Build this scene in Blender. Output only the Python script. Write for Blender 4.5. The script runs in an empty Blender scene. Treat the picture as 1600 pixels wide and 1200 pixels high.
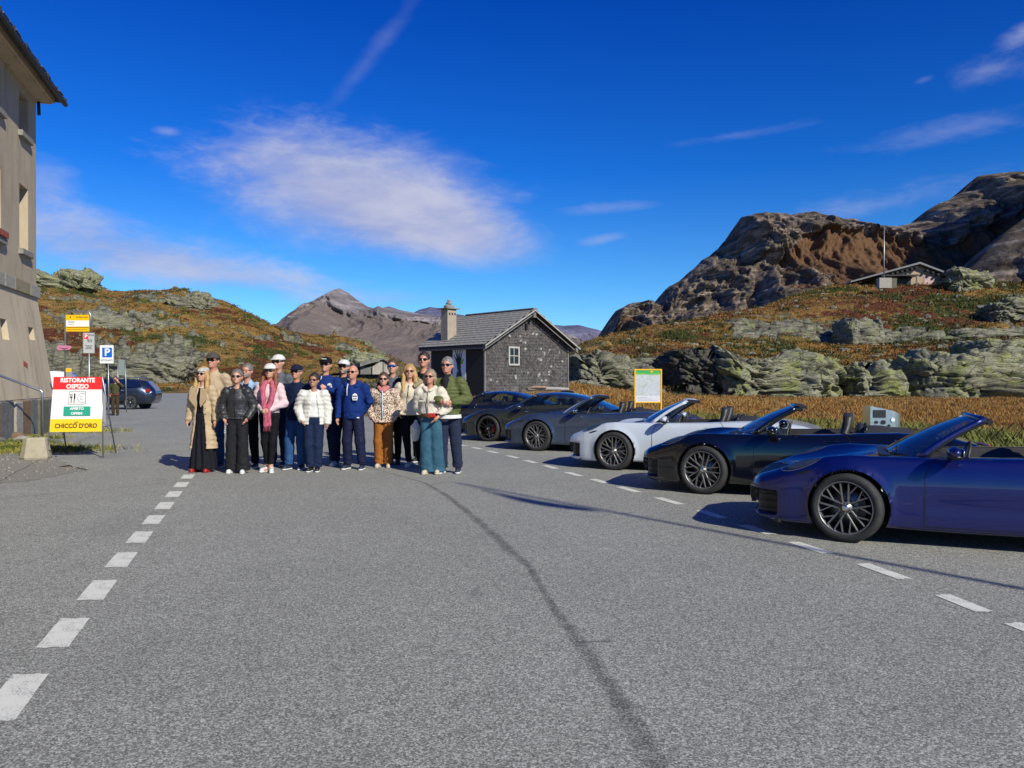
import bpy, bmesh, math, random
import numpy as np
from mathutils import Vector, Matrix

random.seed(7)
RNG = np.random.default_rng(11)
SC = bpy.context.scene
COL = SC.collection
PI = math.pi
F = 1250.0      # focal length in photo pixels
HY = 595.0      # photo row of the horizon
CH = 1.56       # eye height

# ------------------------------------------------------------------ camera
cam_d = bpy.data.cameras.new('camera')
cam_d.sensor_width = 36.0
cam_d.lens = 36.0 * F / 1600.0
cam_d.clip_start = 0.1
cam_d.clip_end = 20000
cam = bpy.data.objects.new('camera', cam_d)
COL.objects.link(cam)
cam.location = (0, 0, CH)
cam.rotation_euler = (math.radians(90) - math.atan2(600 - HY, F), 0, 0)
SC.camera = cam

# ------------------------------------------------------------------ sun and sky
SUN_EL = math.radians(33)
SUN_DIR = Vector((0.600 * math.cos(SUN_EL), -0.800 * math.cos(SUN_EL), math.sin(SUN_EL)))   # towards the sun
sun_d = bpy.data.lights.new('sun', 'SUN')
sun_d.energy = 5.0
sun_d.angle = math.radians(0.5)
sun_d.color = (1.0, 0.96, 0.80)
sun = bpy.data.objects.new('sun', sun_d)
COL.objects.link(sun)
sun.rotation_euler = SUN_DIR.to_track_quat('Z', 'Y').to_euler()
sun.location = (20, -30, 40)

SC.view_settings.view_transform = 'Standard'
SC.view_settings.look = 'None'
SC.view_settings.exposure = 0.0
SC.view_settings.gamma = 1.0
SC.view_settings.use_curve_mapping = False
SC.cycles.max_bounces = 6
SC.cycles.diffuse_bounces = 3
SC.cycles.glossy_bounces = 3
SC.cycles.transmission_bounces = 4
SC.cycles.transparent_max_bounces = 8
SC.cycles.use_denoising = True

class NT:
    """small helper for node trees"""
    def __init__(s, tree):
        s.t = tree; s.n = tree.nodes; s.l = tree.links
    def new(s, typ, **kw):
        n = s.n.new(typ)
        for k, v in kw.items():
            if k.startswith('i_'):
                n.inputs[int(k[2:])].default_value = v
            else:
                setattr(n, k, v)
        return n
    def link(s, a, b): s.l.new(a, b)
    def val(s, x, sock):
        if hasattr(x, 'is_output') or isinstance(x, bpy.types.NodeSocket): s.l.new(x, sock)
        else: sock.default_value = x
    def m(s, op, a, b=0.0, c=0.0, clamp=False):
        n = s.n.new('ShaderNodeMath'); n.operation = op; n.use_clamp = clamp
        s.val(a, n.inputs[0]); s.val(b, n.inputs[1]); s.val(c, n.inputs[2])
        return n.outputs[0]
    def mix(s, f, a, b, blend='MIX'):
        n = s.n.new('ShaderNodeMix'); n.data_type = 'RGBA'; n.blend_type = blend
        s.val(f, n.inputs[0])
        s.val(a if not isinstance(a, tuple) else (*a[:3], 1), n.inputs[6])
        s.val(b if not isinstance(b, tuple) else (*b[:3], 1), n.inputs[7])
        return n.outputs[2]
    def sstep(s, x, lo, hi):
        n = s.n.new('ShaderNodeMapRange'); n.interpolation_type = 'SMOOTHSTEP'
        s.val(x, n.inputs[0]); n.inputs[1].default_value = lo; n.inputs[2].default_value = hi
        return n.outputs[0]
    def noise(s, vec, scale, detail=4, rough=0.55, dist=0.0):
        n = s.n.new('ShaderNodeTexNoise')
        n.inputs['Scale'].default_value = scale; n.inputs['Detail'].default_value = detail
        n.inputs['Roughness'].default_value = rough; n.inputs['Distortion'].default_value = dist
        if vec is not None: s.l.new(vec, n.inputs['Vector'])
        return n.outputs[0]
    def voro(s, vec, scale, feature='F1', out=0, rnd=1.0):
        n = s.n.new('ShaderNodeTexVoronoi'); n.feature = feature
        n.inputs['Scale'].default_value = scale; n.inputs['Randomness'].default_value = rnd
        if vec is not None: s.l.new(vec, n.inputs['Vector'])
        return n.outputs[out]
    def ramp(s, f, stops, interp='LINEAR'):
        n = s.n.new('ShaderNodeValToRGB'); s.l.new(f, n.inputs[0])
        cr = n.color_ramp; cr.interpolation = interp
        while len(cr.elements) < len(stops): cr.elements.new(0.5)
        for e, (p, c) in zip(cr.elements, stops):
            e.position = p; e.color = (*c[:3], 1)
        return n.outputs[0]
    def mapping(s, vec, scale=(1, 1, 1), rot=(0, 0, 0), loc=(0, 0, 0)):
        n = s.n.new('ShaderNodeMapping')
        n.inputs['Scale'].default_value = scale; n.inputs['Rotation'].default_value = rot
        n.inputs['Location'].default_value = loc
        s.l.new(vec, n.inputs['Vector']); return n.outputs[0]

world = bpy.data.worlds.new('World')
SC.world = world
world.use_nodes = True
W = NT(world.node_tree)
W.n.clear()
sky = W.new('ShaderNodeTexSky', sky_type='NISHITA')
sky.sun_disc = False
sky.sun_elevation = SUN_EL
sky.sun_rotation = math.atan2(SUN_DIR.x, SUN_DIR.y)
sky.altitude = 2060
sky.air_density = 1.0
sky.dust_density = 0.15
sky.ozone_density = 3.0
SKY_K = 0.075
tc = W.new('ShaderNodeTexCoord')
sep = W.new('ShaderNodeSeparateXYZ'); W.link(tc.outputs['Generated'], sep.inputs[0])
# deep polarised blue: contrast curve on the whole sky
gam = W.new('ShaderNodeGamma'); W.link(sky.outputs[0], gam.inputs[0]); gam.inputs[1].default_value = 1.1
EL0 = W.m('MULTIPLY', W.m('ARCSINE', sep.outputs[2]), 180 / PI)
tint_ = W.ramp(W.m('DIVIDE', EL0, 30.0), [(0.0, (0.85, 1.22, 1.30)), (0.22, (0.42, 1.00, 1.42)), (0.48, (0.10, 0.72, 1.58)), (0.9, (0.012, 0.46, 1.62))])
skyc = W.mix(1.0, gam.outputs[0], tint_, 'MULTIPLY')
az = W.m('MULTIPLY', W.m('ARCTAN2', sep.outputs[0], sep.outputs[1]), 180 / PI)
el = W.m('MULTIPLY', W.m('ARCSINE', sep.outputs[2]), 180 / PI)
comb = W.new('ShaderNodeCombineXYZ'); W.link(az, comb.inputs[0]); W.link(el, comb.inputs[1])
fine = W.noise(W.mapping(comb.outputs[0], (0.12, 0.30, 1), (0, 0, 0.25)), 1.0, 9, 0.60, 0.25)
wisp = W.noise(W.mapping(comb.outputs[0], (0.45, 1.3, 1), (0, 0, 0.2)), 1.0, 8, 0.65, 0.8)
soft = W.noise(W.mapping(comb.outputs[0], (0.05, 0.16, 1), (0, 0, 0.12)), 1.0, 5, 0.5)
def px2dir(px, py):
    a = math.degrees(math.atan2(px - 800, F)); e = math.degrees(math.atan2(HY - py, math.hypot(px - 800, F)))
    return a, e
def blob(px, py, rx, ry, rot, amp, nz=0.9, src=None, edge=0.5):
    a, e = px2dir(px, py)
    dx = W.m('SUBTRACT', az, a); dy = W.m('SUBTRACT', el, e)
    c, s = math.cos(rot), math.sin(rot)
    u = W.m('ADD', W.m('MULTIPLY', dx, c / rx), W.m('MULTIPLY', dy, s / rx))
    v = W.m('ADD', W.m('MULTIPLY', dx, -s / ry), W.m('MULTIPLY', dy, c / ry))
    r2 = W.m('SQRT', W.m('ADD', W.m('MULTIPLY', u, u), W.m('MULTIPLY', v, v)))
    g = W.m('SUBTRACT', 1.0, r2)
    t = W.m('ADD', g, W.m('ADD', W.m('MULTIPLY', W.m('SUBTRACT', src or fine, 0.5), nz * 2), W.m('MULTIPLY', W.m('SUBTRACT', wisp, 0.5), nz * 0.65 + 0.10)))
    return W.m('MULTIPLY', W.sstep(t, 0.0, edge), amp)
blobs = [
    blob(560, 300, 13.0, 5.2, -0.10, 1.0, 0.36, None, 0.85),
    blob(665, 345, 10.5, 3.4, -0.22, 0.95, 0.25, None, 0.75),
    blob(440, 245, 8.5, 3.6, 0.05, 0.62, 0.8, None, 1.2),
    blob(160, 385, 15.0, 3.0, -0.16, 0.75, 0.8, None, 1.1),
    blob(330, 425, 12.0, 1.5, -0.08, 0.50, 0.8, None, 1.0),
    blob(70, 285, 2.5, 1.6, 0.0, 0.35, 0.7, None, 1.0),
    blob(560, 465, 9.0, 0.9, 0.0, 0.35, 0.7, None, 1.0),
    blob(575, 95, 9.5, 0.75, 0.86, 0.13, 0.8, None, 1.4),
    blob(1595, 55, 1.8, 0.8, 0.3, 0.55, 0.9, None, 1.2),
    blob(1540, 110, 2.8, 1.1, 0.1, 0.32, 1.3, None, 1.5),
    blob(1440, 127, 0.9, 0.35, 0.2, 0.25, 0.9, None, 1.0),
    blob(1480, 205, 9.0, 0.9, 0.08, 0.30, 1.3, None, 1.6),
    blob(1370, 320, 8.0, 1.2, 0.12, 0.40, 1.3, None, 1.6),
    blob(940, 374, 2.4, 0.45, 0.15, 0.30, 0.6, None, 1.0),
    blob(950, 325, 4.5, 0.5, 0.05, 0.20, 0.8, None, 1.0),
    blob(262, 205, 1.2, 0.4, 0.0, 0.35, 0.6, None, 1.0),
    blob(1150, 212, 6.0, 0.4, 0.06, 0.20, 1.4, None, 1.6),
]
dens = blobs[0]
for b in blobs[1:]:
    dens = W.m('SUBTRACT', 1.0, W.m('MULTIPLY', W.m('SUBTRACT', 1.0, dens), W.m('SUBTRACT', 1.0, b)))
ccol = W.mix(W.sstep(fine, 0.35, 0.7), (4.6, 5.4, 9.0), (7.2, 7.5, 9.8))
skyc = W.mix(dens, skyc, ccol)
bg = W.new('ShaderNodeBackground'); W.link(skyc, bg.inputs[0]); bg.inputs[1].default_value = SKY_K
wo = W.new('ShaderNodeOutputWorld'); W.link(bg.outputs[0], wo.inputs[0])

# ------------------------------------------------------------------ placing
def at(px, py=None, Y=None, z=None):
    """photo pixel -> place: on the ground by row, or at a known distance Y (z from the row unless given)"""
    if Y is None: Y = CH * F / (py - HY)
    X = (px - 800.0) / F * Y
    if z is None: z = CH + (HY - py) / F * Y if py is not None else 0.0
    return Vector((X, Y, z))
def gnd(px, py): 
    v = at(px, py); v.z = 0; return v

# ------------------------------------------------------------------ noise (numpy)
_perm = np.random.RandomState(5).permutation(256).astype(np.int32)
_perm = np.concatenate([_perm, _perm, _perm])
_gr = np.random.RandomState(6).normal(size=(256, 3)); _gr /= np.linalg.norm(_gr, axis=1)[:, None]
_gr = _gr.astype(np.float32)
def pnoise(x, y, z=0.0):
    x, y, z = np.broadcast_arrays(np.asarray(x, np.float32), np.asarray(y, np.float32), np.asarray(z, np.float32))
    xi = np.floor(x).astype(np.int32); yi = np.floor(y).astype(np.int32); zi = np.floor(z).astype(np.int32)
    xf = x - xi; yf = y - yi; zf = z - zi
    u = xf * xf * (3 - 2 * xf); v = yf * yf * (3 - 2 * yf); w = zf * zf * (3 - 2 * zf)
    xi &= 255; yi &= 255; zi &= 255
    def g(dx, dy, dz):
        h = _perm[_perm[_perm[xi + dx] + yi + dy] + zi + dz]
        gg = _gr[h]
        return gg[..., 0] * (xf - dx) + gg[..., 1] * (yf - dy) + gg[..., 2] * (zf - dz)
    def lp(a, b, t): return a + (b - a) * t
    return lp(lp(lp(g(0,0,0), g(1,0,0), u), lp(g(0,1,0), g(1,1,0), u), v),
              lp(lp(g(0,0,1), g(1,0,1), u), lp(g(0,1,1), g(1,1,1), u), v), w)
def fbm(x, y, z=0.0, o=4, gain=0.5, ridged=False):
    a = 1.0; s = 0; f = 1.0
    for i in range(o):
        n = pnoise(np.asarray(x) * f + 17.3 * i, np.asarray(y) * f - 9.1 * i, np.asarray(z) * f + 4.7 * i)
        s = s + a * ((0.35 - np.abs(n)) * 1.6 if ridged else n)
        a *= gain; f *= 2.03
    return s
def worley(x, y, z=0.0, jit=0.9):
    """F1, F2 and a random number per cell"""
    x, y, z = np.broadcast_arrays(np.asarray(x, np.float32), np.asarray(y, np.float32), np.asarray(z, np.float32))
    xi = np.floor(x).astype(np.int32); yi = np.floor(y).astype(np.int32); zi = np.floor(z).astype(np.int32)
    f1 = np.full(x.shape, 9.0, np.float32); f2 = f1.copy(); idr = np.zeros(x.shape, np.float32)
    flat = (z.size == 0) or float(np.ptp(z)) == 0.0
    for dx in (-1, 0, 1):
        for dy in (-1, 0, 1):
            for dz in ((0,) if flat else (-1, 0, 1)):
                cx = xi + dx; cy = yi + dy; cz = zi + dz
                h = _perm[_perm[_perm[cx & 255] + (cy & 255)] + (cz & 255)]
                g = _gr[h] * 0.5 * jit
                d = (cx + .5 + g[..., 0] - x) ** 2 + (cy + .5 + g[..., 1] - y) ** 2 + (0 if flat else (cz + .5 + g[..., 2] - z) ** 2)
                nw = d < f1
                f2 = np.where(nw, f1, np.minimum(f2, d)); idr = np.where(nw, h / 255.0, idr); f1 = np.where(nw, d, f1)
    return np.sqrt(f1), np.sqrt(f2), idr
def sst(x, lo, hi):
    t = np.clip((x - lo) / (hi - lo), 0, 1); return t * t * (3 - 2 * t)

# ------------------------------------------------------------------ meshes and objects
def raw_mesh(name, verts, faces, smooth=True, normals=None):
    me = bpy.data.meshes.new(name)
    verts = np.asarray(verts, np.float32)
    if isinstance(faces, np.ndarray):
        nf, k = faces.shape
        me.vertices.add(len(verts)); me.vertices.foreach_set('co', verts.ravel())
        me.loops.add(nf * k); me.loops.foreach_set('vertex_index', faces.astype(np.int32).ravel())
        me.polygons.add(nf)
        me.polygons.foreach_set('loop_start', np.arange(nf, dtype=np.int32) * k)
        me.update(calc_edges=True)
    else:
        me.from_pydata([tuple(v) for v in verts], [], faces); me.update()
    if smooth: me.polygons.foreach_set('use_smooth', np.ones(len(me.polygons), bool))
    me.validate()
    return me
def link(name, me, mats=None, parent=None, loc=None, rotz=None):
    o = bpy.data.objects.new(name, me); COL.objects.link(o)
    if mats is not None and me is not None:
        for m in (mats if isinstance(mats, (list, tuple)) else [mats]): me.materials.append(m)
    if parent is not None: o.parent = parent
    if loc is not None: o.location = loc
    if rotz is not None: o.rotation_euler = (0, 0, rotz)
    return o
def thing(name, label, cat, loc=(0, 0, 0), rotz=0, group=None):
    o = bpy.data.objects.new(name, None); COL.objects.link(o)
    o.empty_display_size = 0.2
    o.location = loc; o.rotation_euler = (0, 0, rotz)
    o['label'] = label; o['category'] = cat
    if group: o['group'] = group
    return o
def tag(o, label=None, cat=None, group=None, kind=None):
    if label: o['label'] = label
    if cat: o['category'] = cat
    if group: o['group'] = group
    if kind: o['kind'] = kind
    return o

class MB:
    """mesh builder; several shapes into one mesh, each with a material slot"""
    def __init__(s): s.v = []; s.f = []; s.mi = []; s.sm = []; s.M = Matrix.Identity(4)
    def add(s, vs, fs, mi=0, smooth=False):
        b = len(s.v)
        for v in vs: s.v.append(tuple(s.M @ Vector(v)))
        for f in fs: s.f.append(tuple(i + b for i in f)); s.mi.append(mi); s.sm.append(smooth)
        return s
    def box(s, x0, x1, y0, y1, z0, z1, mi=0, bev=0.0):
        if bev > 0:
            bm = bmesh.new(); bmesh.ops.create_cube(bm, size=1)
            for v in bm.verts:
                v.co = Vector((x0 + (v.co.x + .5) * (x1 - x0), y0 + (v.co.y + .5) * (y1 - y0), z0 + (v.co.z + .5) * (z1 - z0)))
            bmesh.ops.bevel(bm, geom=bm.edges[:], offset=bev, segments=1, affect='EDGES')
            bm.verts.index_update()
            s.add([v.co.copy() for v in bm.verts], [[v.index for v in f.verts] for f in bm.faces], mi); bm.free(); return s
        v = [(x0,y0,z0),(x1,y0,z0),(x1,y1,z0),(x0,y1,z0),(x0,y0,z1),(x1,y0,z1),(x1,y1,z1),(x0,y1,z1)]
        return s.add(v, [(0,3,2,1),(4,5,6,7),(0,1,5,4),(1,2,6,5),(2,3,7,6),(3,0,4,7)], mi)
    def tube(s, pts, r, n=8, mi=0, cap=True, smooth=True):
        pts = [Vector(p) for p in pts]; rs = r if isinstance(r, (list, tuple)) else [r] * len(pts)
        vs = []; up = None
        for i, p in enumerate(pts):
            d = (pts[min(i + 1, len(pts) - 1)] - pts[max(i - 1, 0)]).normalized()
            if up is None: up = Vector((0, 0, 1)) if abs(d.z) < 0.9 else Vector((0, 1, 0))
            a = d.cross(up)
            if a.length < 1e-6: a = d.cross(Vector((1, 0, 0)))
            a.normalize(); b = a.cross(d).normalized(); up = b
            for k in range(n):
                t = 2 * PI * k / n; vs.append(p + (a * math.cos(t) + b * math.sin(t)) * rs[i])
        fs = []
        for i in range(len(pts) - 1):
            for k in range(n):
                k2 = (k + 1) % n; fs.append((i*n+k, i*n+k2, (i+1)*n+k2, (i+1)*n+k))
        s.add(vs, fs, mi, smooth)
        if cap:
            b = len(s.v) - len(vs)
            s.f.append(tuple(b + k for k in range(n))[::-1]); s.mi.append(mi); s.sm.append(False)
            s.f.append(tuple(b + (len(pts)-1)*n + k for k in range(n))); s.mi.append(mi); s.sm.append(False)
        return s
    def cyl(s, p0, p1, r, n=12, mi=0, r2=None): return s.tube([p0, p1], [r, r if r2 is None else r2], n, mi)
    def prism(s, poly, axis, a, b, mi=0):
        """poly in the two other axes, extruded from a to b along axis"""
        n = len(poly)
        def mk(p, t):
            return {'x': (t, p[0], p[1]), 'y': (p[0], t, p[1]), 'z': (p[0], p[1], t)}[axis]
        vs = [mk(p, a) for p in poly] + [mk(p, b) for p in poly]
        fs = [tuple(range(n))[::-1], tuple(range(n, 2 * n))] + [(i, (i+1) % n, n + (i+1) % n, n + i) for i in range(n)]
        return s.add(vs, fs, mi)
    def lathe(s, prof, n=32, mi=0, axis='y', smooth=True):
        """prof: (r, t) with t along the axis"""
        vs = []
        for r, t in prof:
            for k in range(n):
                a = 2 * PI * k / n; c, d = r * math.cos(a), r * math.sin(a)
                vs.append({'y': (c, t, d), 'z': (c, d, t), 'x': (t, c, d)}[axis])
        fs = [(i*n+k, i*n+(k+1)%n, (i+1)*n+(k+1)%n, (i+1)*n+k) for i in range(len(prof)-1) for k in range(n)]
        return s.add(vs, fs, mi, smooth)
    def sphere(s, c, r, n=10, mi=0, jit=0.0):
        r = r if isinstance(r, (tuple, list)) else (r, r, r)
        vs = []; m = n // 2 + 1
        for i in range(1, m):
            t = PI * i / m
            for k in range(n):
                a = 2 * PI * k / n; j = 1 + (random.uniform(-jit, jit) if jit else 0)
                vs.append((c[0] + r[0]*math.sin(t)*math.cos(a)*j, c[1] + r[1]*math.sin(t)*math.sin(a)*j, c[2] + r[2]*math.cos(t)*j))
        fs = [(i*n+k, (i+1)*n+k, (i+1)*n+(k+1)%n, i*n+(k+1)%n) for i in range(m-2) for k in range(n)]
        top = len(vs); vs.append((c[0], c[1], c[2] + r[2])); bot = len(vs); vs.append((c[0], c[1], c[2] - r[2]))
        fs += [(top, k, (k+1) % n) for k in range(n)] + [(bot, (m-2)*n+(k+1)%n, (m-2)*n+k) for k in range(n)]
        return s.add(vs, fs, mi, True)
    def mesh(s, name):
        me = bpy.data.meshes.new(name); me.from_pydata(s.v, [], s.f); me.update()
        me.polygons.foreach_set('material_index', s.mi); me.polygons.foreach_set('use_smooth', s.sm)
        return me
    def build(s, name, mats, parent=None, loc=None, rotz=None, fix=True):
        me = s.mesh(name)
        if fix:
            bm = bmesh.new(); bm.from_mesh(me); bmesh.ops.recalc_face_normals(bm, faces=bm.faces[:]); bm.to_mesh(me); bm.free()
        return link(name, me, mats, parent, loc, rotz)

def text_mesh(body, size, bold=0.0, extrude=0.001, align='CENTER', sx=1.0, shear=0.0):
    """flat lettering in the XZ plane facing -Y"""
    cu = bpy.data.curves.new('lettering', 'FONT'); cu.body = body; cu.size = size
    cu.offset = bold; cu.extrude = extrude; cu.align_x = align; cu.align_y = 'CENTER'; cu.shear = shear
    cu.space_line = 0.85; cu.resolution_u = 3
    o = bpy.data.objects.new('tmp', cu); COL.objects.link(o)
    dg = bpy.context.evaluated_depsgraph_get()
    me = bpy.data.meshes.new_from_object(o.evaluated_get(dg))
    bpy.data.objects.remove(o); bpy.data.curves.remove(cu)
    me.transform(Matrix.Rotation(PI / 2, 4, 'X') @ Matrix.Diagonal((sx, 1, 1, 1)))
    return me
def text(body, size, mat, parent, loc, bold=0.0, sx=1.0, name='lettering', rotz=0, shear=0.0, extrude=0.001):
    me = text_mesh(body, size, bold, extrude, 'CENTER', sx, shear); me.materials.clear()
    return link(name, me, mat, parent, loc, rotz)

# ------------------------------------------------------------------ materials
def mat(name, c, rough=0.6, metal=0.0, c2=None, scale=6.0, bump=0.0, bscale=40.0, coat=0.0, spec=0.5, sheen=0.0, detail=5, stretch=(1,1,1), coords='Object', bdist=0.01):
    m = bpy.data.materials.new(name); m.use_nodes = True
    T = NT(m.node_tree); b = T.n['Principled BSDF']
    tcn = T.new('ShaderNodeTexCoord'); v = tcn.outputs[coords]
    if stretch != (1, 1, 1): v = T.mapping(v, stretch)
    if c2 is not None:
        f = T.noise(v, scale, detail, 0.6)
        T.link(T.ramp(f, [(0.3, c), (0.7, c2)]), b.inputs['Base Color'])
    else: b.inputs['Base Color'].default_value = (*c, 1)
    b.inputs['Roughness'].default_value = rough; b.inputs['Metallic'].default_value = metal
    b.inputs['Coat Weight'].default_value = coat; b.inputs['Coat Roughness'].default_value = 0.03
    b.inputs['Specular IOR Level'].default_value = spec
    if sheen: b.inputs['Sheen Weight'].default_value = sheen
    if bump:
        bn = T.new('ShaderNodeBump'); bn.inputs['Strength'].default_value = bump; bn.inputs['Distance'].default_value = bdist
        T.link(T.noise(v, bscale, 6, 0.65), bn.inputs['Height']); T.link(bn.outputs[0], b.inputs['Normal'])
    return m
# ================================================================== LAND
def rock_material(name, cA, cB, cD, lichen, strata=(0.5, 0.5, 3.0), rot=(0, 0, 0), lich=0.5, sc=1.0):
    m = bpy.data.materials.new(name); m.use_nodes = True
    T = NT(m.node_tree); b = T.n['Principled BSDF']
    tcn = T.new('ShaderNodeTexCoord'); v = tcn.outputs['Object']
    vs = T.mapping(v, strata, rot)
    n1 = T.noise(vs, 0.9 * sc, 12, 0.78, 0.0); n2 = T.noise(v, 0.8 * sc, 6, 0.7); n3 = T.noise(v, 7 * sc, 6, 0.75); n5 = T.noise(v, 24 * sc, 3, 0.8)
    col = T.ramp(n1, [(0.30, cD), (0.42, cA), (0.56, cB), (0.68, cA), (0.8, cB)])
    col = T.mix(T.m('MULTIPLY', T.sstep(T.m('ADD', n2, T.m('MULTIPLY', n3, 0.5)), 0.74, 0.86), lich), col, lichen)
    col = T.mix(1.0, col, T.ramp(T.m('ADD', T.m('MULTIPLY', n3, .5), T.m('MULTIPLY', n5, .5)), [(0.3, (.45, .45, .45)), (0.5, (1, 1, 1)), (0.7, (1.5, 1.5, 1.5))]), 'MULTIPLY')
    crA = T.sstep(T.voro(T.mapping(v, (0.7, 0.7, 1.9), rot), 0.8 * sc, 'DISTANCE_TO_EDGE'), -0.015, 0.035)
    crB = T.sstep(T.voro(vs, 2.3 * sc, 'DISTANCE_TO_EDGE'), 0.0, 0.05)
    crm = T.m('MULTIPLY', crA, T.m('ADD', T.m('MULTIPLY', crB, .35), .65))
    col = T.mix(crm, tuple(x * 0.4 for x in cD), col)
    T.link(col, b.inputs['Base Color']); b.inputs['Roughness'].default_value = 0.9
    b.inputs['Specular IOR Level'].default_value = 0.25
    bn = T.new('ShaderNodeBump'); bn.inputs['Strength'].default_value = 0.9; bn.inputs['Distance'].default_value = 0.12 / sc
    T.link(T.m('ADD', T.m('ADD', n1, T.m('MULTIPLY', n3, 0.3)), T.m('MULTIPLY', crm, 0.25)), bn.inputs['Height'])
    T.link(bn.outputs[0], b.inputs['Normal'])
    return m

M_ROCK = rock_material('lichen_rock', (0.15, 0.145, 0.10), (0.32, 0.31, 0.22), (0.035, 0.032, 0.024), (0.27, 0.29, 0.085), (0.6, 0.6, 3.2), (0.0, 0.28, 0), 0.85)
M_ROCKG = rock_material('grey_rock', (0.14, 0.132, 0.102), (0.28, 0.265, 0.20), (0.035, 0.032, 0.025), (0.24, 0.25, 0.09), (0.6, 0.6, 3.0), (0.0, 0.45, 0), 0.5)
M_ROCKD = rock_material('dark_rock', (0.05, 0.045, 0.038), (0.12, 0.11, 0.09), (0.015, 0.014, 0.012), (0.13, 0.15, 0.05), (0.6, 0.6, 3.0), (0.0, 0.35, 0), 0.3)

# ---- asphalt
def asphalt_material():
    m = bpy.data.materials.new('asphalt'); m.use_nodes = True
    T = NT(m.node_tree); b = T.n['Principled BSDF']
    v = T.new('ShaderNodeTexCoord').outputs['Object']
    big = T.noise(v, 0.35, 5, 0.6); mid = T.noise(v, 2.2, 4, 0.6)
    vo = T.new('ShaderNodeTexVoronoi'); vo.inputs['Scale'].default_value = 125; T.link(v, vo.inputs['Vector'])
    sepc = T.new('ShaderNodeSeparateColor'); T.link(vo.outputs['Color'], sepc.inputs[0])
    grain = T.noise(v, 210, 2, 0.7)
    vo2 = T.new('ShaderNodeTexVoronoi'); vo2.inputs['Scale'].default_value = 40; T.link(v, vo2.inputs['Vector'])
    sep2 = T.new('ShaderNodeSeparateColor'); T.link(vo2.outputs['Color'], sep2.inputs[0])
    f = T.m('ADD', T.m('MULTIPLY', sepc.outputs[0], 0.46), T.m('MULTIPLY', grain, 0.52))
    f = T.m('ADD', f, T.m('MULTIPLY', sep2.outputs[1], 0.04))
    col = T.ramp(f, [(0.20, (0.065, 0.064, 0.057)), (0.42, (0.19, 0.188, 0.165)), (0.58, (0.29, 0.288, 0.256)), (0.84, (0.68, 0.67, 0.60))])
    bc = T.ramp(T.m('ADD', T.m('MULTIPLY', big, 0.7), T.m('MULTIPLY', mid, 0.3)), [(0.3, (0.88, 0.88, 0.88)), (0.7, (1.12, 1.12, 1.12))])
    col = T.mix(1.0, col, bc, 'MULTIPLY')
    st = T.noise(v, 1.3, 3, 0.5, 1.0)
    spots = T.sstep(T.voro(v, 0.8), 0.035, 0.015)
    col = T.mix(T.m('MULTIPLY', spots, 0.6), col, (0.05, 0.05, 0.05))
    stain = T.sstep(T.noise(T.mapping(v, (1.0, .35, 1)), 0.55, 5, .7, .4), 0.56, 0.72)
    col = T.mix(T.m('MULTIPLY', stain, .22), col, (.10, .098, .095))
    hair = T.voro(T.mapping(v, (.5, .8, 1)), .45, 'DISTANCE_TO_EDGE'); hw = T.noise(v, 3.0, 4, .7)
    hc = T.m('MULTIPLY', T.sstep(T.m('ADD', hair, T.m('MULTIPLY', T.m('SUBTRACT', hw, .5), .06)), .004, .0), T.sstep(T.noise(v, .3, 2, .5), .56, .62))
    col = T.mix(T.m('MULTIPLY', hc, .5), col, (.05, .05, .05))
    T.link(col, b.inputs['Base Color']); b.inputs['Roughness'].default_value = 0.85
    b.inputs['Specular IOR Level'].default_value = 0.3
    bn = T.new('ShaderNodeBump'); bn.inputs['Strength'].default_value = 0.55; bn.inputs['Distance'].default_value = 0.004
    T.link(T.m('ADD', T.m('MULTIPLY', sepc.outputs[0], 0.5), grain), bn.inputs['Height']); T.link(bn.outputs[0], b.inputs['Normal'])
    return m
M_ASPH = asphalt_material()

def worn(name, c, dark, thr=0.36, k=6.0):
    m = bpy.data.materials.new(name); m.use_nodes = True
    T = NT(m.node_tree); b = T.n['Principled BSDF']
    v = T.new('ShaderNodeTexCoord').outputs['Object']
    n = T.noise(v, 90, 3, 0.7); n2 = T.noise(v, k, 4, 0.6)
    f = T.sstep(T.m('ADD', T.m('MULTIPLY', n, 0.6), T.m('MULTIPLY', n2, 0.4)), thr - 0.04, thr + 0.03)
    tone = T.mix(n2, tuple(x * 0.85 for x in c), c)
    T.link(T.mix(f, dark, tone), b.inputs['Base Color']); b.inputs['Roughness'].default_value = 0.75
    bn = T.new('ShaderNodeBump'); bn.inputs['Strength'].default_value = 0.4; bn.inputs['Distance'].default_value = 0.003
    T.link(T.noise(v, 150, 3, 0.7), bn.inputs['Height']); T.link(bn.outputs[0], b.inputs['Normal'])
    return m
M_PAINT = worn('road_paint', (0.76, 0.75, 0.66), (0.24, 0.235, 0.21), 0.44)

# ---- flat ground under everything, out to the horizon
def ground_material():
    m = bpy.data.materials.new('dry_ground'); m.use_nodes = True
    T = NT(m.node_tree); b = T.n['Principled BSDF']
    v = T.new('ShaderNodeTexCoord').outputs['Object']
    n = T.noise(v, 0.4, 6, 0.6); n2 = T.noise(v, 9, 5, 0.7)
    c = T.ramp(n, [(0.3, (0.20, 0.11, 0.03)), (0.5, (0.30, 0.17, 0.05)), (0.7, (0.16, 0.11, 0.03))])
    c = T.mix(T.m('MULTIPLY', n2, 0.7), c, (0.10, 0.06, 0.03))
    T.link(c, b.inputs['Base Color']); b.inputs['Roughness'].default_value = 0.95
    bn = T.new('ShaderNodeBump'); bn.inputs['Strength'].default_value = 1; bn.inputs['Distance'].default_value = 0.05
    T.link(n2, bn.inputs['Height']); T.link(bn.outputs[0], b.inputs['Normal'])
    return m
M_GROUND = ground_material()
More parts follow.
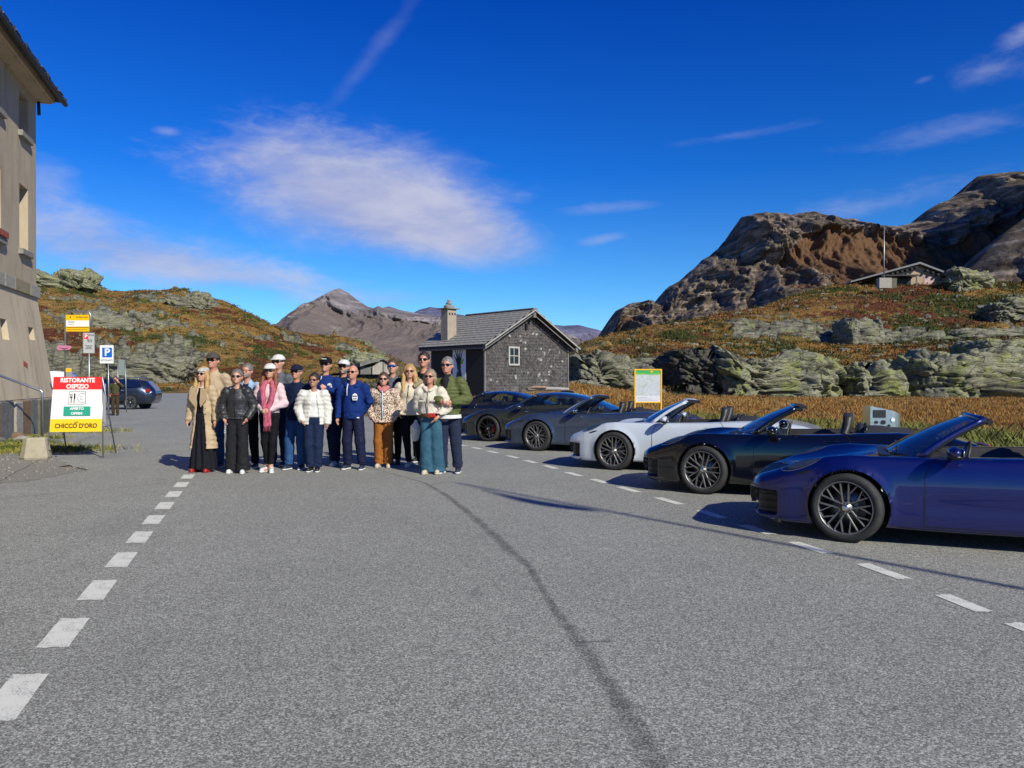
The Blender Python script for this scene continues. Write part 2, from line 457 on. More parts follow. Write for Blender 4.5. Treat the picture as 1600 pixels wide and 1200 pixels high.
g = MB(); g.add([(-9000, -3000, 0), (9000, -3000, 0), (9000, 9000, 0), (-9000, 9000, 0)], [(0, 1, 2, 3)])
tag(g.build('ground', M_GROUND, None, (0, 0, -0.016)), kind='structure')

th = math.atan2(385, F)                               # the road runs 17 degrees left of straight ahead
RD = Vector((-math.sin(th), math.cos(th), 0)); RN = Vector((math.cos(th), math.sin(th), 0))
# asphalt outline (seen from above)
edge_r = [(30, -40), (16.5, -8), (11.5, 6), (9.3, 12), (7.6, 17.5), (5.0, 23.5), (2.0, 29.0), (-0.6, 31.0), (-4.5, 33.0), (-8.5, 37.0), (-10, 46), (-12, 60), (-20, 90), (-30, 114)]
edge_l = [(-80, 116), (-80, 60), (-40, 52), (-26, 44), (-22, 33), (-14.0, 23.4), (-13.6, 20.4), (-10.6, 17.2), (-7.4, 14.0), (-8.4, 9.2), (-7.8, 5.0), (-9, -10), (-20, -40)]
poly = edge_r + edge_l
bm = bmesh.new(); vs = [bm.verts.new((x, y, 0)) for x, y in poly]; bm.faces.new(vs); bmesh.ops.triangulate(bm, faces=bm.faces[:])
bmesh.ops.recalc_face_normals(bm, faces=bm.faces[:])
me = bpy.data.meshes.new('car_park'); bm.to_mesh(me); bm.free()
if me.polygons[0].normal.z < 0: me.flip_normals()
ROAD = tag(link('asphalt_car_park', me, M_ASPH, None, (0, 0, 0)), kind='structure')

# gravelly verge between the asphalt and the building, with an uneven edge
M_GRAVEL = mat('gravel', (0.17, 0.158, 0.135), 0.9, c2=(0.33, 0.31, 0.265), scale=28, bump=1.0, bscale=45, bdist=0.02)
vb = [(-7.6, 5), (-8.25, 9), (-7.35, 13.9), (-8.9, 15.6), (-10.5, 17.3), (-13.5, 20.6), (-13.9, 24.3), (-18, 24.5), (-18, 2)]
vb2 = []
for i_ in range(len(vb)):
    a_, b2_ = Vector(vb[i_]), Vector(vb[(i_ + 1) % len(vb)]); n_ = max(1, int((b2_ - a_).length / .25)) if i_ < 6 else 1
    for k_ in range(n_): p_ = a_.lerp(b2_, k_ / n_); vb2.append((p_.x + (random.gauss(0, .09) if k_ else 0), p_.y + (random.gauss(0, .09) if k_ else 0)))
g = MB(); g.add([(x, y, 0.0) for x, y in vb2], [tuple(range(len(vb2)))])
o = g.build('gravel_verge', M_GRAVEL, None, (0, 0, 0.004)); tag(o, kind='structure')
if o.data.polygons[0].normal.z < 0: o.data.flip_normals()

# road dashes
def dash(c, d, L, w, end=Vector((1, 0.05, 0)), name='road_dash'):
    m = MB(); hl = d * (L / 2); hw = end * (w / 2)
    cs = []
    ring = [(-1, -1), (1, -1), (1, 1), (-1, 1)]
    pts = []
    for i in range(4):
        a, b_ = ring[i], ring[(i + 1) % 4]
        for k in range(6):
            t = k / 6; p = hl * (a[0] + (b_[0] - a[0]) * t) + hw * (a[1] + (b_[1] - a[1]) * t)
            j = 0.006 if a[0] == b_[0] and 0 < k else 0.002
            pts.append(p + Vector((random.uniform(-1, 1), random.uniform(-2, 2), 0)) * j)
    m.add([(p.x, p.y, 0) for p in pts], [tuple(range(len(pts)))])
    o = m.build(name, M_PAINT, ROAD, (c[0], c[1], 0.004))
    if o.data.polygons[0].normal.z < 0: o.data.flip_normals()
    return o
for k in range(-2, 26):
    Yc = 3.95 + k * 1.005
    Xc = -5.27 + (Yc - 13.0) * (-0.31)
    dash((Xc, Yc), Vector((-0.31, 1, 0)), 0.58, 0.185)
rc = [(1700, 1020), (1609, 985), (1505, 943), (1380, 893), (1266, 856), (1183, 828), (1112, 804), (1045, 783), (982, 765), (937, 752), (896, 741), (860, 730), (829, 721.5), (801, 714), (770, 706.5), (745, 700.5), (722, 696), (700, 692)]
rp = [gnd(*p) for p in rc]
for i, p in enumerate(rp):
    a = rp[max(i - 1, 0)]; b_ = rp[min(i + 1, len(rp) - 1)]
    d = (b_ - a).normalized(); L = (b_ - a).length / (2 if 0 < i < len(rp) - 1 else 1) * 0.56
    dash(p, d, L, 0.125, Vector((1, 0.15, 0)))
for a, b_ in (((166, 666), (262, 652)), ((566, 660), (640, 652)), ((700, 686), (745, 685))):
    p, q = gnd(*a), gnd(*b_); dash((p + q) / 2, (q - p).normalized(), (q - p).length, 0.12, Vector((0, 1, 0)), 'parking_line')

# tar seam
def seam_material():
    m = bpy.data.materials.new('old_tar_seam'); m.use_nodes = True
    T = NT(m.node_tree); b = T.n['Principled BSDF']; out = T.n['Material Output']
    v = T.new('ShaderNodeTexCoord').outputs['Object']
    att = T.new('ShaderNodeAttribute'); att.attribute_name = 'edge'
    n = T.noise(v, 60, 3, 0.8); n2 = T.noise(v, 5, 4, 0.6); n3 = T.noise(v, 210, 2, 0.7)
    T.link(T.ramp(T.m('ADD', T.m('MULTIPLY', n3, 0.6), T.m('MULTIPLY', n, 0.4)), [(0.35, (0.035, 0.034, 0.035)), (0.6, (0.12, 0.115, 0.115)), (0.8, (0.3, 0.29, 0.28))]), b.inputs['Base Color'])
    b.inputs['Roughness'].default_value = 0.8
    a = T.sstep(T.m('ADD', T.m('ADD', att.outputs['Fac'], T.m('MULTIPLY', T.m('SUBTRACT', n, 0.5), 2.6)), T.m('MULTIPLY', T.m('SUBTRACT', n2, 0.5), 1.2)), 0.45, 1.25)
    T.link(T.m('MULTIPLY', a, 0.44), b.inputs['Alpha'])
    return m
sp = [(560, 728, 3), (600, 737, 4), (640, 748, 6), (662, 754, 9), (700, 776, 14), (740, 808, 20), (770, 835, 26), (798, 862, 30), (826, 884, 22), (848, 922, 16), (868, 955, 24), (895, 990, 34), (925, 1032, 40), (962, 1086, 46), (1000, 1150, 60), (1040, 1225, 72), (1100, 1330, 90)]
cp = [(gnd(a, b_), w / F * gnd(a, b_).y * 0.56) for a, b_, w in sp]
vs = []; ed = []
for i, (p, w) in enumerate(cp):
    d = (cp[min(i+1, len(cp)-1)][0] - cp[max(i-1, 0)][0]).normalized(); nrm = Vector((-d.y, d.x, 0))
    for s_, e in ((-1, 0), (-0.5, 0.8), (0, 1), (0.5, 0.8), (1, 0)): vs.append(tuple(p + nrm * s_ * w)); ed.append(e)
fs = np.array([(i*5+k, i*5+k+1, (i+1)*5+k+1, (i+1)*5+k) for i in range(len(cp)-1) for k in range(4)])
me = raw_mesh('tar_seam', vs, fs, False)
if me.polygons[0].normal.z < 0: me.flip_normals()
at_ = me.attributes.new('edge', 'FLOAT', 'POINT'); at_.data.foreach_set('value', ed)
o = link('tar_seam', me, seam_material(), ROAD, (0, 0, 0.003))
# thin crack along the verge
m = MB(); pts = [gnd(*p) for p in ((-60, 786), (0, 752), (40, 730), (75, 712), (120, 691), (150, 680))]
pp = []
for i in range(len(pts) - 1):
    for k in range(8): pp.append(pts[i].lerp(pts[i+1], k / 8) + Vector((random.uniform(-.01, .01), random.uniform(-.03, .03), 0)))
for i in range(len(pp) - 1):
    w = random.uniform(0.008, 0.02); m.add([pp[i] + Vector((0, -w, 0)), pp[i+1] + Vector((0, -w, 0)), pp[i+1] + Vector((0, w, 0)), pp[i] + Vector((0, w, 0))], [(0, 1, 2, 3)])
m.build('asphalt_crack', mat('crack_dark', (0.03, 0.03, 0.03), 0.9), ROAD, (0, 0, 0.009))

# ---- hillsides
PX = np.array([-900, -200, 0, 60, 150, 250, 350, 400, 450, 500, 550, 600, 650, 700, 800, 890, 950, 1050, 1150, 1250, 1310, 1400, 1500, 1600, 2000, 2600], float)
def hts(Y, pys):  # picture rows -> heights at distance Y; None = 0
    return [0.0 if p is None else CH + (HY - p) / F * Y for p in pys]
N_ = None
LAY = [
 (24, [-.05]*26),
 (31, [-.05]*13 + [-.05, .25, .10, 0, 0, 0, 0, 0, 0, 0, 0, 0, 0]),
 (36, [-.05]*12 + [-.05, .3, .85, .65, .25, .1, .1, .1, .1, .1, .1, .1, .1, .1]),
 (44, [-.05]*12 + [.2, .95, 1.0, 1.0, .7, .3, .2, .2, .2, .2, .2, .2, .2, .2]),
 (61, [-.05]*12 + [.3, 1.0, 1.2, 1.5, 1.0, .5, .35, .3, .3, .3, .3, .3, .3, .3]),
 (66, [-.05]*12 + hts(66, [598, 595, 592, 585, 570, 560, 560, 568, 580, 562, 552, 548, 540, 540])),
 (88, [-.05]*10 + hts(88, [603, 600, 598, 596, 590, 556, 540, 531, 529, 531, 533, 531, 529, 526, 520, 520])),
 (94, [-.05]*10 + hts(94, [602, 600, 597, 595, 588, 548, 528, 512, 503, 500, 500, 502, 504, 502, 495, 495])),
 (112, [.1]*7 + [.2, .3] + hts(112, [608, 604, 600, 596, 594, 587, 545, 519, 502, 487, 468, 462, 466, 470, 466, 450, 450])),
 (132, hts(132, [560, 570, 578, 585, 590, 592, 594, 596, 600, 600, 600, 596, 592, 592, 586, 545, 520, 506, 486, 459, 441, 438, 436, 438, 400, 390])),
 (165, hts(165, [480, 480, 500, 505, 515, 520, 535, 550, 562, 570, 577, 584, 590, 590, 586, 553, 530, 515, 500, 475, 462, 455, 455, 455, 420, 400])),
 (190, hts(190, [420, 430, 455, 462, 475, 480, 490, 508, 528, 540, 555, 570, 582, 588, 586, 560, 540, 530, 520, 500, 490, 480, 480, 480, 450, 430])),
 (225, hts(225, [380, 400, 425, 432, 444, 449, 468, 489, 514, 520, 529, 548, 572, 585, 588, 570, 560, 550, 545, 540, 530, 520, 520, 520, 500, 480])),
 (320, hts(320, [500, 500, 500, 500, 510, 520, 530, 540, 550, 560, 570, 580, 588, 592, 593, 590, 590, 590, 590, 590, 590, 590, 590, 590, 590, 590])),
 (520, [0]*26),
]
# crest detail of the left hill (px, row)
CR = np.array([(0, 426), (60, 431), (78, 429), (100, 429), (120, 436), (150, 445), (170, 452), (200, 451), (225, 448), (250, 450), (290, 449), (300, 457), (322, 464), (345, 466), (365, 475), (385, 484), (400, 491), (425, 503), (450, 515), (475, 518), (500, 519), (530, 523), (555, 530), (580, 540), (605, 552), (640, 570)], float)
LY = np.array([l[0] for l in LAY], float); LH = np.array([l[1] for l in LAY], float)
# densify in px with a smooth curve
DPX = np.arange(-900, 2601, 10.0)
def smooth_interp(x, xp, fp):
    y = np.interp(x, xp, fp); k = np.ones(5) / 5
    yp = np.pad(y, 2, mode='edge'); return np.convolve(yp, k, mode='valid')
GH = np.array([smooth_interp(DPX, PX, r) for r in LH])
i225 = list(LY).index(225)
sel = (DPX >= 0) & (DPX <= 640)
GH[i225][sel] = CH + (HY - np.interp(DPX[sel], CR[:, 0], CR[:, 1])) / F * 225
def terrain_base(X, Y):
    px = np.clip(800 + F * X / np.maximum(Y, 1), -900, 2599.9)
    fx = (px - DPX[0]) / 10.0; ix = fx.astype(int); tx = fx - ix
    Yc = np.clip(Y, LY[0], LY[-1] - 1e-3); iy = np.searchsorted(LY, Yc, side='right') - 1
    ty = (Yc - LY[iy]) / (LY[iy + 1] - LY[iy]); ty = ty * 0.6 + 0.4 * ty * ty * (3 - 2 * ty)
    a = GH[iy, ix] * (1 - tx) + GH[iy, ix + 1] * tx; b = GH[iy + 1, ix] * (1 - tx) + GH[iy + 1, ix + 1] * tx
    return a * (1 - ty) + b * ty
def terrain(X, Y, full=False):
    X = np.asarray(X, float); Y = np.asarray(Y, float)
    h = terrain_base(X, Y); px = 800 + F * X / np.maximum(Y, 1)
    hill = sst(h, 0.2, 3.0) ; far = sst(Y, 55, 120)
    # rock masks
    rn = fbm(X * .045 + 3, Y * .045, 0.5, 4) + 0.5 * fbm(X * .2, Y * .2, 2.2, 3)
    left = sst(-px, -640, -560)
    hi = sst(h, 2, 12)
    rock = sst(rn + 0.02 + 0.04 * hi * left, 0.20, 0.32) * hill
    steep = ((Y > 61) & (Y < 67) & (px > 980)) | ((Y > 88) & (Y < 94) & (px > 1130))
    rock = np.maximum(rock * (0.55 + 0.45 * left), np.where(steep, 0.9, 0) * sst(rn + .35, 0, .2))
    rock = rock * np.where((px > 640) & (Y > 66) & (Y < 88), 0.35, 1.0)
    # strata: long tilted blocks with steps between them
    th_ = np.where(px < 700, -0.36, 0.10)
    sx_ = X * np.cos(th_) + h * 1.2 * np.sin(th_); sz_ = -X * np.sin(th_) + h * 1.2 * np.cos(th_)
    wx = 0.6 * fbm(X * .12, Y * .12, 3, 3)
    f1a, f2a, ida = worley(sx_ * .11 + wx, (sz_ + Y * .35) * .42 + wx)
    f1b, f2b, idb = worley(sx_ * .33 + 50 + wx, (sz_ + Y * .35) * 1.15 + wx)
    led = (ida - .4) * 1.7 + (idb - .5) * .75 - 0.9 * (1 - sst(f2a - f1a, 0.0, .14)) - .35 * (1 - sst(f2b - f1b, 0, .12)) + .25 * fbm(X * .5, Y * .5, 7, 4, .6, True)
    led = led * rock
    d = led * (0.45 + 0.95 * far) + hill * ((0.25 + 0.9 * far) * fbm(X * .06, Y * .06, 1, 4) + 0.20 * fbm(X * .5, Y * .5, 3, 4, .6) * (0.5 + far))
    d = d + 0.05 * fbm(X * .6, Y * .6, 5, 3) * sst(h, .05, .4)
    d = d - hill * far * 0.5
    h2 = h + d
    if full: return h2, rock, px, hill
    return h2
NU = 1250
u = np.linspace(-0.78, 0.78, NU)
ys = np.concatenate([np.linspace(24, 60, 46)[:-1], np.linspace(60, 68, 26)[:-1], np.linspace(68, 97, 62)[:-1], np.linspace(97, 150, 72)[:-1], np.linspace(150, 240, 90)[:-1], np.linspace(240, 520, 30)])
UU, YY = np.meshgrid(u, ys)
XX = UU * (YY + 35)
HH, ROCKM, PXM, HILL = terrain(XX, YY, True)
nr, nc = XX.shape
idx = np.arange(nr * nc).reshape(nr, nc)
fc = np.stack([idx[:-1, :-1], idx[:-1, 1:], idx[1:, 1:], idx[1:, :-1]], -1).reshape(-1, 4)
me = raw_mesh('hillside', np.stack([XX, YY, HH - 0.004], -1).reshape(-1, 3), fc, True)
# plant masks: red heath, green juniper
red = sst(fbm(XX * .05 + 40, YY * .05, 3, 4) + .35 * fbm(XX * .4, YY * .4, 8, 3), 0.02, 0.22)
red = np.clip(red + 1.2 * np.exp(-(((PXM - 1430) / 60) ** 2 + ((YY - 122) / 7) ** 2)) + .6 * np.exp(-(((PXM - 1250) / 120) ** 2 + ((YY - 112) / 10) ** 2)), 0, 1)
gre = sst(fbm(XX * .07 + 90, YY * .07, 6, 4) + .3 * fbm(XX * .5, YY * .5, 5, 3), 0.12, 0.26)
gre = np.clip(gre + np.exp(-(((PXM - 1560) / 55) ** 2 + ((YY - 110) / 9) ** 2)), 0, 1)
red *= np.where(YY < 62, 0.15, 1) * (0.15 + 0.85 * sst(HH, .8, 2.2)); gre *= np.where((YY < 62) & (PXM > 950), 0.5, 1)
flat_near = sst(62 - YY, 0, 4) * (PXM > 880)
ca = me.color_attributes.new('mask', 'FLOAT_COLOR', 'POINT')
cc = np.stack([ROCKM, red, gre, flat_near], -1).astype(np.float32)
ca.data.foreach_set('color', cc.ravel())
def hill_material():
    m = bpy.data.materials.new('alpine_heath'); m.use_nodes = True
    T = NT(m.node_tree); b = T.n['Principled BSDF']
    v = T.new('ShaderNodeTexCoord').outputs['Object']
    att = T.new('ShaderNodeAttribute'); att.attribute_name = 'mask'
    sp_ = T.new('ShaderNodeSeparateColor'); T.link(att.outputs['Color'], sp_.inputs[0])
    n1 = T.noise(v, 0.22, 6, 0.65); n2 = T.noise(v, 1.6, 7, 0.72); n3 = T.noise(v, 7.0, 4, 0.7)
    n4 = T.noise(v, 0.8, 5, 0.7, 0.5)
    grass = T.ramp(n2, [(0.30, (0.10, 0.055, 0.016)), (0.45, (0.24, 0.135, 0.036)), (0.58, (0.36, 0.22, 0.065)), (0.75, (0.42, 0.30, 0.12))])
    grass = T.mix(T.sstep(n1, 0.40, 0.62), grass, T.ramp(n2, [(0.3, (0.055, 0.05, 0.014)), (0.6, (0.20, 0.15, 0.04)), (0.8, (0.30, 0.22, 0.07))]))
    heath = T.ramp(n2, [(0.3, (0.035, 0.014, 0.009)), (0.55, (0.13, 0.040, 0.018)), (0.75, (0.22, 0.085, 0.035))])
    green = T.ramp(n2, [(0.3, (0.012, 0.018, 0.006)), (0.55, (0.055, 0.075, 0.014)), (0.78, (0.16, 0.17, 0.035))])
    vs = T.mapping(v, (0.6, 0.5, 3.0), (0.1, 0.38, 0))
    r1 = T.noise(vs, 1.1, 9, 0.72, 0.4)
    rock = T.ramp(r1, [(0.36, (0.03, 0.028, 0.024)), (0.46, (0.12, 0.112, 0.082)), (0.60, (0.29, 0.275, 0.20)), (0.75, (0.18, 0.17, 0.12))])
    rock = T.mix(T.m('MULTIPLY', T.sstep(n4, 0.52, 0.64), 0.75), rock, T.ramp(n2, [(0.3, (0.12, 0.14, 0.05)), (0.7, (0.34, 0.38, 0.17))]))
    jit = T.m('ADD', T.m('MULTIPLY', T.m('SUBTRACT', n2, 0.5), 2.6), T.m('MULTIPLY', T.m('SUBTRACT', n4, 0.5), 1.2))
    f_r = T.sstep(T.m('ADD', sp_.outputs[0], T.m('MULTIPLY', jit, 0.55)), 0.52, 0.62)
    f_h = T.sstep(T.m('ADD', sp_.outputs[1], jit), 0.42, 0.62)
    f_g = T.sstep(T.m('ADD', sp_.outputs[2], jit), 0.50, 0.62)
    col = T.mix(f_h, grass, heath); col = T.mix(f_g, col, green)
    orange = T.ramp(n2, [(0.3, (0.17, 0.07, 0.016)), (0.5, (0.34, 0.165, 0.036)), (0.7, (0.46, 0.26, 0.07))])
    col = T.mix(T.m('MULTIPLY', att.outputs['Alpha'], 0.75), col, orange)
    col = T.mix(f_r, col, rock)
    peb = T.sstep(T.voro(v, 2.6), 0.17, 0.09)
    peb = T.m('MULTIPLY', peb, T.sstep(T.noise(v, 0.25, 3, 0.5), 0.5, 0.62))
    col = T.mix(peb, col, (0.38, 0.38, 0.35))
    T.link(col, b.inputs['Base Color']); b.inputs['Roughness'].default_value = 0.95; b.inputs['Specular IOR Level'].default_value = 0.15
    bn = T.new('ShaderNodeBump'); bn.inputs['Strength'].default_value = 1.0; bn.inputs['Distance'].default_value = 0.28
    T.link(T.m('ADD', T.m('ADD', T.m('MULTIPLY', n2, 1.0), T.m('MULTIPLY', n3, 0.35)), T.m('MULTIPLY', T.m('MULTIPLY', r1, f_r), 0.8)), bn.inputs['Height'])
    T.link(bn.outputs[0], b.inputs['Normal'])
    return m
M_HILL = hill_material()
HILLSIDE = tag(link('hillside', me, M_HILL), kind='structure')

def th_at(x, y): return float(terrain(np.array([x]), np.array([y]))[0])

# ---- rock outcrops as separate objects
def outcrop(name, label, px, Y, wpx, hpx, base_py, depth, tilt=0.3, mat_=None, seed=0, yaw=0.0, rough=1.0, flat=3.0, asym=0.0, cat='rock'):
    """a stratified crag: super-ellipsoid with ledges; px/py only size it at its own distance"""
    s = Y / F; w = wpx * s; h = hpx * s
    X = (px - 800) * s; z0 = CH + (HY - base_py) * s
    nu, nv = (230, 84) if wpx > 60 else (70, 36)
    a = np.linspace(0, 2 * PI, nu, endpoint=False); a = a + 0.55 * np.cos(a); t = np.linspace(0.02, PI - 0.02, nv)
    A, Tt = np.meshgrid(a, t)
    def sp(c, e): return np.sign(c) * np.abs(c) ** e
    e1 = 0.42; e2 = 0.5
    low = np.where(Tt > PI / 2, 1.0 - 0.0 * Tt, sp(np.sin(Tt), e1)); low = np.where(Tt > PI * .93, sp(np.sin(Tt), e1), low)
    x = low * sp(np.cos(A), e2) * w / 2
    y = low * sp(np.sin(A), e2) * depth / 2
    z = sp(np.cos(Tt), 0.85) * h * 0.60
    z = z + h * 0.40
    z = z - h * .55 * sst(Tt, PI * .56, PI * .8)
    # ragged outline seen from the front and from above
    x = x * (1 + 0.22 * fbm(z / h * 1.3 + seed, 2.2, seed, 3)); 
    z = z * (1 + 0.45 * fbm(x / w * 3.0 + seed * 3, 1.1, seed, 4)) * (1 - asym * x / w)
    y = y * (1 + 0.3 * fbm(x / w * 4 + seed, z / h, 4, 3))
    P = np.stack([x, y, z], -1)
    nn = P - np.array([0, 0, h * .3]); nn = nn / np.array([w / 2, depth / 2, h]) ** 2; nn /= np.linalg.norm(nn, axis=-1, keepdims=True) + 1e-9
    c_, s_ = math.cos(tilt), math.sin(tilt)
    sx = (x * c_ - z * s_) / h + seed * 3.1; sz = (x * s_ + z * c_) / h + .2 * y / h; sy = y / h + seed * 1.7
    wrp = 0.12 * fbm(sx * 1.5, sy * 1.5, sz * 1.5, 3)
    f1, f2, ida = worley(sx * 0.9 + wrp, sy * 0.9, sz * 3.2 + wrp)
    g1, g2, idb = worley(sx * 2.6 + wrp, sy * 2.6, sz * 8.5 + wrp)
    big = fbm(sx * .8, sy * .8, sz * .8, 3)
    D = rough * h * (0.13 * big + 0.30 * (ida - .5) + 0.13 * (idb - .5) - 0.22 * (1 - sst(f2 - f1, 0, .09)) - 0.09 * (1 - sst(g2 - g1, 0, .12)) + .03 * fbm(sx * 6, sy * 6, sz * 12, 3))
    P = P + nn * D[..., None]
    idx = np.arange(nu * nv).reshape(nv, nu)
    fcs = np.stack([idx[:-1, :], idx[1:, :], np.roll(idx[1:, :], -1, 1), np.roll(idx[:-1, :], -1, 1)], -1).reshape(-1, 4)
    me = raw_mesh(name, P.reshape(-1, 3), fcs, False)
    o = link(name, me, mat_ or M_ROCK, None, (X, Y, z0), yaw)
    return tag(o, label, cat)
outcrop('rock_outcrop', 'dark shadowed overhanging crag directly right of the yellow framed map board', 1092, 63, 118, 58, 612, 7, 0.5, M_ROCKD, 1, 0.25)  # the crag's shade is put into its colour by the darker rock
outcrop('rock_outcrop', 'pale green slanting slab crag between the shadowed crag and the two lichen crags at right', 1205, 62, 190, 68, 622, 8, 0.55, M_ROCK, 2, -0.1, 1.0, asym=0.25)
outcrop('rock_outcrop', 'small squat lichen crag left of the dark cleft, above the black convertible', 1350, 60.5, 82, 54, 625, 6, 0.12, M_ROCK, 3, 0, 0.8)
outcrop('rock_outcrop', 'long horizontal lichen crag at the right edge above the blue convertible', 1508, 61, 226, 74, 625, 9, -0.06, M_ROCK, 4, 0.05, 0.8)
outcrop('rock_outcrop', 'thin green capped slab lying on top of the long lichen crag at right', 1560, 66, 120, 20, 553, 6, 0.05, M_ROCK, 5, 0.0, 0.8)
outcrop('rock_outcrop', 'smooth grey rock face in the middle of the right slope below the red heath', 1340, 89, 66, 34, 533, 5, 0.2, M_ROCKG, 6, 0, 0.4)
outcrop('rock_outcrop', 'long low rock ledge crossing the right slope at the picture edge', 1570, 91, 190, 22, 537, 5, 0.02, M_ROCKG, 7, 0, 0.7)
outcrop('rock_outcrop', 'jagged cracked rocks on the crest right of the hilltop house', 1497, 126, 66, 34, 458, 9, 0.5, M_ROCK, 9, 0, 1.2)
outcrop('rock_outcrop', 'broken crag on the slope immediately right of the shingled hut', 928, 60, 92, 52, 607, 7, 0.7, M_ROCKG, 10, 0.2, 1.1)
outcrop('rock_outcrop', 'low slanting rocks behind the map board, left of the shadowed crag', 985, 60, 64, 40, 615, 5, 0.8, M_ROCKG, 11, 0.1, 1.2)
outcrop('rock_slab', 'great tilted grey slab across the middle of the left hill', 195, 176, 150, 48, 540, 14, 0.45, M_ROCKG, 12, 0.1, 0.7, asym=0.5)
outcrop('rock_outcrop', 'knobbly lichen crag topping the left hill beside the stone building', 105, 215, 100, 34, 462, 14, 0.4, M_ROCK, 13, 0, 1.3)
outcrop('rock_outcrop', 'pale crag on the crest of the left hill above the man in beige', 300, 205, 70, 30, 494, 12, 0.5, M_ROCKG, 14, 0, 1.2)
outcrop('rock_outcrop', 'mossy crag low on the left hill behind the dark blue wagon', 238, 128, 120, 26, 583, 8, 0.2, M_ROCKG, 15, 0, .7)
outcrop('rock_outcrop', 'pale rocky knoll behind the ruined stone barn', 570, 150, 70, 30, 583, 10, 0.5, M_ROCK, 16, 0, 1.0)
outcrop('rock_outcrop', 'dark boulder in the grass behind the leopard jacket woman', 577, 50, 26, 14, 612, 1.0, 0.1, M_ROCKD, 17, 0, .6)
outcrop('rock_outcrop', 'heap of grey scree stones near the right edge below the green patch', 1580, 100, 90, 20, 492, 5, 0.1, M_ROCKG, 20, 0, 1.6)

# ---- mountains
def mountain_mat(name, rockA, rockB, rockD, grassA, grassB, gmix, sc):
    m = bpy.data.materials.new(name); m.use_nodes = True
    T = NT(m.node_tree); b = T.n['Principled BSDF']
    v = T.new('ShaderNodeTexCoord').outputs['Object']
    att = T.new('ShaderNodeAttribute'); att.attribute_name = 'crag'
    n1 = T.noise(T.mapping(v, (1, 1, 2.2), (0, .15, 0)), sc, 10, 0.7, 0.4); n2 = T.noise(v, sc * 5, 6, 0.7); n0 = T.noise(v, sc * 0.3, 5, 0.6)
    rock = T.ramp(n1, [(0.32, rockD), (0.5, rockA), (0.66, rockB)])
    gr = T.mix(n2, grassA, grassB)
    nb = T.noise(T.mapping(v, (.22, .22, 3.2), (0, .12, 0)), sc * 1.6, 8, .7, .3)
    rock = T.mix(T.m('MULTIPLY', T.sstep(nb, .53, .62), .6), rock, tuple(min(1, x * 1.45) for x in rockB))
    rock = T.mix(T.m('MULTIPLY', T.sstep(nb, .44, .37), .6), rock, rockD)
    f = T.sstep(T.m('ADD', att.outputs['Fac'], T.m('MULTIPLY', T.m('SUBTRACT', n1, 0.5), 2.4)), gmix - 0.16, gmix + 0.16)
    col = T.mix(f, gr, rock)
    T.link(col, b.inputs['Base Color']); b.inputs['Roughness'].default_value = 0.95; b.inputs['Specular IOR Level'].default_value = 0.1
    bn = T.new('ShaderNodeBump'); bn.inputs['Strength'].default_value = 1.0; bn.inputs['Distance'].default_value = 0.35 / sc * 0.3
    T.link(T.m('ADD', n1, T.m('MULTIPLY', n2, .4)), bn.inputs['Height']); T.link(bn.outputs[0], b.inputs['Normal'])
    return m
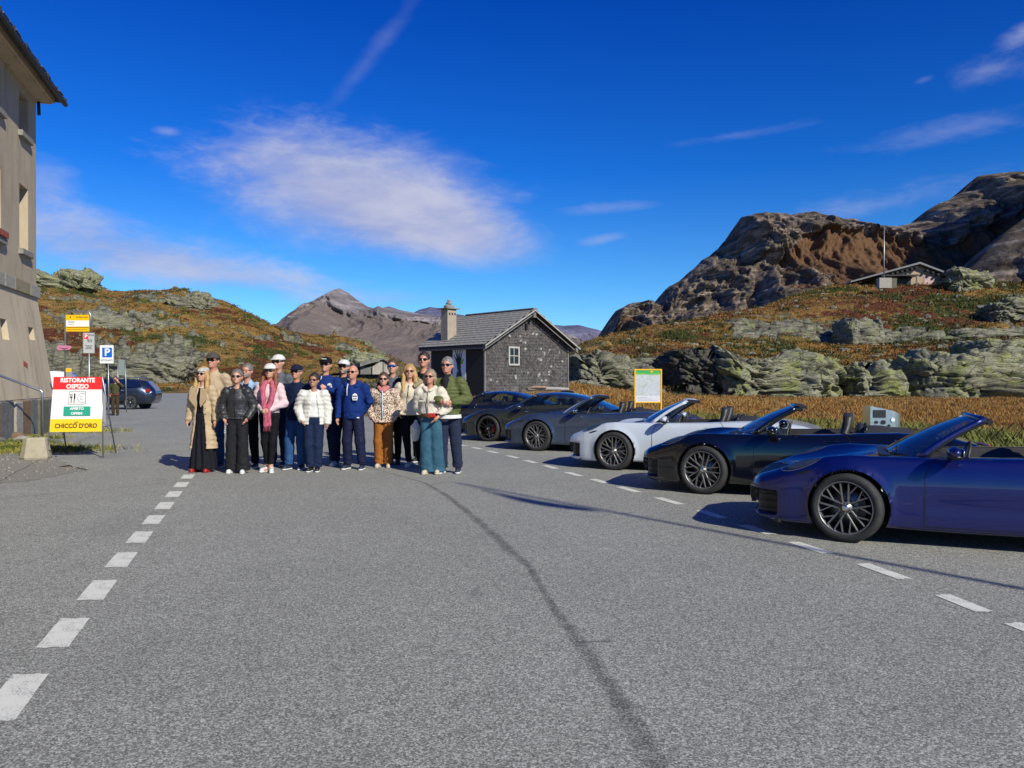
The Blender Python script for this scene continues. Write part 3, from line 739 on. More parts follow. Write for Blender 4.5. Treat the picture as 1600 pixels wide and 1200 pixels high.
def mountain(name, prof, Y0, run, back, mat_, amp, fs, base_z=0.0, jag=2.0, cliff=0.0, nu=560, nv=150, seed=0, skew=0.0, left_crag=0.0, cragk=1.0):
    prof = np.array(prof, float)
    px = np.linspace(prof[0, 0], prof[-1, 0], nu); py = np.interp(px, prof[:, 0], prof[:, 1])
    s = Y0 / F; X0 = (px - 800) * s; Hc = CH + (HY - py) * s
    Hc = Hc + jag * s * fbm(px * .03 + seed, 0.3, seed, 5, .6)
    v = np.concatenate([np.linspace(0, 1, nv), 1 + np.linspace(0, 1, nv // 4)[1:]])
    V, XI = np.meshgrid(v, np.arange(nu), indexing='ij')
    front = np.clip(V, 0, 1); bk = np.clip(V - 1, 0, 1)
    Hm = Hc[XI]
    shape = front ** 1.25 * (1 - cliff) + cliff * (0.55 * front + 0.45 * sst(front, 0.72, 0.97))
    Yp = Y0 - run * (1 - front) + back * bk
    Xp = X0[XI] * (1 - 0.0 * front) + skew * (1 - front)
    env = np.where(V <= 1, np.minimum(1, (1 - front) * 7 + 0.03) * (0.2 + 0.8 * sst(front, 0, .3)), 0.2)
    hf = shape; hgt = Hm * hf; wq = fbm(Xp * fs * .7, hf * 2.2, seed + 5, 4)
    rib = fbm(Xp * fs * 1.5 + .9 * wq + .8 * hf, hf * 1.4 + seed, seed, 6, .58, True)
    rib2 = fbm(Xp * fs * 6 + 1.5 * wq, hf * 6 + seed, seed + 3, 5, .6, True)
    mid0 = fbm(Xp * fs * 4, hf * 9 + seed, seed + 11, 5, .6)
    cm = fbm(Xp * fs * .6 + 9, hf * 3.5, seed + 9, 4) + .9 * (sst(hf, .66, .8) - .42) + left_crag * sst(1200 - px[XI], -60, 60) * .8
    cm = sst(cm + .25 * mid0, -.02, .34) * cragk
    stt = hgt / (amp * 1.15) + .55 * wq + .12 * rib2; saw = (stt % 1.0)
    step = np.where(saw < .62, saw / .62, (1 - saw) / .38)
    rib3 = fbm(Xp * fs * 17 + 2 * wq, hf * 16 + seed, seed + 4, 4, .6, True)
    mid2 = fbm(Xp * fs * 3.2 + 2 * wq, hf * 5 + seed, seed + 7, 5, .6)
    Yp = Yp - amp * env * (1.15 * rib + .75 * mid2 * (.35 + .65 * cm) + .42 * rib2 * (.25 + .75 * cm) + .12 * rib3 * (.3 + .7 * cm) + .25 * cm * step)
    Z = base_z + (Hm - base_z) * (shape * (1 - bk ** 1.2)) + amp * env * (.30 * rib + .10 * mid2 + .05 * rib2)
    P = np.stack([Xp, Yp, Z], -1).reshape(-1, 3)
    nvv = len(v); idx = np.arange(nvv * nu).reshape(nvv, nu)
    fcs = np.stack([idx[:-1, :-1], idx[:-1, 1:], idx[1:, 1:], idx[1:, :-1]], -1).reshape(-1, 4)
    me = raw_mesh(name, P, fcs, True)
    crag = cm * .75 + .25 * sst(rib2, .2, .6) * cm + .18
    a = me.attributes.new('crag', 'FLOAT', 'POINT'); a.data.foreach_set('value', crag.ravel().astype(np.float32))
    return tag(link(name, me, mat_), kind='structure')
M_MTR = mountain_mat('brown_mountain', (0.130, 0.100, 0.076), (0.29, 0.235, 0.185), (0.042, 0.034, 0.028), (0.105, 0.058, 0.032), (0.165, 0.092, 0.05), 0.56, 0.03)
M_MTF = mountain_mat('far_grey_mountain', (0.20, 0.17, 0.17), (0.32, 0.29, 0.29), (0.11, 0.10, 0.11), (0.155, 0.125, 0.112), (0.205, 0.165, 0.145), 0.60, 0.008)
mountain('mountain', [(940, 545), (955, 505), (962, 488), (985, 478), (1010, 476), (1022, 482), (1040, 452), (1060, 440), (1085, 420), (1100, 405), (1125, 385), (1140, 370), (1152, 352), (1158, 339), (1180, 333), (1200, 337), (1225, 340), (1240, 334), (1262, 336), (1300, 345), (1340, 352), (1385, 355), (1420, 351), (1436, 347), (1448, 330), (1480, 312), (1505, 302), (1525, 280), (1545, 274), (1570, 272), (1600, 275), (1650, 262), (1800, 250), (2000, 300), (2300, 420)],
         1300, 560, 900, M_MTR, 42, 1/100., 2, 5.0, 0.42, 1000, 300, 3, -60, 1.0)
mountain('mountain_spur', [(1440, 545), (1490, 452), (1510, 425), (1545, 388), (1575, 360), (1600, 342), (1660, 290), (1800, 110), (1960, -70), (2150, -40), (2500, 300)],
         900, 260, 420, M_MTR, 18, 1/90., 2, 1.2, 0.2, 420, 110, 8, 0)
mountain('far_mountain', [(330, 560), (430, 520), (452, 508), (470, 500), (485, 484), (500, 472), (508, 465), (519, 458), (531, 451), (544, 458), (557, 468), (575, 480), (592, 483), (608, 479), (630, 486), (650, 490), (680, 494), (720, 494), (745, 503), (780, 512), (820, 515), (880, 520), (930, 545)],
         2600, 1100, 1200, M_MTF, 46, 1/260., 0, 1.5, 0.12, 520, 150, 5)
M_MTB = mountain_mat('blue_far_ridge', (0.13, 0.13, 0.20), (0.20, 0.20, 0.28), (0.09, 0.09, 0.15), (0.13, 0.12, 0.18), (0.17, 0.16, 0.22), 0.60, 0.004)  # distance haze is put into the blue of rock and grass
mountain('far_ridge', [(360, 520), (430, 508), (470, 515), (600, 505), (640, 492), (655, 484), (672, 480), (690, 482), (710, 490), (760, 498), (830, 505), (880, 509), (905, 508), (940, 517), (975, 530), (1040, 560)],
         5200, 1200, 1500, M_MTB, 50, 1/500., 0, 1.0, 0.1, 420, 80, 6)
# ================================================================== BUILDINGS AND SIGNS
def plaster(name, c, c2, stain, sc=0.8):
    m = bpy.data.materials.new(name); m.use_nodes = True
    T = NT(m.node_tree); b = T.n['Principled BSDF']
    v = T.new('ShaderNodeTexCoord').outputs['Object']
    n = T.noise(v, sc, 7, 0.65); n2 = T.noise(T.mapping(v, (2.2, 2.2, 0.45)), 1.0, 7, 0.7); n3 = T.noise(v, 26, 4, 0.7)
    col = T.ramp(T.m('ADD', T.m('MULTIPLY', n, 0.6), T.m('MULTIPLY', n3, 0.4)), [(0.32, c2), (0.6, c)])
    col = T.mix(T.m('MULTIPLY', T.sstep(n2, 0.50, 0.72), 0.65), col, stain)
    pits = T.sstep(T.voro(v, 1.4), 0.045, 0.02)
    col = T.mix(T.m('MULTIPLY', pits, 0.8), col, (0.06, 0.05, 0.04))
    T.link(col, b.inputs['Base Color']); b.inputs['Roughness'].default_value = 0.92; b.inputs['Specular IOR Level'].default_value = 0.2
    bn = T.new('ShaderNodeBump'); bn.inputs['Strength'].default_value = 0.6; bn.inputs['Distance'].default_value = 0.02
    T.link(T.m('ADD', n3, T.m('MULTIPLY', n, 1.5)), bn.inputs['Height']); T.link(bn.outputs[0], b.inputs['Normal'])
    return m
M_PLAST = plaster('old_plaster', (0.50, 0.41, 0.29), (0.38, 0.305, 0.215), (0.25, 0.20, 0.145))
M_PLAST2 = plaster('pale_plaster', (0.58, 0.48, 0.34), (0.46, 0.37, 0.26), (0.30, 0.235, 0.165), 0.6)
M_SILL = mat('sill_granite', (0.30, 0.28, 0.25), 0.85, c2=(0.18, 0.165, 0.15), scale=9, bump=.5)
M_STONES = [mat('granite_grey', (0.19, 0.19, 0.175), 0.9, c2=(0.10, 0.10, 0.09), scale=5, bump=1, bscale=14, bdist=.03),
            mat('granite_rust', (0.25, 0.15, 0.075), 0.9, c2=(0.14, 0.10, 0.065), scale=4, bump=1, bscale=14, bdist=.03),
            mat('granite_green', (0.16, 0.155, 0.10), 0.9, c2=(0.09, 0.09, 0.065), scale=5, bump=1, bscale=14, bdist=.03),
            mat('granite_pale', (0.40, 0.37, 0.31), 0.9, c2=(0.28, 0.255, 0.21), scale=5, bump=1, bscale=14, bdist=.03),
            mat('granite_lichen', (0.34, 0.28, 0.14), 0.9, c2=(0.22, 0.20, 0.14), scale=7, bump=1, bscale=14, bdist=.03)]
M_DARKWIN = mat('dark_window_glass', (0.01, 0.012, 0.014), 0.08)
M_BRICK = mat('exposed_brick', (0.42, 0.12, 0.05), 0.9, c2=(0.25, 0.08, 0.04), scale=9, bump=1)
M_WOODF = mat('weathered_frame_wood', (0.42, 0.38, 0.32), 0.8, c2=(0.30, 0.27, 0.23), scale=12, stretch=(1, 1, .2))
M_GUTTER = mat('dark_gutter_metal', (0.035, 0.035, 0.035), 0.5, 0.6)
M_STEEL = mat('brushed_steel', (0.55, 0.56, 0.57), 0.32, 1.0, c2=(0.42, 0.42, 0.43), scale=20)
M_GALV = mat('galvanised_steel', (0.42, 0.43, 0.44), 0.45, 0.9, c2=(0.30, 0.31, 0.32), scale=14)
M_WHITE = mat('white_enamel', (0.78, 0.78, 0.76), 0.4)
M_BLACK = mat('black_print', (0.015, 0.015, 0.015), 0.5)

# ---- tall hospice building at the left. local x: out of the wall towards the road, local y: along the road (away), corner at origin
Y0 = 25.0; C0 = at(57, None, Y0, 0)
hosp = thing('hospice_building', 'tall old plastered stone building rising out of the left edge of the picture', 'building', (C0.x, C0.y, 0), th)
# local frame: rotation by +th turns y axis to RD and x axis to RN
ZS0, ZS1, ZE = 4.14, 4.48, 10.3
def wall_with_openings(m, x, y0, y1, z0, z1, ops, depth, mi=0, lean=0.0, mi_in=0):
    """wall surface in the plane x (leaning outwards towards the foot), recessed openings"""
    def X(z): return x + lean * (z1 - z)
    yb = sorted(set([y0, y1] + [o[0] for o in ops] + [o[1] for o in ops])); zb = sorted(set([z0, z1] + [o[2] for o in ops] + [o[3] for o in ops]))
    for i in range(len(yb) - 1):
        for j in range(len(zb) - 1):
            a, b_, c, d = yb[i], yb[i+1], zb[j], zb[j+1]
            if any(o[0] <= a + 1e-6 and b_ <= o[1] + 1e-6 and o[2] <= c + 1e-6 and d <= o[3] + 1e-6 for o in ops): continue
            m.add([(X(c), a, c), (X(c), b_, c), (X(d), b_, d), (X(d), a, d)], [(0, 1, 2, 3)], mi)
    for a, b_, c, d in ops:
        for p, q in (((a, c), (b_, c)), ((b_, c), (b_, d)), ((b_, d), (a, d)), ((a, d), (a, c))):
            m.add([(X(p[1]), p[0], p[1]), (X(q[1]), q[0], q[1]), (X(q[1]) - depth, q[0], q[1]), (X(p[1]) - depth, p[0], p[1])], [(0, 1, 2, 3)], mi_in)
up_ops = []; cols_ = [(-1.78, -0.88)] + [(-1.78 - 2.6 * k, -0.88 - 2.6 * k) for k in range(1, 9)]
for a, b_ in cols_: up_ops += [(a, b_, 5.42, 7.32), (a, b_, 8.85, 10.02)]
L_ = 26.0
m = MB(); wall_with_openings(m, 0, -L_, 0, ZS1, ZE, up_ops, 0.34)
m.add([(0, 0, ZS1), (-11, 0, ZS1), (-11, 0, ZE), (0, 0, ZE)], [(0, 1, 2, 3)])
m.add([(-11, 0, ZS1), (-11, -L_, ZS1), (-11, -L_, ZE), (-11, 0, ZE)], [(0, 1, 2, 3)])
m.add([(0, -L_, ZS1), (-11, -L_, ZS1), (-11, -L_, ZE), (0, -L_, ZE)], [(0, 1, 2, 3)])
m.build('upper_wall', M_PLAST, hosp)
lo_ops = [(-1.50 - 2.6 * k, -0.92 - 2.6 * k, 2.78 - (.12 if k else 0), 3.16 + (.06 if k else 0)) for k in range(9)]
m = MB(); wall_with_openings(m, 0.02, -L_, 0.02, 1.05, ZS0, lo_ops, 0.6, 0, 0.125)
# battered corner
m.add([(0.02 + .125 * (ZS0 - 1.05), 0.02 + .12 * 3.1, 1.05), (-11, .02 + .12 * 3.1, 1.05), (-11, .02, ZS0), (0.02, 0.02, ZS0)], [(0, 1, 2, 3)])
m.add([(0.02 + .125 * (ZS0 - 1.05), 0.02, 1.05), (0.02 + .125 * (ZS0 - 1.05), 0.02 + .12 * 3.1, 1.05), (0.02, 0.02, ZS0)], [(0, 1, 2)])
m.add([(0.02, 0.02, ZS0), (-11, .02, ZS0), (-11, -L_, ZS0), (0.02, -L_, ZS0)], [(0, 1, 2, 3)])
m.build('battered_lower_wall', M_PLAST2, hosp)
def one(name, mb_fn, mats, parent, loc=(0, 0, 0), label=None):
    mb_ = MB(); mb_fn(mb_); o = mb_.build(name, mats, parent, loc)
    if label: o['label'] = label
    return o
# string course of stone blocks, round the corner
y = 0.10; k = 0
while y > -L_:
    w = [1.1, 1.55, 0.9, 1.35, 1.2, 1.6][k % 6]
    one('string_course_block', lambda q: q.box(-0.5, 0.10, y - w + .02, y, ZS0 - .01, ZS1 + .01, 0, 0.015), M_STONES[[3, 4, 3, 3, 4, 3][k % 6]], hosp)
    y -= w; k += 1
for k in range(8): one('string_course_block', lambda q: q.box(-1.9 - k * 1.3, -0.52 - k * 1.3, -.2, 0.10, ZS0 - .01, ZS1 + .01, 0, 0.015), M_STONES[(k * 3) % 4], hosp)
# plinth blocks of upright stone
y = 0.55; k = 0; xf = 0.02 + .125 * 3.1
while y > -L_:
    w = [0.95, 0.62, 1.05, 0.72, 0.9, 0.66, 1.15][k % 7]; top = 1.04 - 0.02 * (k % 3)
    one('plinth_stone', lambda q: q.box(xf - .3, xf + .13 + .02 * (k % 3), y - w + .03, y, -.2, top, 0, 0.03), M_STONES[[1, 0, 2, 0, 1, 3, 0][k % 7]], hosp)
    y -= w; k += 1
one('plinth_mortar', lambda q: q.box(xf - .5, xf + .06, -L_, 0.5, -.2, 1.03), M_PLAST2, hosp)
for k in range(7): one('plinth_stone', lambda q: q.box(xf - .32 - (k + 1) * 1.4, xf - .34 - k * 1.4, .2, 0.56 + .02 * (k % 2), -.2, 1.03, 0, 0.03), M_STONES[(k * 2 + 1) % 4], hosp)
# windows
for i, (a, b_) in enumerate(cols_):
    for z0, z1 in ((5.42, 7.32), (8.85, 10.02)):
        wn = one('window', lambda q: (q.box(-.33, -.27, a, a + .07, z0, z1), q.box(-.33, -.27, b_ - .07, b_, z0, z1), q.box(-.33, -.27, a + .07, b_ - .07, z0, z0 + .07), q.box(-.33, -.27, a + .07, b_ - .07, z1 - .07, z1), q.box(-.32, -.275, (a+b_)/2 - .03, (a+b_)/2 + .03, z0 + .07, z1 - .07)), M_WOODF, hosp)
        one('pane', lambda q: q.box(-.312, -.30, a + .07, (a+b_)/2 - .03, z0 + .07, z1 - .07), M_DARKWIN, wn)
        one('pane', lambda q: q.box(-.312, -.30, (a+b_)/2 + .03, b_ - .07, z0 + .07, z1 - .07), M_DARKWIN, wn)
        s_ = one('window_sill', lambda q: q.box(-.2, .13, a - .12, b_ + .12, z0 - .17, z0 - .003, 0, .01), M_SILL, hosp)
        if i == 1 and z0 < 6: one('flower_box', lambda q: q.box(-.12, .18, a - .05, b_ + .05, z0 - .0, z0 + .16), mat('red_brown_box', (.32, .08, .04), .8), hosp)
for a, b_, c, d in lo_ops: one('cellar_window', lambda q: q.box(-.25, -.2, a, b_, c, d), M_DARKWIN, hosp)
for (yy, zz, w, h) in ((-2.55, 1.98, .38, .2), (-6.3, 2.6, .3, .16)):
    xx = 0.02 + .125 * (ZS0 - zz) + .004
    one('exposed_brick_patch', lambda q: [q.box(xx - .05, xx + .012, yy + i * .13, yy + i * .13 + .12, zz + j * .075 - .03 * i, zz + j * .075 + .065 - .03 * i, 0, .006) for i in range(int(w / .12)) for j in range(int(h / .07))], M_BRICK, hosp)
# eaves
one('eaves_soffit', lambda q: (q.box(-11.4, .38, -L_, .24, ZE + .002, ZE + .22), q.box(.38, .46, -L_, .30, ZE + .05, ZE + .28)), M_PLAST2, hosp)
one('corner_downpipe_bracket', lambda q: q.tube([(0.06, .06, ZE - .02), (0.07, .07, ZE - .42)], .05, 8), M_GUTTER, hosp)
m = MB(); m.add([(.62, .50, ZE + .22), (.62, -L_, ZE + .22), (-5.5, -L_, ZE + 3.4), (-5.5, -4.5, ZE + 3.4), (-11.8, .50, ZE + .22), (-11.8, -L_, ZE + .22)], [(0, 1, 2, 3), (0, 3, 4), (3, 2, 5, 4)])
sol = m.build('roof', mat('slate_roof', (0.06, 0.055, 0.05), .8, c2=(0.10, 0.095, 0.09), scale=6, bump=.6), hosp)
sm = sol.modifiers.new('thick', 'SOLIDIFY'); sm.thickness = .07
gme = MB().box(-.20, .20, -.23, .23, -.018, .018, 0, .005).mesh('slate')
M_SLATE = mat('grey_slate', (0.085, 0.08, 0.075), .75, c2=(0.17, 0.165, 0.155), scale=5, bump=.6)
for k in range(50):
    o = link('roof_slate', gme, M_SLATE if k == 0 else None, sol, (.56 + random.uniform(-.02, .03), .3 - .5 * k, ZE + .33))
    o.rotation_euler = (random.uniform(-.03, .03), .45, 0)
one('gutter', lambda q: q.tube([(.70, .58, ZE + .14), (.70, -L_, ZE + .14)], .08, 10), M_GUTTER, hosp)
for k in range(14): one('gutter_bracket', lambda q: q.box(.60, .795, -1.1 * k + .3, -1.1 * k + .34, ZE + .10, ZE + .25), M_GUTTER, hosp)

# handrail, steps and small things at its foot
hr = thing('handrail', 'steel tube handrail sloping down beside the steps of the tall building', 'handrail', (0, 0, 0))
a = at(66, 610, 21.5); b_ = at(-60, 565, 17.5)
one('rail_tube', lambda q: q.tube([tuple(b_), tuple(a + Vector((-.08, -.02, .01))), tuple(a + Vector((-.02, 0, -.01))), tuple(a + Vector((0, 0, -.07))), (a.x, a.y, 0)], .028, 10), M_STEEL, hr)
one('rail_post', lambda q: q.cyl((b_.x, b_.y, 0), tuple(b_), .025), M_STEEL, hr)
st = thing('stone_steps', 'low steps of rough orange and grey stone slabs below the handrail', 'steps', (0, 0, 0))
for (px, py, w, d, h, mi) in ((12, 684, 1.0, .5, .24, 1), (36, 687, .5, .4, .18, 3), (-14, 690, .7, .5, .2, 0), (6, 675, 1.3, .5, .42, 3), (-30, 668, 1.5, .9, .62, 0), (50, 690, .35, .3, .14, 0), (26, 672, .5, .4, .33, 1)):
    p = gnd(px, py + 4)
    q = MB(); q.sphere((0, 0, h * .5), (w / 2, d / 2, h * .62), 9, 0, .12)
    o = q.build('step_stone', M_STONES[mi], st, (p.x, p.y, -.03), random.uniform(-.2, .3)); o.data.polygons.foreach_set('use_smooth', [False] * len(o.data.polygons))
cb = thing('concrete_block', 'small tapered beige concrete block beside the foot of the restaurant sign', 'concrete block', tuple(gnd(56, 717)), .2)
M_CONC = mat('beige_concrete', (0.42, 0.37, 0.27), .9, c2=(0.33, 0.29, 0.21), scale=9, bump=.6)
def blk(q):
    n = 8; v = []
    for z, r in ((0, .25), (.04, .265), (.40, .20), (.43, .18)):
        for k in range(n):
            t = 2 * PI * (k + .5) / n; v.append((r * 1.02 * math.copysign(abs(math.cos(t)) ** .7, math.cos(t)), r * .9 * math.copysign(abs(math.sin(t)) ** .7, math.sin(t)), z))
    q.add(v, [(i*n+k, i*n+(k+1) % n, (i+1)*n+(k+1) % n, (i+1)*n+k) for i in range(3) for k in range(n)] + [tuple(range(3*n, 4*n))])
one('body', blk, M_CONC, cb)
one('chain', lambda q: [q.tube([(.2 + .03 * i, -.02, .2 - .03 * i), (.23 + .03 * i, .02 * (i % 2), .19 - .03 * i)], .008, 6) for i in range(6)], M_GUTTER, cb)
one('top_hook', lambda q: q.tube([(-.05, 0, .43), (-.04, 0, .46), (.04, 0, .46), (.05, 0, .43)], .008, 6), M_GUTTER, cb)

# ---- A-frame restaurant sign
ap = gnd(117, 716); A = thing('sandwich_board', 'free standing restaurant sandwich board with red, white and yellow panel', 'sign', (ap.x, ap.y, 0), math.radians(11))
Hh = 1.64; hw = .455; back = 1.02
lean = .20
def fx(z): return lean * z / Hh          # y of the front plane at height z
for s_ in (-1, 1):
    one('frame_leg', lambda q: q.tube([(s_ * (hw + .07), 0, 0), (s_ * (hw - .015), fx(Hh), Hh)], .016, 8), M_GALV, A)
    one('rear_leg', lambda q: q.tube([(s_ * (hw + .03), back, 0), (s_ * (hw - .02), fx(Hh) + .06, Hh)], .016, 8), M_GALV, A)
    one('side_brace', lambda q: (q.tube([(s_ * (hw + .03), .10, .62), (s_ * (hw + .01), .72, .62)], .010, 6), q.tube([(s_ * (hw + .02), .12, .75), (s_ * (hw + .02), .80, .42)], .006, 6)), M_GALV, A)
Z = lambda f: .53 + (Hh - .53) * f
M_RED = mat('sign_red', (0.72, 0.012, 0.015), .45); M_YEL = mat('sign_yellow', (0.85, 0.56, 0.012), .45); M_SWHITE = mat('sign_white', (0.80, 0.80, 0.79), .45); M_TEAL = mat('sign_teal', (0.012, 0.32, 0.22), .45)
def slant(q, x0, x1, z0, z1, off, t=.012):
    v = []
    for o_ in (off, off + t):
        for x_, z_ in ((x0, z0), (x1, z0), (x1, z1), (x0, z1)): v.append((x_ * (1 + .06 * (Hh - z_)), fx(z_) - o_ , z_))
    q.add(v, [(0,1,2,3),(7,6,5,4),(0,4,5,1),(1,5,6,2),(2,6,7,3),(3,7,4,0)])
one('sign_panel', lambda q: slant(q, -hw, hw, Z(0.233), Z(0.767), .005), M_SWHITE, A)
one('red_header', lambda q: slant(q, -hw, hw, Z(0.767), Z(1.0), .005), M_RED, A)
one('yellow_footer', lambda q: slant(q, -hw, hw, Z(0), Z(0.233), .005), M_YEL, A)
one('teal_plate', lambda q: slant(q, -.23, .25, Z(.29), Z(.46), .02), M_TEAL, A)
one('rear_panel', lambda q: q.box(-hw, hw, .42, .44, .62, 1.5), mat('sign_back_grey', (.30, .30, .31), .6), A)
def on_sign(s, size, f, off, m_, bold=.02, sx=1.0, x=0.0, parent=A):
    o = text(s, size, m_, parent, (x, fx(Z(f)) - off, Z(f)), bold, sx); o.rotation_euler = (-math.atan2(lean, Hh), 0, 0); return o
on_sign('RISTORANTE', .122, .935, .022, M_WHITE, .0045, .90)
on_sign('OSPIZIO', .122, .822, .022, M_WHITE, .0045, .92)
on_sign('APERTO', .070, .418, .040, M_WHITE, .003, 1.0, .01)
on_sign('OFFEN', .070, .330, .040, M_WHITE, .003, 1.0, .01)
M_CHOC = mat('sign_brown', (0.09, 0.03, 0.01), .5)
on_sign("CHICCO D'ORO", .125, .105, .022, M_CHOC, .004, .86)
on_sign('caffè', .05, .17, .022, mat('sign_gold', (.35, .2, .02), .5), .001, .9)
def picto(q):
    for x_ in (-.145, .165): q.box(x_, x_ + .008, -.003, 0, -.13, .13)
    for z_ in (-.13, .122): q.box(-.145, .173, -.003, 0, z_, z_ + .008)
    q.box(-.105, -.09, -.004, 0, -.10, .02); q.box(-.118, -.077, -.004, 0, .0, .02)
    for i in range(3): q.box(-.118 + i * .017, -.111 + i * .017, -.004, 0, .02, .09)
    q.box(-.05, -.035, -.004, 0, -.10, .09); q.box(-.05, -.022, -.004, 0, -.02, .09)
    for r in (.095, .045):
        n = 14
        for k in range(n):
            a0 = PI * .32 + (PI * 1.36) * k / n; a1 = PI * .32 + (PI * 1.36) * (k + 1) / n
            q.add([(.11 + (r) * math.cos(a0), -.004, r * math.sin(a0)), (.11 + (r) * math.cos(a1), -.004, r * math.sin(a1)), (.11 + (r - .006) * math.cos(a1), -.004, (r - .006) * math.sin(a1)), (.11 + (r - .006) * math.cos(a0), -.004, (r - .006) * math.sin(a0))], [(0, 1, 2, 3)])
o = one('cutlery_pictogram', picto, M_BLACK, A, (-.01, fx(Z(.615)) - .021, Z(.615))); o.rotation_euler = (-math.atan2(lean, Hh), 0, 0)

# ---- bus stop sign
p = at(102, None, 24, 0); s_ = 24 / F; B = thing('bus_stop_sign', 'tall bus stop frame with yellow and white stop panel', 'sign', tuple(p), 0)
wB = 40 * s_; zt = CH + 108 * s_
one('frame', lambda q: q.tube([(0, 0, 0), (0, 0, zt - .12), (.035, 0, zt - .03), (.12, 0, zt), (wB - .12, 0, zt), (wB - .035, 0, zt - .03), (wB, 0, zt - .12), (wB, 0, zt - 33 * s_)], .030, 10), M_GALV, B)
z1 = zt - 5 * s_; z0 = zt - 31 * s_
M_PY = mat('bus_yellow', (0.86, 0.50, 0.005), .4)
one('stop_panel', lambda q: q.box(.035, wB - .035, -.02, .02, z0, z1), M_PY, B)
one('white_field', lambda q: q.box(.037, wB - .037, -.024, -.0205, z0 + .30 * (z1 - z0), z0 + .66 * (z1 - z0)), M_SWHITE, B)
one('route_line', lambda q: (q.box(.05, wB - .05, -.023, -.0205, z0 + .22 * (z1 - z0), z0 + .25 * (z1 - z0)), q.box(.05, wB - .1, -.023, -.0205, z0 + .10 * (z1 - z0), z0 + .12 * (z1 - z0))), M_CHOC, B)
text('San Bernardino', .075, M_BLACK, B, (wB * .68, -.0225, z0 + .86 * (z1 - z0)), 0, .8)
text('Passhöhe', .065, M_BLACK, B, (wB * .26, -.026, z0 + .57 * (z1 - z0)), 0, .8)
text('Linie 171', .05, M_BLACK, B, (wB * .26, -.026, z0 + .43 * (z1 - z0)), 0, .9)
one('bus_symbol', lambda q: q.add([(.14, -.023, z0 + .82 * (z1 - z0)), (.19, -.023, z0 + .80 * (z1 - z0)), (.17, -.023, z0 + .93 * (z1 - z0))], [(0, 1, 2)]), M_BLACK, B)
one('timetable_box', lambda q: q.box(.03, .20, -.03, .03, CH - 4 * s_, CH + 20 * s_, 0, .01), mat('timetable_grey', (.28, .29, .30), .5), B)
one('timetable_header', lambda q: q.box(.032, .198, -.034, -.031, CH + 20 * s_ - .12, CH + 20 * s_ - .01), M_PY, B)
p = at(102, None, 23.9, 0); PK = thing('direction_sign', 'small pink double ended marker plate clamped to the bus stop pole', 'sign', (p.x, p.y - .04, CH + 51.5 * s_))
M_PINK = mat('pink_plate', (0.55, 0.20, 0.33), .5)
one('plate', lambda q: q.prism([(-.23, 0), (-.17, .075), (.17, .06), (.23, .01), (.16, -.06), (-.17, -.08)], 'y', -.012, .0), M_PINK, PK)
one('arrow', lambda q: q.prism([(-.16, .01), (0, -.03), (.16, .01), (0, -.06)], 'y', -.016, -.0125), M_BLACK, PK)
one('clamp', lambda q: q.tube([(0, .04, -.04), (0, .04, .04)], .045, 8), M_GALV, PK)

# ---- parking information sign
Yp = 26; s_ = Yp / F; p = at(139, None, Yp, 0); PI_ = thing('parking_info_sign', 'grey parking meter notice with small red P on a steel pole', 'sign', tuple(p), .25)
one('pole', lambda q: q.cyl((0, .03, 0), (0, .03, CH + 68 * s_), .03), M_GALV, PI_)
za, zb_ = CH + 43 * s_, CH + 75 * s_; hw_ = 8 * s_
one('panel', lambda q: q.box(-hw_, hw_, -.01, .01, za, zb_, 0, .008), mat('notice_grey', (.42, .43, .45), .45), PI_)
one('rim', lambda q: (q.box(-hw_ - .012, -hw_ - .001, -.014, .012, za, zb_), q.box(hw_ + .001, hw_ + .012, -.014, .012, za, zb_), q.box(-hw_, hw_, -.014, .012, zb_ + .001, zb_ + .012)), M_GALV, PI_)
one('red_field', lambda q: q.box(-hw_ + .02, -hw_ + .15, -.013, -.0105, zb_ - .20, zb_ - .04), M_RED, PI_)
text('P', .15, M_WHITE, PI_, (-hw_ + .085, -.015, zb_ - .12), .006)
text('ZONE', .07, M_BLACK, PI_, (.07, -.012, zb_ - .08), .001, .9)
text('Mo-So\n08-18', .065, M_BLACK, PI_, (.03, -.012, zb_ - .26), .001, .9)
text('Ticket gut\nsichtbar\nanbringen', .055, M_BLACK, PI_, (.0, -.012, za + .20), .001, .95)

# ---- blue P sign
Yp = 33; s_ = Yp / F; p = at(167, None, Yp, 0); PS = thing('parking_sign', 'white sign with big white P on a blue square, on its own pole', 'sign', tuple(p), .15)
one('pole', lambda q: q.cyl((.06, .04, 0), (.04, .04, CH + 40 * s_), .03), M_GALV, PS)
za, zb_ = CH + 27 * s_, CH + 55.5 * s_; hw_ = 10.5 * s_
one('panel', lambda q: q.box(-hw_, hw_, -.01, .01, za, zb_, 0, .01), M_SWHITE, PS)
one('rim', lambda q: (q.box(-hw_, -hw_ + .012, -.014, -.0105, za, zb_), q.box(hw_ - .012, hw_, -.014, -.0105, za, zb_)), M_GALV, PS)
one('blue_field', lambda q: q.box(-hw_ + .10, hw_ - .07, -.013, -.0105, zb_ - .50, zb_ - .10), mat('sign_blue', (0.005, 0.13, 0.55), .4), PS)
text('P', .42, M_WHITE, PS, (.015, -.015, zb_ - .30), .012)
text('RISTORANTE', .10, M_BLACK, PS, (0, -.012, za + .13), .001, .78)

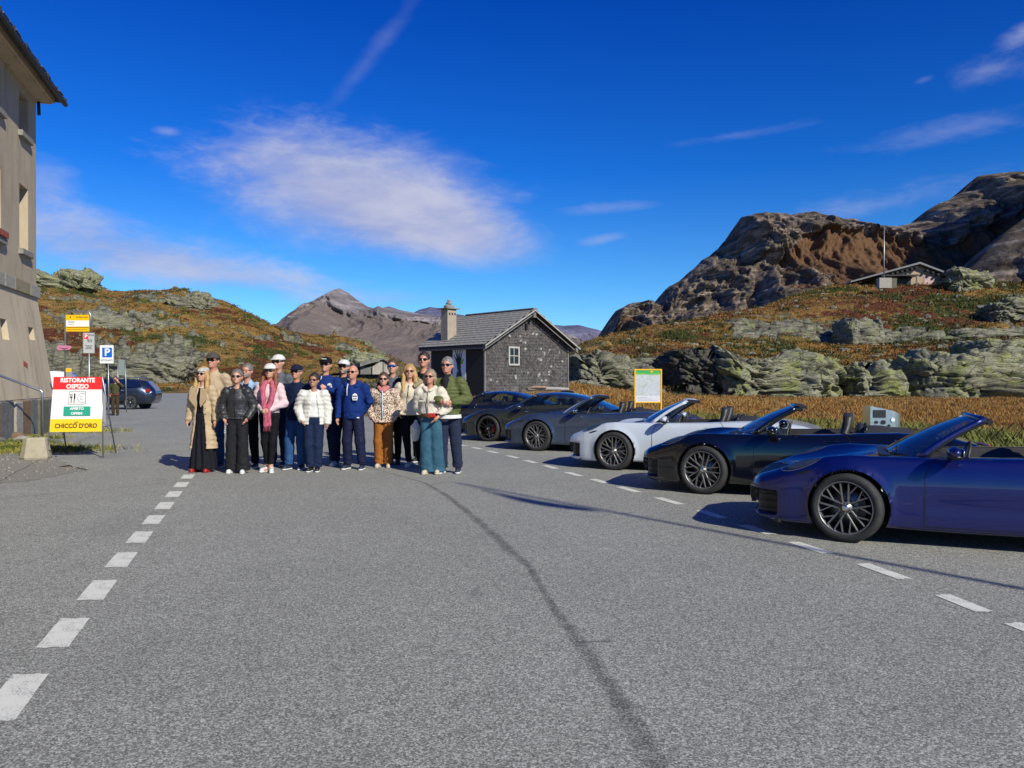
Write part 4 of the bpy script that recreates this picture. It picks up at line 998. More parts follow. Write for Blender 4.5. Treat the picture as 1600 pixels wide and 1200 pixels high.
# ---- grey two-post notice board
Yp = 40; s_ = Yp / F; p = at(190, None, Yp, 0); NB = thing('notice_board', 'narrow grey notice board on two thin steel posts in front of the dark wagon', 'notice board', tuple(p), .5)
one('post', lambda q: q.cyl((-.17, 0, 0), (-.17, 0, CH + 34 * s_), .025), M_GALV, NB)
one('post', lambda q: q.cyl((.22, 0, 0), (.17, 0, CH + 34 * s_), .025), M_GALV, NB)
one('panel', lambda q: q.box(-.14, .14, -.015, .015, CH + 9 * s_, CH + 33 * s_), mat('board_greygreen', (.16, .20, .18), .5), NB)

# ---- yellow framed hiking map
Yp = 31; s_ = Yp / F; p = at(1012.5, None, Yp, 0.08); MP = thing('map_board', 'hiking map board in a yellow frame standing in the dry grass', 'map board', tuple(p), .12)
M_YF = mat('yellow_frame_paint', (0.80, 0.44, 0.01), .4)
hw_ = 21 * s_; zt = CH + 18.5 * s_ - .08; zb_ = CH - 34.5 * s_ - .08
for sg in (-1, 1): one('post', lambda q: q.box(sg * hw_ - .03, sg * hw_ + .03, -.03, .03, 0, zt, 0, .005), M_YF, MP)
one('rail', lambda q: q.box(-hw_ + .03, hw_ - .03, -.025, .025, zt - .05, zt), M_YF, MP)
one('rail', lambda q: q.box(-hw_ + .03, hw_ - .03, -.025, .025, zb_, zb_ + .045), M_YF, MP)
def map_mat():
    m = bpy.data.materials.new('printed_map'); m.use_nodes = True
    T = NT(m.node_tree); b = T.n['Principled BSDF']
    v = T.new('ShaderNodeTexCoord').outputs['Object']
    n = T.noise(v, 3.0, 5, 0.6, 1.2); e = T.voro(v, 7, 'DISTANCE_TO_EDGE'); n2 = T.noise(v, 14, 4, .7)
    col = T.ramp(n, [(.35, (.42, .47, .40)), (.5, (.55, .57, .58)), (.65, (.48, .50, .58))])
    lines = T.sstep(T.m('ABSOLUTE', T.m('SUBTRACT', T.m('FRACT', T.m('MULTIPLY', n, 14)), .5)), .12, .04)
    col = T.mix(T.m('MULTIPLY', lines, .55), col, (.20, .24, .30)); col = T.mix(T.sstep(n2, .6, .68), col, (.22, .27, .24))
    T.link(col, b.inputs['Base Color']); b.inputs['Roughness'].default_value = .35
    return m
zc = zb_ + .045; HH_ = zt - .05 - zc
one('map_print', lambda q: q.box(-hw_ + .03, hw_ - .03, -.012, .0, zc + HH_ * .19, zc + HH_ * .86), map_mat(), MP)
one('legend_print', lambda q: q.box(-hw_ + .03, hw_ - .03, -.012, .0, zc, zc + HH_ * .19), mat('legend_white', (.62, .62, .66), .4), MP)
one('green_header', lambda q: q.box(-hw_ + .03, hw_ - .03, -.012, .0, zc + HH_ * .86, zc + HH_), mat('header_green', (.01, .30, .12), .4, c2=(.06, .45, .04), scale=1.6), MP)
one('header_swoosh', lambda q: q.add([(-hw_ + .04, -.0135, zc + HH_ * .865), (hw_ - .04, -.0135, zc + HH_ * .865), (hw_ - .04, -.0135, zc + HH_ * .91), (0, -.0135, zc + HH_ * .885), (-hw_ + .04, -.0135, zc + HH_ * .93)], [(0, 1, 2, 3, 4)]), mat('swoosh_lime', (.18, .45, .02), .4), MP)
one('logo_mark', lambda q: q.sphere((.14, -.013, zc + HH_ * .95), (.06, .002, .035), 8), M_PY, MP)
for i in range(3): one('legend_line', lambda q: q.box(-hw_ + .1, hw_ - .15 - .2 * i, -.014, -.0125, zc + HH_ * (.04 + .045 * i), zc + HH_ * (.05 + .045 * i)), mat('legend_ink', (.3, .3, .36), .5), MP)

# ---- shingled hut
beta = math.radians(42); hx = at(757, None, 40, .75)
HUT = thing('shingled_hut', 'small hut with dark shingled gable, stone slab roof and tall chimney', 'hut', tuple(hx), beta)
# local: +x along the gable (right/away), +y along the side wall (left/away)
GW, SL, WH, RH = 5.95, 4.5, 2.70, 4.40
M_SHING = None
def shingle_mat():
    m = bpy.data.materials.new('dark_shingles'); m.use_nodes = True
    T = NT(m.node_tree); b = T.n['Principled BSDF']
    v = T.new('ShaderNodeTexCoord').outputs['Object']
    vr = T.voro(T.mapping(v, (9, 9, 11)), 1.0); sp_ = T.new('ShaderNodeTexVoronoi'); sp_.inputs['Scale'].default_value = 1.0
    T.link(T.mapping(v, (8.5, 8.5, 9)), sp_.inputs['Vector']); sc_ = T.new('ShaderNodeSeparateColor'); T.link(sp_.outputs['Color'], sc_.inputs[0])
    big = T.noise(v, 0.8, 4, .6); n = T.noise(v, 30, 3, .7)
    col = T.ramp(T.m('ADD', T.m('MULTIPLY', sc_.outputs[0], .5), T.m('MULTIPLY', n, .5)), [(.2, (.028, .025, .025)), (.55, (.075, .066, .066)), (.8, (.12, .105, .105))])
    chip = T.sstep(T.m('ADD', T.m('MULTIPLY', T.noise(v, 20, 4, .78), .75), T.m('MULTIPLY', big, .25)), .545, .60)
    col = T.mix(T.m('MULTIPLY', chip, .50), col, (.30, .285, .27))
    lich = T.sstep(T.m('ADD', sc_.outputs[1], T.m('MULTIPLY', big, .5)), 1.22, 1.25)
    col = T.mix(lich, col, (.36, .345, .34))
    T.link(col, b.inputs['Base Color']); b.inputs['Roughness'].default_value = .85
    bn = T.new('ShaderNodeBump'); bn.inputs['Strength'].default_value = .7; bn.inputs['Distance'].default_value = .02
    T.link(n, bn.inputs['Height']); T.link(bn.outputs[0], b.inputs['Normal'])
    return m
M_SHING = shingle_mat(); M_DARKWOOD = mat('dark_planks', (.022, .020, .018), .85, c2=(.045, .04, .036), scale=8, bump=.5, stretch=(1, 1, 4))
def gz(x): return WH + (RH - WH) * (1 - abs(x - GW / 2) / (GW / 2))
m = MB(); m.prism([(0, 0), (GW, 0), (GW, WH), (GW / 2, RH), (0, WH)], 'y', .0, SL)
core = m.build('wall_core', M_DARKWOOD, HUT)
# shingle courses on the gable, one mesh of overlapping rows
q = MB(); rh = .155; z = -.05; r_ = 0
wx0, wx1, wz0, wz1 = 1.58, 2.34, 1.60, 2.58
while z < RH:
    x = -.02 - (r_ % 2) * .09
    while x < GW:
        w = random.uniform(.14, .24); a_ = max(x, 0.0); e_ = min(x + w - .008, GW)
        zt_ = min(z + rh * 1.25, gz((a_ + e_) / 2) - .01)
        if e_ - a_ > .03 and zt_ > z + .03 and not (e_ > wx0 and a_ < wx1 and zt_ > wz0 and z < wz1):
            o_ = random.uniform(.018, .036); q.add([(a_, -o_, z), (e_, -o_, z), (e_, -.006, zt_), (a_, -.006, zt_), (a_, 0, z), (e_, 0, z)], [(0, 1, 2, 3), (0, 4, 5, 1), (1, 5, 2), (0, 3, 4)])
        x += w
    z += rh; r_ += 1
sh = q.build('gable_shingles', M_SHING, HUT); sh['kind'] = 'stuff'
M_CORNER = mat('grey_board', (.20, .19, .185), .85, c2=(.12, .115, .11), scale=10, stretch=(1, 1, .2), bump=.4)
one('corner_board', lambda q: q.box(-.05, .045, -.065, .02, 0, WH - .02), M_CORNER, HUT)
one('corner_board', lambda q: q.box(GW - .04, GW + .05, -.065, .02, 0, WH - .02), M_CORNER, HUT)
# side wall planks, thing > part
pm = MB().box(-.036, .0, 0, 1.72, .0, .112, 0, .004).mesh('plank'); pm2 = MB().box(-.036, .0, 0, SL - 3.05, .0, .112, 0, .004).mesh('plank_short')
for k in range(21):
    o = link('side_plank', pm, M_DARKWOOD if k == 0 else None, HUT, (-.004, .02, .02 + k * .128)); o.rotation_euler = (0, -.10, 0)
    o = link('side_plank', pm2, M_DARKWOOD if k == 0 else None, HUT, (-.004, 2.98, .02 + k * .128)); o.rotation_euler = (0, -.10, 0)
pst = thing('hanging_poster', 'tall white banner with a black hand motif on the hut side wall', 'poster', tuple(HUT.matrix_world @ Vector((0, 0, 0))), 0)
pst.location = hx + Matrix.Rotation(beta, 3, 'Z') @ Vector((-.05, 1.42, .25)); pst.rotation_euler = (0, 0, beta)
one('banner', lambda q: q.box(-.012, 0, 0, 1.10, 0, 2.42), mat('banner_white', (.84, .82, .88), .6), pst)
def hand(q):
    # a stylised open hand and forearm, flat print
    def quad(a, b, w1, w2):
        a = Vector(a); b = Vector(b); d = (b - a).normalized(); n = Vector((-d.y, d.x))
        pts = [a + n * w1, a - n * w1, b - n * w2, b + n * w2]
        q.add([(-.016, 1.10 - p.x, p.y) for p in pts], [(0, 1, 2, 3)])
    P = (.52, 1.50)
    quad(P, (.20, 2.22), .07, .02); quad(P, (.42, 2.30), .07, .02); quad((.56, 1.5), (.66, 2.26), .07, .02); quad((.6, 1.5), (.84, 2.12), .06, .02); quad((.5, 1.35), (.12, 1.92), .06, .02); quad((.55, 1.4), (.95, 1.66), .05, .02)
    quad((.5, 1.75), (.55, 1.2), .20, .16); quad((.55, 1.25), (.62, .75), .13, .17); quad((.45, 1.0), (.35, .75), .08, .05); quad((.62, .9), (.85, .55), .12, .03)
one('hand_print', hand, M_BLACK, pst)
one('leaf_print', lambda q: q.add([(-.018, 1.10 - .70, 1.40), (-.018, 1.10 - .90, 1.45), (-.018, 1.10 - .86, 1.62), (-.018, 1.10 - .78, 1.78), (-.018, 1.10 - .70, 1.60)], [(0, 1, 2, 3, 4)]), mat('leaf_lime', (.35, .50, .03), .6), pst)
one('text_print', lambda q: [q.box(-.016, -.0125, .1, .5 + .1 * (i % 3), .10 + i * .09, .13 + i * .09) for i in range(4)], M_BLACK, pst)
one('door', lambda q: q.box(-.03, .0, 1.76, 2.96, .1, 2.4), M_DARKWOOD, HUT)
# gable window
wf = one('window', lambda q: (q.box(wx0, wx0 + .09, -.06, .0, wz0, wz1), q.box(wx1 - .09, wx1, -.06, 0, wz0, wz1), q.box(wx0 + .09, wx1 - .09, -.06, 0, wz0, wz0 + .09), q.box(wx0 + .09, wx1 - .09, -.06, 0, wz1 - .09, wz1), q.box((wx0+wx1)/2 - .02, (wx0+wx1)/2 + .02, -.045, 0, wz0 + .09, wz1 - .09), q.box(wx0 + .09, wx1 - .09, -.04, 0, 2.08, 2.12)), mat('pale_window_frame', (.50, .48, .45), .8, c2=(.36, .34, .32), scale=10), HUT)
for a_, b2 in ((wx0 + .09, (wx0+wx1)/2 - .02), ((wx0+wx1)/2 + .02, wx1 - .09)):
    for c_, d_ in ((wz0 + .09, 2.08), (2.12, wz1 - .09)): one('pane', lambda q: q.box(a_, b2, -.03, -.022, c_, d_), M_DARKWIN, wf)
# roof
M_RSLAB = mat('roof_stone', (.32, .305, .27), .85, c2=(.17, .16, .14), scale=3.5, bump=.8, bscale=20)
OV, OE = .55, .42
slope = math.atan2(RH - WH, GW / 2); rl = (GW / 2 + OE) / math.cos(slope)
rf = MB()
for sg in (-1, 1):
    xe = GW / 2 + sg * (GW / 2 + OE); ze = RH - (GW / 2 + OE) * math.tan(slope)
    rf.prism([(GW / 2, RH + .03), (xe, ze + .03), (xe, ze + .13), (GW / 2, RH + .13)], 'y', -OV, SL + OV)
roof = rf.build('roof', M_DARKWOOD, HUT)
sl_m = [MB().box(-.19 - .05 * i, .19 + .05 * i, -.15, .17, -.013, .013, 0, .004).mesh('slab') for i in range(3)]
first = [True] * 3
for sg in (-1, 1):
    nrow = 14
    for r_ in range(nrow):
        d = rl * (r_ + .45) / nrow; y = -OV - .02 + (r_ % 2) * .12
        while y < SL + OV:
            i = random.randrange(3); w = [.38, .48, .58][i]
            xx = GW / 2 + sg * d * math.cos(slope); zz = RH + .16 - d * math.sin(slope)
            o = link('roof_slab', sl_m[i], M_RSLAB if first[i] else None, roof, (xx, y + w / 2, zz)); first[i] = False
            o.rotation_euler = (0, sg * (slope - .07) + random.uniform(-.02, .02), 0); o.rotation_euler = (Matrix.Rotation(sg * (slope - .08) + random.uniform(-.025, .025), 3, 'Y') @ Matrix.Rotation(PI / 2, 3, 'Z')).to_euler() 
            y += w + .01
one('ridge_cap', lambda q: q.box(GW / 2 - .16, GW / 2 + .16, -OV - .02, SL + OV, RH + .15, RH + .20, 0, .01), M_RSLAB, HUT)
M_BARGE = mat('pale_bargeboard', (.42, .41, .39), .8, c2=(.26, .25, .24), scale=8)
for sg in (-1, 1):
    xe = GW / 2 + sg * (GW / 2 + OE); ze = RH - (GW / 2 + OE) * math.tan(slope)
    one('bargeboard', lambda q: q.prism([(GW / 2, RH + .12), (xe, ze + .12), (xe, ze + .04), (GW / 2, RH + .04)], 'y', -OV - .035, -OV - .003), M_BARGE, HUT)
    one('bargeboard', lambda q: q.prism([(GW / 2, RH - .10), (xe, ze - .10), (xe, ze - .16), (GW / 2, RH - .16)], 'y', -OV + .12, -OV + .16), M_CORNER, HUT)
one('ridge_beam', lambda q: q.box(GW / 2 - .09, GW / 2 + .09, -OV + .02, 0, RH - .30, RH - .04), M_CORNER, HUT)
one('eaves_beam', lambda q: q.box(-OE + .03, -OE + .12, -OV + .02, SL + OV, WH - .30, WH - .12), M_CORNER, HUT)
one('eaves_beam', lambda q: q.box(GW + .12, GW + .30, -OV + .02, SL + OV, WH - .30, WH - .10), M_CORNER, HUT)
one('gable_lamp', lambda q: (q.box(GW / 2 - .25, GW / 2 - .13, -.15, -.03, RH - .85, RH - .6), q.sphere((GW / 2 - .19, -.1, RH - .9), .05, 6)), M_BLACK, HUT)
# chimney
ch = one('chimney', lambda q: q.box(.14, .74, SL - 1.30, SL - .70, WH - .1, WH + 1.93, 0, .02), mat('chimney_plaster', (.40, .33, .25), .9, c2=(.30, .245, .19), scale=4, bump=.5), HUT)
one('chimney_cap', lambda q: q.box(.0, .88, SL - 1.44, SL - .56, WH + 1.94, WH + 2.0, 0, .01), M_RSLAB, ch)
one('chimney_base', lambda q: q.box(.08, .80, SL - 1.36, SL - .64, WH - .05, WH + .24, 0, .03), M_RSLAB, ch)
one('smoke_vent', lambda q: [q.box(.22 + i * .18, .31 + i * .18, SL - 1.306, SL - 1.302, WH + 1.62, WH + 1.74) for i in range(3)], M_BLACK, ch)
for (a_, b2, c_, r) in ((.3, SL - 1.05, 2.08, .2), (.6, SL - 1.0, 2.07, .19), (.46, SL - .9, 2.10, .2), (.45, SL - 1.02, 2.26, .16), (.46, SL - 1.0, 2.40, .11)):
    q = MB(); q.sphere((a_, b2, WH + c_), (r, r * .9, r * .6), 8, 0, .15); o = q.build('cap_stone', M_RSLAB, ch)

# log and clutter in front of the hut
lg = thing('driftwood_log', 'bleached log with an orange broken end lying in front of the hut gable', 'log', tuple(at(853, 608, 37)), .15)
one('trunk', lambda q: q.tube([(-.85, 0, 0), (-.3, .05, .03), (.4, 0, .02), (1.1, .05, 0)], [.10, .09, .08, .06], 9), mat('bleached_wood', (.42, .39, .36), .8, c2=(.28, .26, .23), scale=12, stretch=(.2, 1, 1)), lg)
one('broken_end', lambda q: q.tube([(-.95, 0, .02), (-.55, -.08, .10), (.0, -.10, .09)], [.05, .07, .05], 7), mat('rust_wood', (.25, .10, .035), .85, c2=(.36, .30, .24), scale=6), lg)

# ---- ruined barn behind the group
rb = at(596, None, 140, 0); rb.z = CH + (HY - 576) / F * 140
RB = thing('stone_barn', 'low roofless looking stone barn with pale gable beyond the group of people', 'barn', tuple(rb), .35)
k_ = 140 / F
one('gable_wall', lambda q: q.prism([(-14 * k_, -1), (16 * k_, -1), (16 * k_, 5 * k_), (2 * k_, 13 * k_), (-14 * k_, 3 * k_)], 'y', 0, .5), plaster('barn_stone', (.42, .38, .32), (.30, .27, .23), (.2, .18, .15)), RB)
one('corner_pillar', lambda q: q.box(2 * k_, 4.4 * k_, -.1, 0, -.5, 13 * k_), M_STONES[0], RB)
def rr(q):
    q.prism([(2 * k_, 14.5 * k_), (20 * k_, 3.5 * k_), (20 * k_, 5.5 * k_), (2 * k_, 16.5 * k_)], 'y', -.6, 5)
    q.prism([(2 * k_, 14.5 * k_), (2 * k_, 16.5 * k_), (-34 * k_, 9 * k_), (-34 * k_, 3 * k_)], 'y', -.6, 5)
one('sagging_roof', rr, mat('mossy_slabs', (.12, .115, .10), .9, c2=(.26, .26, .22), scale=1.3, bump=1, bscale=4, bdist=.2), RB)
one('side_wall', lambda q: q.box(-32 * k_, -14 * k_, .5, .9, -1, 3 * k_), M_STONES[0], RB)

# ---- hilltop house with mast
Yh = 128; k_ = Yh / F; hp = at(1400, None, Yh, CH + (HY - 441) / F * Yh)
HTH = thing('hilltop_house', 'low wide gabled house on the crest of the right hill', 'house', tuple(hp), -.08)
M_HW = plaster('hill_house_wall', (.46, .34, .22), (.38, .28, .18), (.30, .27, .24), 1.2)
one('gable_wall', lambda q: q.prism([(-28 * k_, -3), (78 * k_, -3), (74 * k_, 7 * k_), (32 * k_, 26 * k_), (-28 * k_, 9 * k_)], 'y', 0, 9), M_HW, HTH)
def hr_(q):
    q.prism([(32 * k_, 27 * k_), (82 * k_, 7 * k_), (82 * k_, 9.5 * k_), (32 * k_, 30 * k_)], 'y', -1.0, 10)
    q.prism([(32 * k_, 27 * k_), (32 * k_, 30 * k_), (-72 * k_, 1.5 * k_), (-72 * k_, -.8 * k_)], 'y', -1.0, 10)
rfh = one('roof', hr_, mat('grey_sheet_roof', (.20, .21, .22), .6, c2=(.13, .135, .14), scale=2), HTH)
for i in range(14):
    t = i / 13; 
    if t < .62: x_ = -30 * k_ + t / .62 * 58 * k_; z_ = 26 * k_ - (32 * k_ - x_) * 26 / 104 * 1.0 - .25
    else: x_ = 36 * k_ + (t - .62) / .38 * 40 * k_; z_ = 26 * k_ - (x_ - 32 * k_) * .40 - .3
    one('rafter_end', lambda q: q.box(x_ - .16, x_ + .16, -.9, -.03, z_ - .28, z_), M_DARKWOOD, HTH)
one('dark_opening', lambda q: q.box(2 * k_, 22 * k_, -.08, -.02, -.5, 7 * k_), M_BLACK, HTH)
one('porch_roof', lambda q: q.box(-30 * k_, 25 * k_, -2.2, -.1, 7 * k_, 9 * k_), M_GUTTER, HTH)
one('low_wall', lambda q: q.box(-32 * k_, -8 * k_, -2.4, -2.0, -1.5, 3.4 * k_), M_STONES[2], HTH)
one('pink_mural', lambda q: q.box(42 * k_, 56 * k_, -.06, -.02, -.5, 8 * k_), mat('mural_pink', (.50, .28, .34), .8, c2=(.62, .5, .4), scale=2), HTH)
one('porch_post', lambda q: q.box(21.5 * k_, 22.8 * k_, -2.2, -2.0, -1, 7 * k_), M_CORNER, HTH)
mp = at(1381, None, 118, CH + (HY - 440) / F * 118)
MS = thing('antenna_mast', 'thin tall metal mast standing left of the hilltop house', 'mast', tuple(mp))
one('pole', lambda q: q.cyl((0, 0, -1.5), (0, 0, 88 / F * 118), .11, 8, 0, .06), M_GALV, MS)
one('foot_plinth', lambda q: q.box(-.9, .9, -.5, .5, -1, .5), M_STONES[3], MS)

# ---- stainless service pillars behind the cars
def service(px, py_top, Y, wpx, label, dark=False):
    k_ = Y / F; p = at(px, None, Y, 0); t = thing('service_pillar', label, 'service pillar', tuple(p), -.1)
    h = CH + (HY - py_top) * k_; w = wpx * k_
    prof = [(-.5 * w, -.35 * w)] + [( .5 * w * math.sin(a) * .9 + .05 * w, -.35 * w * math.cos(a)) for a in np.linspace(.2, PI / 2, 6)] + [(.5 * w, .35 * w), (-.5 * w, .35 * w)]
    q = MB(); n = len(prof)
    v = [(x, y, 0) for x, y in prof] + [(x, y, h - .28 * w * ((x + .5 * w) / w) ** 1.6) for x, y in prof]
    q.add(v, [tuple(range(n))[::-1], tuple(range(n, 2 * n))] + [(i, (i + 1) % n, n + (i + 1) % n, n + i) for i in range(n)])
    q.build('steel_housing', mat('bright_steel', (.80, .80, .79), .28, 1.0, c2=(.65, .65, .64), scale=8) if not dark else mat('dark_steel', (.10, .10, .11), .3, .9), t)
    f = -.36 * w
    one('display', lambda q: q.box(-.42 * w, -.05 * w, f - .012, f - .002, h - .36 * w, h - .12 * w), M_BLACK, t)
    for i, (a, b2, r) in enumerate(((-.33, .50, .05), (-.12, .50, .07), (.16, .42, .06), (.05, .60, .04), (-.36, .72, .04), (-.2, .85, .05), (.1, .85, .05), (-.36, .9, .04))):
        one('dial', lambda q: q.cyl((a * w, f - .02, h - b2 * w), (a * w, f + .02, h - b2 * w), r * w, 10), [M_BLACK, M_WHITE, M_GUTTER][(i * 2) % 3], t)
    one('sticker', lambda q: q.box(-.4 * w, -.02 * w, f - .008, f - .002, h - 1.05 * w, h - .98 * w), M_BLACK, t)
    return t
service(1380, 634, 17.5, 50, 'stainless steel camper service pillar with dials behind the black convertible')
cyl = thing('water_post', 'dark domed metal post behind the slate blue convertible headrests', 'post', tuple(at(886, None, 24, 0)))
one('body', lambda q: q.lathe([(.02, CH + (HY - 611) / F * 24 + .02), (.18, CH + (HY - 611) / F * 24), (.26, CH + (HY - 611) / F * 24 - .10), (.30, CH + (HY - 611) / F * 24 - .25), (.30, 0)], 16, 0, 'z'), mat('black_steel_post', (.06, .06, .065), .3, .8), cyl)
one('cap_ring', lambda q: q.lathe([(.315, 1.0), (.33, 1.02), (.33, 1.08), (.315, 1.10)], 16, 0, 'z'), M_STEEL, cyl)

# ---- flagpole behind the camera: it throws the long thin shadow over the road
tip = gnd(714, 754.5); tanv = math.tan(SUN_EL); H_ = 11.5; Lh = H_ / tanv; sd = Vector((SUN_DIR.x, SUN_DIR.y, 0)).normalized()
FP = thing('flagpole', 'tall flagpole with limp flag casting its long thin shadow over the asphalt', 'flagpole', tuple(tip + sd * Lh))
one('pole', lambda q: q.tube([(0, 0, 0), (0, 0, H_)], [.055, .032], 10), M_WHITE, FP)
def flag(q):
    n = 14; vs = []
    side = Vector((-sd.y, sd.x, 0))
    for i in range(n):
        t = i / (n - 1); z = H_ - .22 - 1.75 * t; w = .01 + .24 * math.sin(PI * t ** 1.5) ** .9
        vs += [tuple(-side * (.05 + .10 * math.sin(PI * t)) + Vector((0, 0, z))), tuple(-side * (.08 + .08 * math.sin(PI * t) + w * .6) + sd * .05 * math.sin(i * 1.7) + Vector((0, 0, z - .1))), tuple(-side * (.10 + .04 * math.sin(PI * t) + w) + Vector((0, 0, z - .2)))]
    q.add(vs, [(i*3+k, i*3+k+1, (i+1)*3+k+1, (i+1)*3+k) for i in range(n-1) for k in range(2)])
one('flag', flag, M_RED, FP)
# ================================================================== CARS
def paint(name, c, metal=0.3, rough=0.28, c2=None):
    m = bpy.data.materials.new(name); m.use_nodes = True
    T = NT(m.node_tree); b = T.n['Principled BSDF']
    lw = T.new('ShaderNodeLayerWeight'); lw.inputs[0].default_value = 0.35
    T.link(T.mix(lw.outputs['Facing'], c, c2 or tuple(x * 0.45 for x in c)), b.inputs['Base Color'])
    v = T.new('ShaderNodeTexCoord').outputs['Object']
    b.inputs['Metallic'].default_value = metal
    b.inputs['Coat Weight'].default_value = 1.0; b.inputs['Coat Roughness'].default_value = 0.02
    T.link(T.m('ADD', rough, T.m('MULTIPLY', T.noise(v, 3, 4, .6), 0.06)), b.inputs['Roughness'])
    return m
M_TYRE = mat('tyre_rubber', (0.018, 0.018, 0.019), .75, c2=(0.035, 0.034, 0.033), scale=20, bump=.3, bscale=60)
M_RIM = mat('satin_grey_alloy', (0.24, 0.235, 0.235), .38, .75)
M_RIMB = mat('black_alloy', (0.02, 0.02, 0.02), .3, .6)
M_DISC = mat('brake_disc', (.20, .20, .20), .35, .9)
M_CALR = mat('red_caliper', (.55, .01, .02), .35)
M_CALB = mat('black_caliper', (.02, .02, .02), .4)
M_TRIM = mat('black_trim', (.010, .010, .011), .4)
M_LEATH = mat('black_leather', (.022, .021, .022), .5, c2=(.035, .034, .034), scale=9, bump=.2)
M_SOFT = mat('soft_top_cloth', (.022, .022, .024), .9, bump=.3, bscale=160)
M_CHROME = mat('chrome', (.7, .7, .7), .12, 1.0)
def glass_mat(name='tinted_glass', a=0.45, c=(.012, .02, .03)):
    m = bpy.data.materials.new(name); m.use_nodes = True
    T = NT(m.node_tree); b = T.n['Principled BSDF']; out = T.n['Material Output']
    b.inputs['Base Color'].default_value = (*c, 1); b.inputs['Roughness'].default_value = 0.02; b.inputs['Specular IOR Level'].default_value = 1.0
    b.inputs['Coat Weight'].default_value = 1.0; b.inputs['IOR'].default_value = 1.7
    tr = T.new('ShaderNodeBsdfTransparent'); tr.inputs[0].default_value = (.72, .82, .80, 1)
    mx = T.new('ShaderNodeMixShader'); mx.inputs[0].default_value = a
    T.link(tr.outputs[0], mx.inputs[1]); T.link(b.outputs[0], mx.inputs[2]); T.link(mx.outputs[0], out.inputs[0])
    return m
M_GLASS = glass_mat('windscreen_glass', .80); M_SIDEG = glass_mat('side_glass', .30); M_DGLASS = glass_mat('dark_car_glass', .9, (.008, .01, .012))
M_LAMPG = glass_mat('lamp_glass', .40, (.03, .035, .04)); M_LAMPI = mat('lamp_reflector', (.55, .57, .6), .2, .8)
M_TAIL = mat('tail_lamp', (.45, .01, .01), .2)

def smooth_fn(xs, vs, n=9):
    X = np.linspace(-0.2, 4.8, 1001); V = np.interp(X, xs, vs)
    k = np.hanning(n * 2 + 1); k /= k.sum(); V2 = np.convolve(np.pad(V, n, mode='edge'), k, mode='valid')
    return lambda x: np.interp(x, X, V2)
XS = [0, .04, .12, .25, .4, .6, .8, .97, 1.2, 1.5, 1.8, 2.2, 2.6, 3.0, 3.42, 3.8, 4.1, 4.35, 4.48, 4.52]
F_W = smooth_fn(XS, [.40, .60, .715, .79, .845, .885, .915, .925, .915, .900, .895, .895, .905, .930, .945, .925, .885, .79, .66, .45], 7)
F_ZB = smooth_fn(XS, [.33, .215, .165, .145, .14, .14, .15, .16, .16, .15, .145, .145, .15, .16, .17, .18, .20, .25, .34, .45], 5)
F_ZS = smooth_fn(XS, [.47, .555, .600, .650, .71, .780, .832, .850, .845, .842, .842, .848, .860, .885, .905, .885, .835, .765, .67, .52], 9)
F_ZC = smooth_fn(XS, [.475, .560, .598, .625, .648, .682, .716, .745, .790, .845, .86, .87, .88, .91, .92, .89, .84, .77, .68, .52], 9)
F_YR = smooth_fn(XS, [.80, .80, .80, .80, .82, .84, .855, .86, .875, .885, .885, .885, .875, .85, .82, .80, .80, .80, .80, .80], 9)
NTT = 10
def section(x, t):
    """arrays x, t (0..10) -> y, z on the half section"""
    w = F_W(x); zb = F_ZB(x); zs = F_ZS(x); zc = F_ZC(x); ys = w * F_YR(x); H = zs - zb
    P = [(w * .80, zb), (w * .945, zb + .012), (w * .985, zb + .13 * H + .01), (w * 1.0, zb + .42 * H), (w * .992, zb + .70 * H), (ys + .62 * (w - ys), zs - .075 * H - .012),
         (ys, zs), (ys * .80, zc + .52 * (zs - zc)), (ys * .55, zc + .12 * (zs - zc)), (w * .24, zc + .004), (w * 0.0, zc + .006)]
    Py = np.stack([np.broadcast_to(p[0], x.shape) for p in P]); Pz = np.stack([np.broadcast_to(p[1], x.shape) for p in P])
    i = np.clip(np.floor(t).astype(int), 0, 9); f = t - i
    def cr(A):
        g = lambda j: np.take_along_axis(A, np.clip(j, 0, 10)[None], 0)[0]
        a, b, c, d = g(i - 1), g(i), g(i + 1), g(i + 2)
        d = np.where(i + 2 > 10, 2 * c - b, d) if A is Pz else np.where(i + 2 > 10, -b, d)
        a = np.where(i < 1, 2 * b - c, a)
        return .5 * ((2 * b) + (-a + c) * f + (2*a - 5*b + 4*c - d) * f**2 + (-a + 3*b - 3*c + d) * f**3)
    return cr(Py), cr(Pz)
def nose(x, y, z):
    """bend the nose back at its sides and shape the bumper"""
    return x
WF, WR, RT = 0.97, 3.42, 0.340
def surf(x, t, side=-1, off=0.0):
    x = np.asarray(x, float); t = np.asarray(t, float); x, t = np.broadcast_arrays(x, t)
    y, z = section(x, t)
    e = 1e-3
    y1, z1 = section(x + e, t); y2, z2 = section(x, np.minimum(t + e * 5, 10)); 
    du = np.stack([np.full_like(x, e), y1 - y, z1 - z], -1); dv = np.stack([np.zeros_like(x), y2 - y, z2 - z], -1)
    n = np.cross(du, dv); n /= np.linalg.norm(n, axis=-1, keepdims=True) + 1e-12
    n = np.where((n[..., 1:2] * .6 + n[..., 2:3] * .8 < 0), -n, n)
    p = np.stack([x, y, z], -1) + n * off
    p[..., 1] *= side * -1 if side < 0 else 1
    if side < 0: p[..., 1] = -np.abs(p[..., 1])
    return p
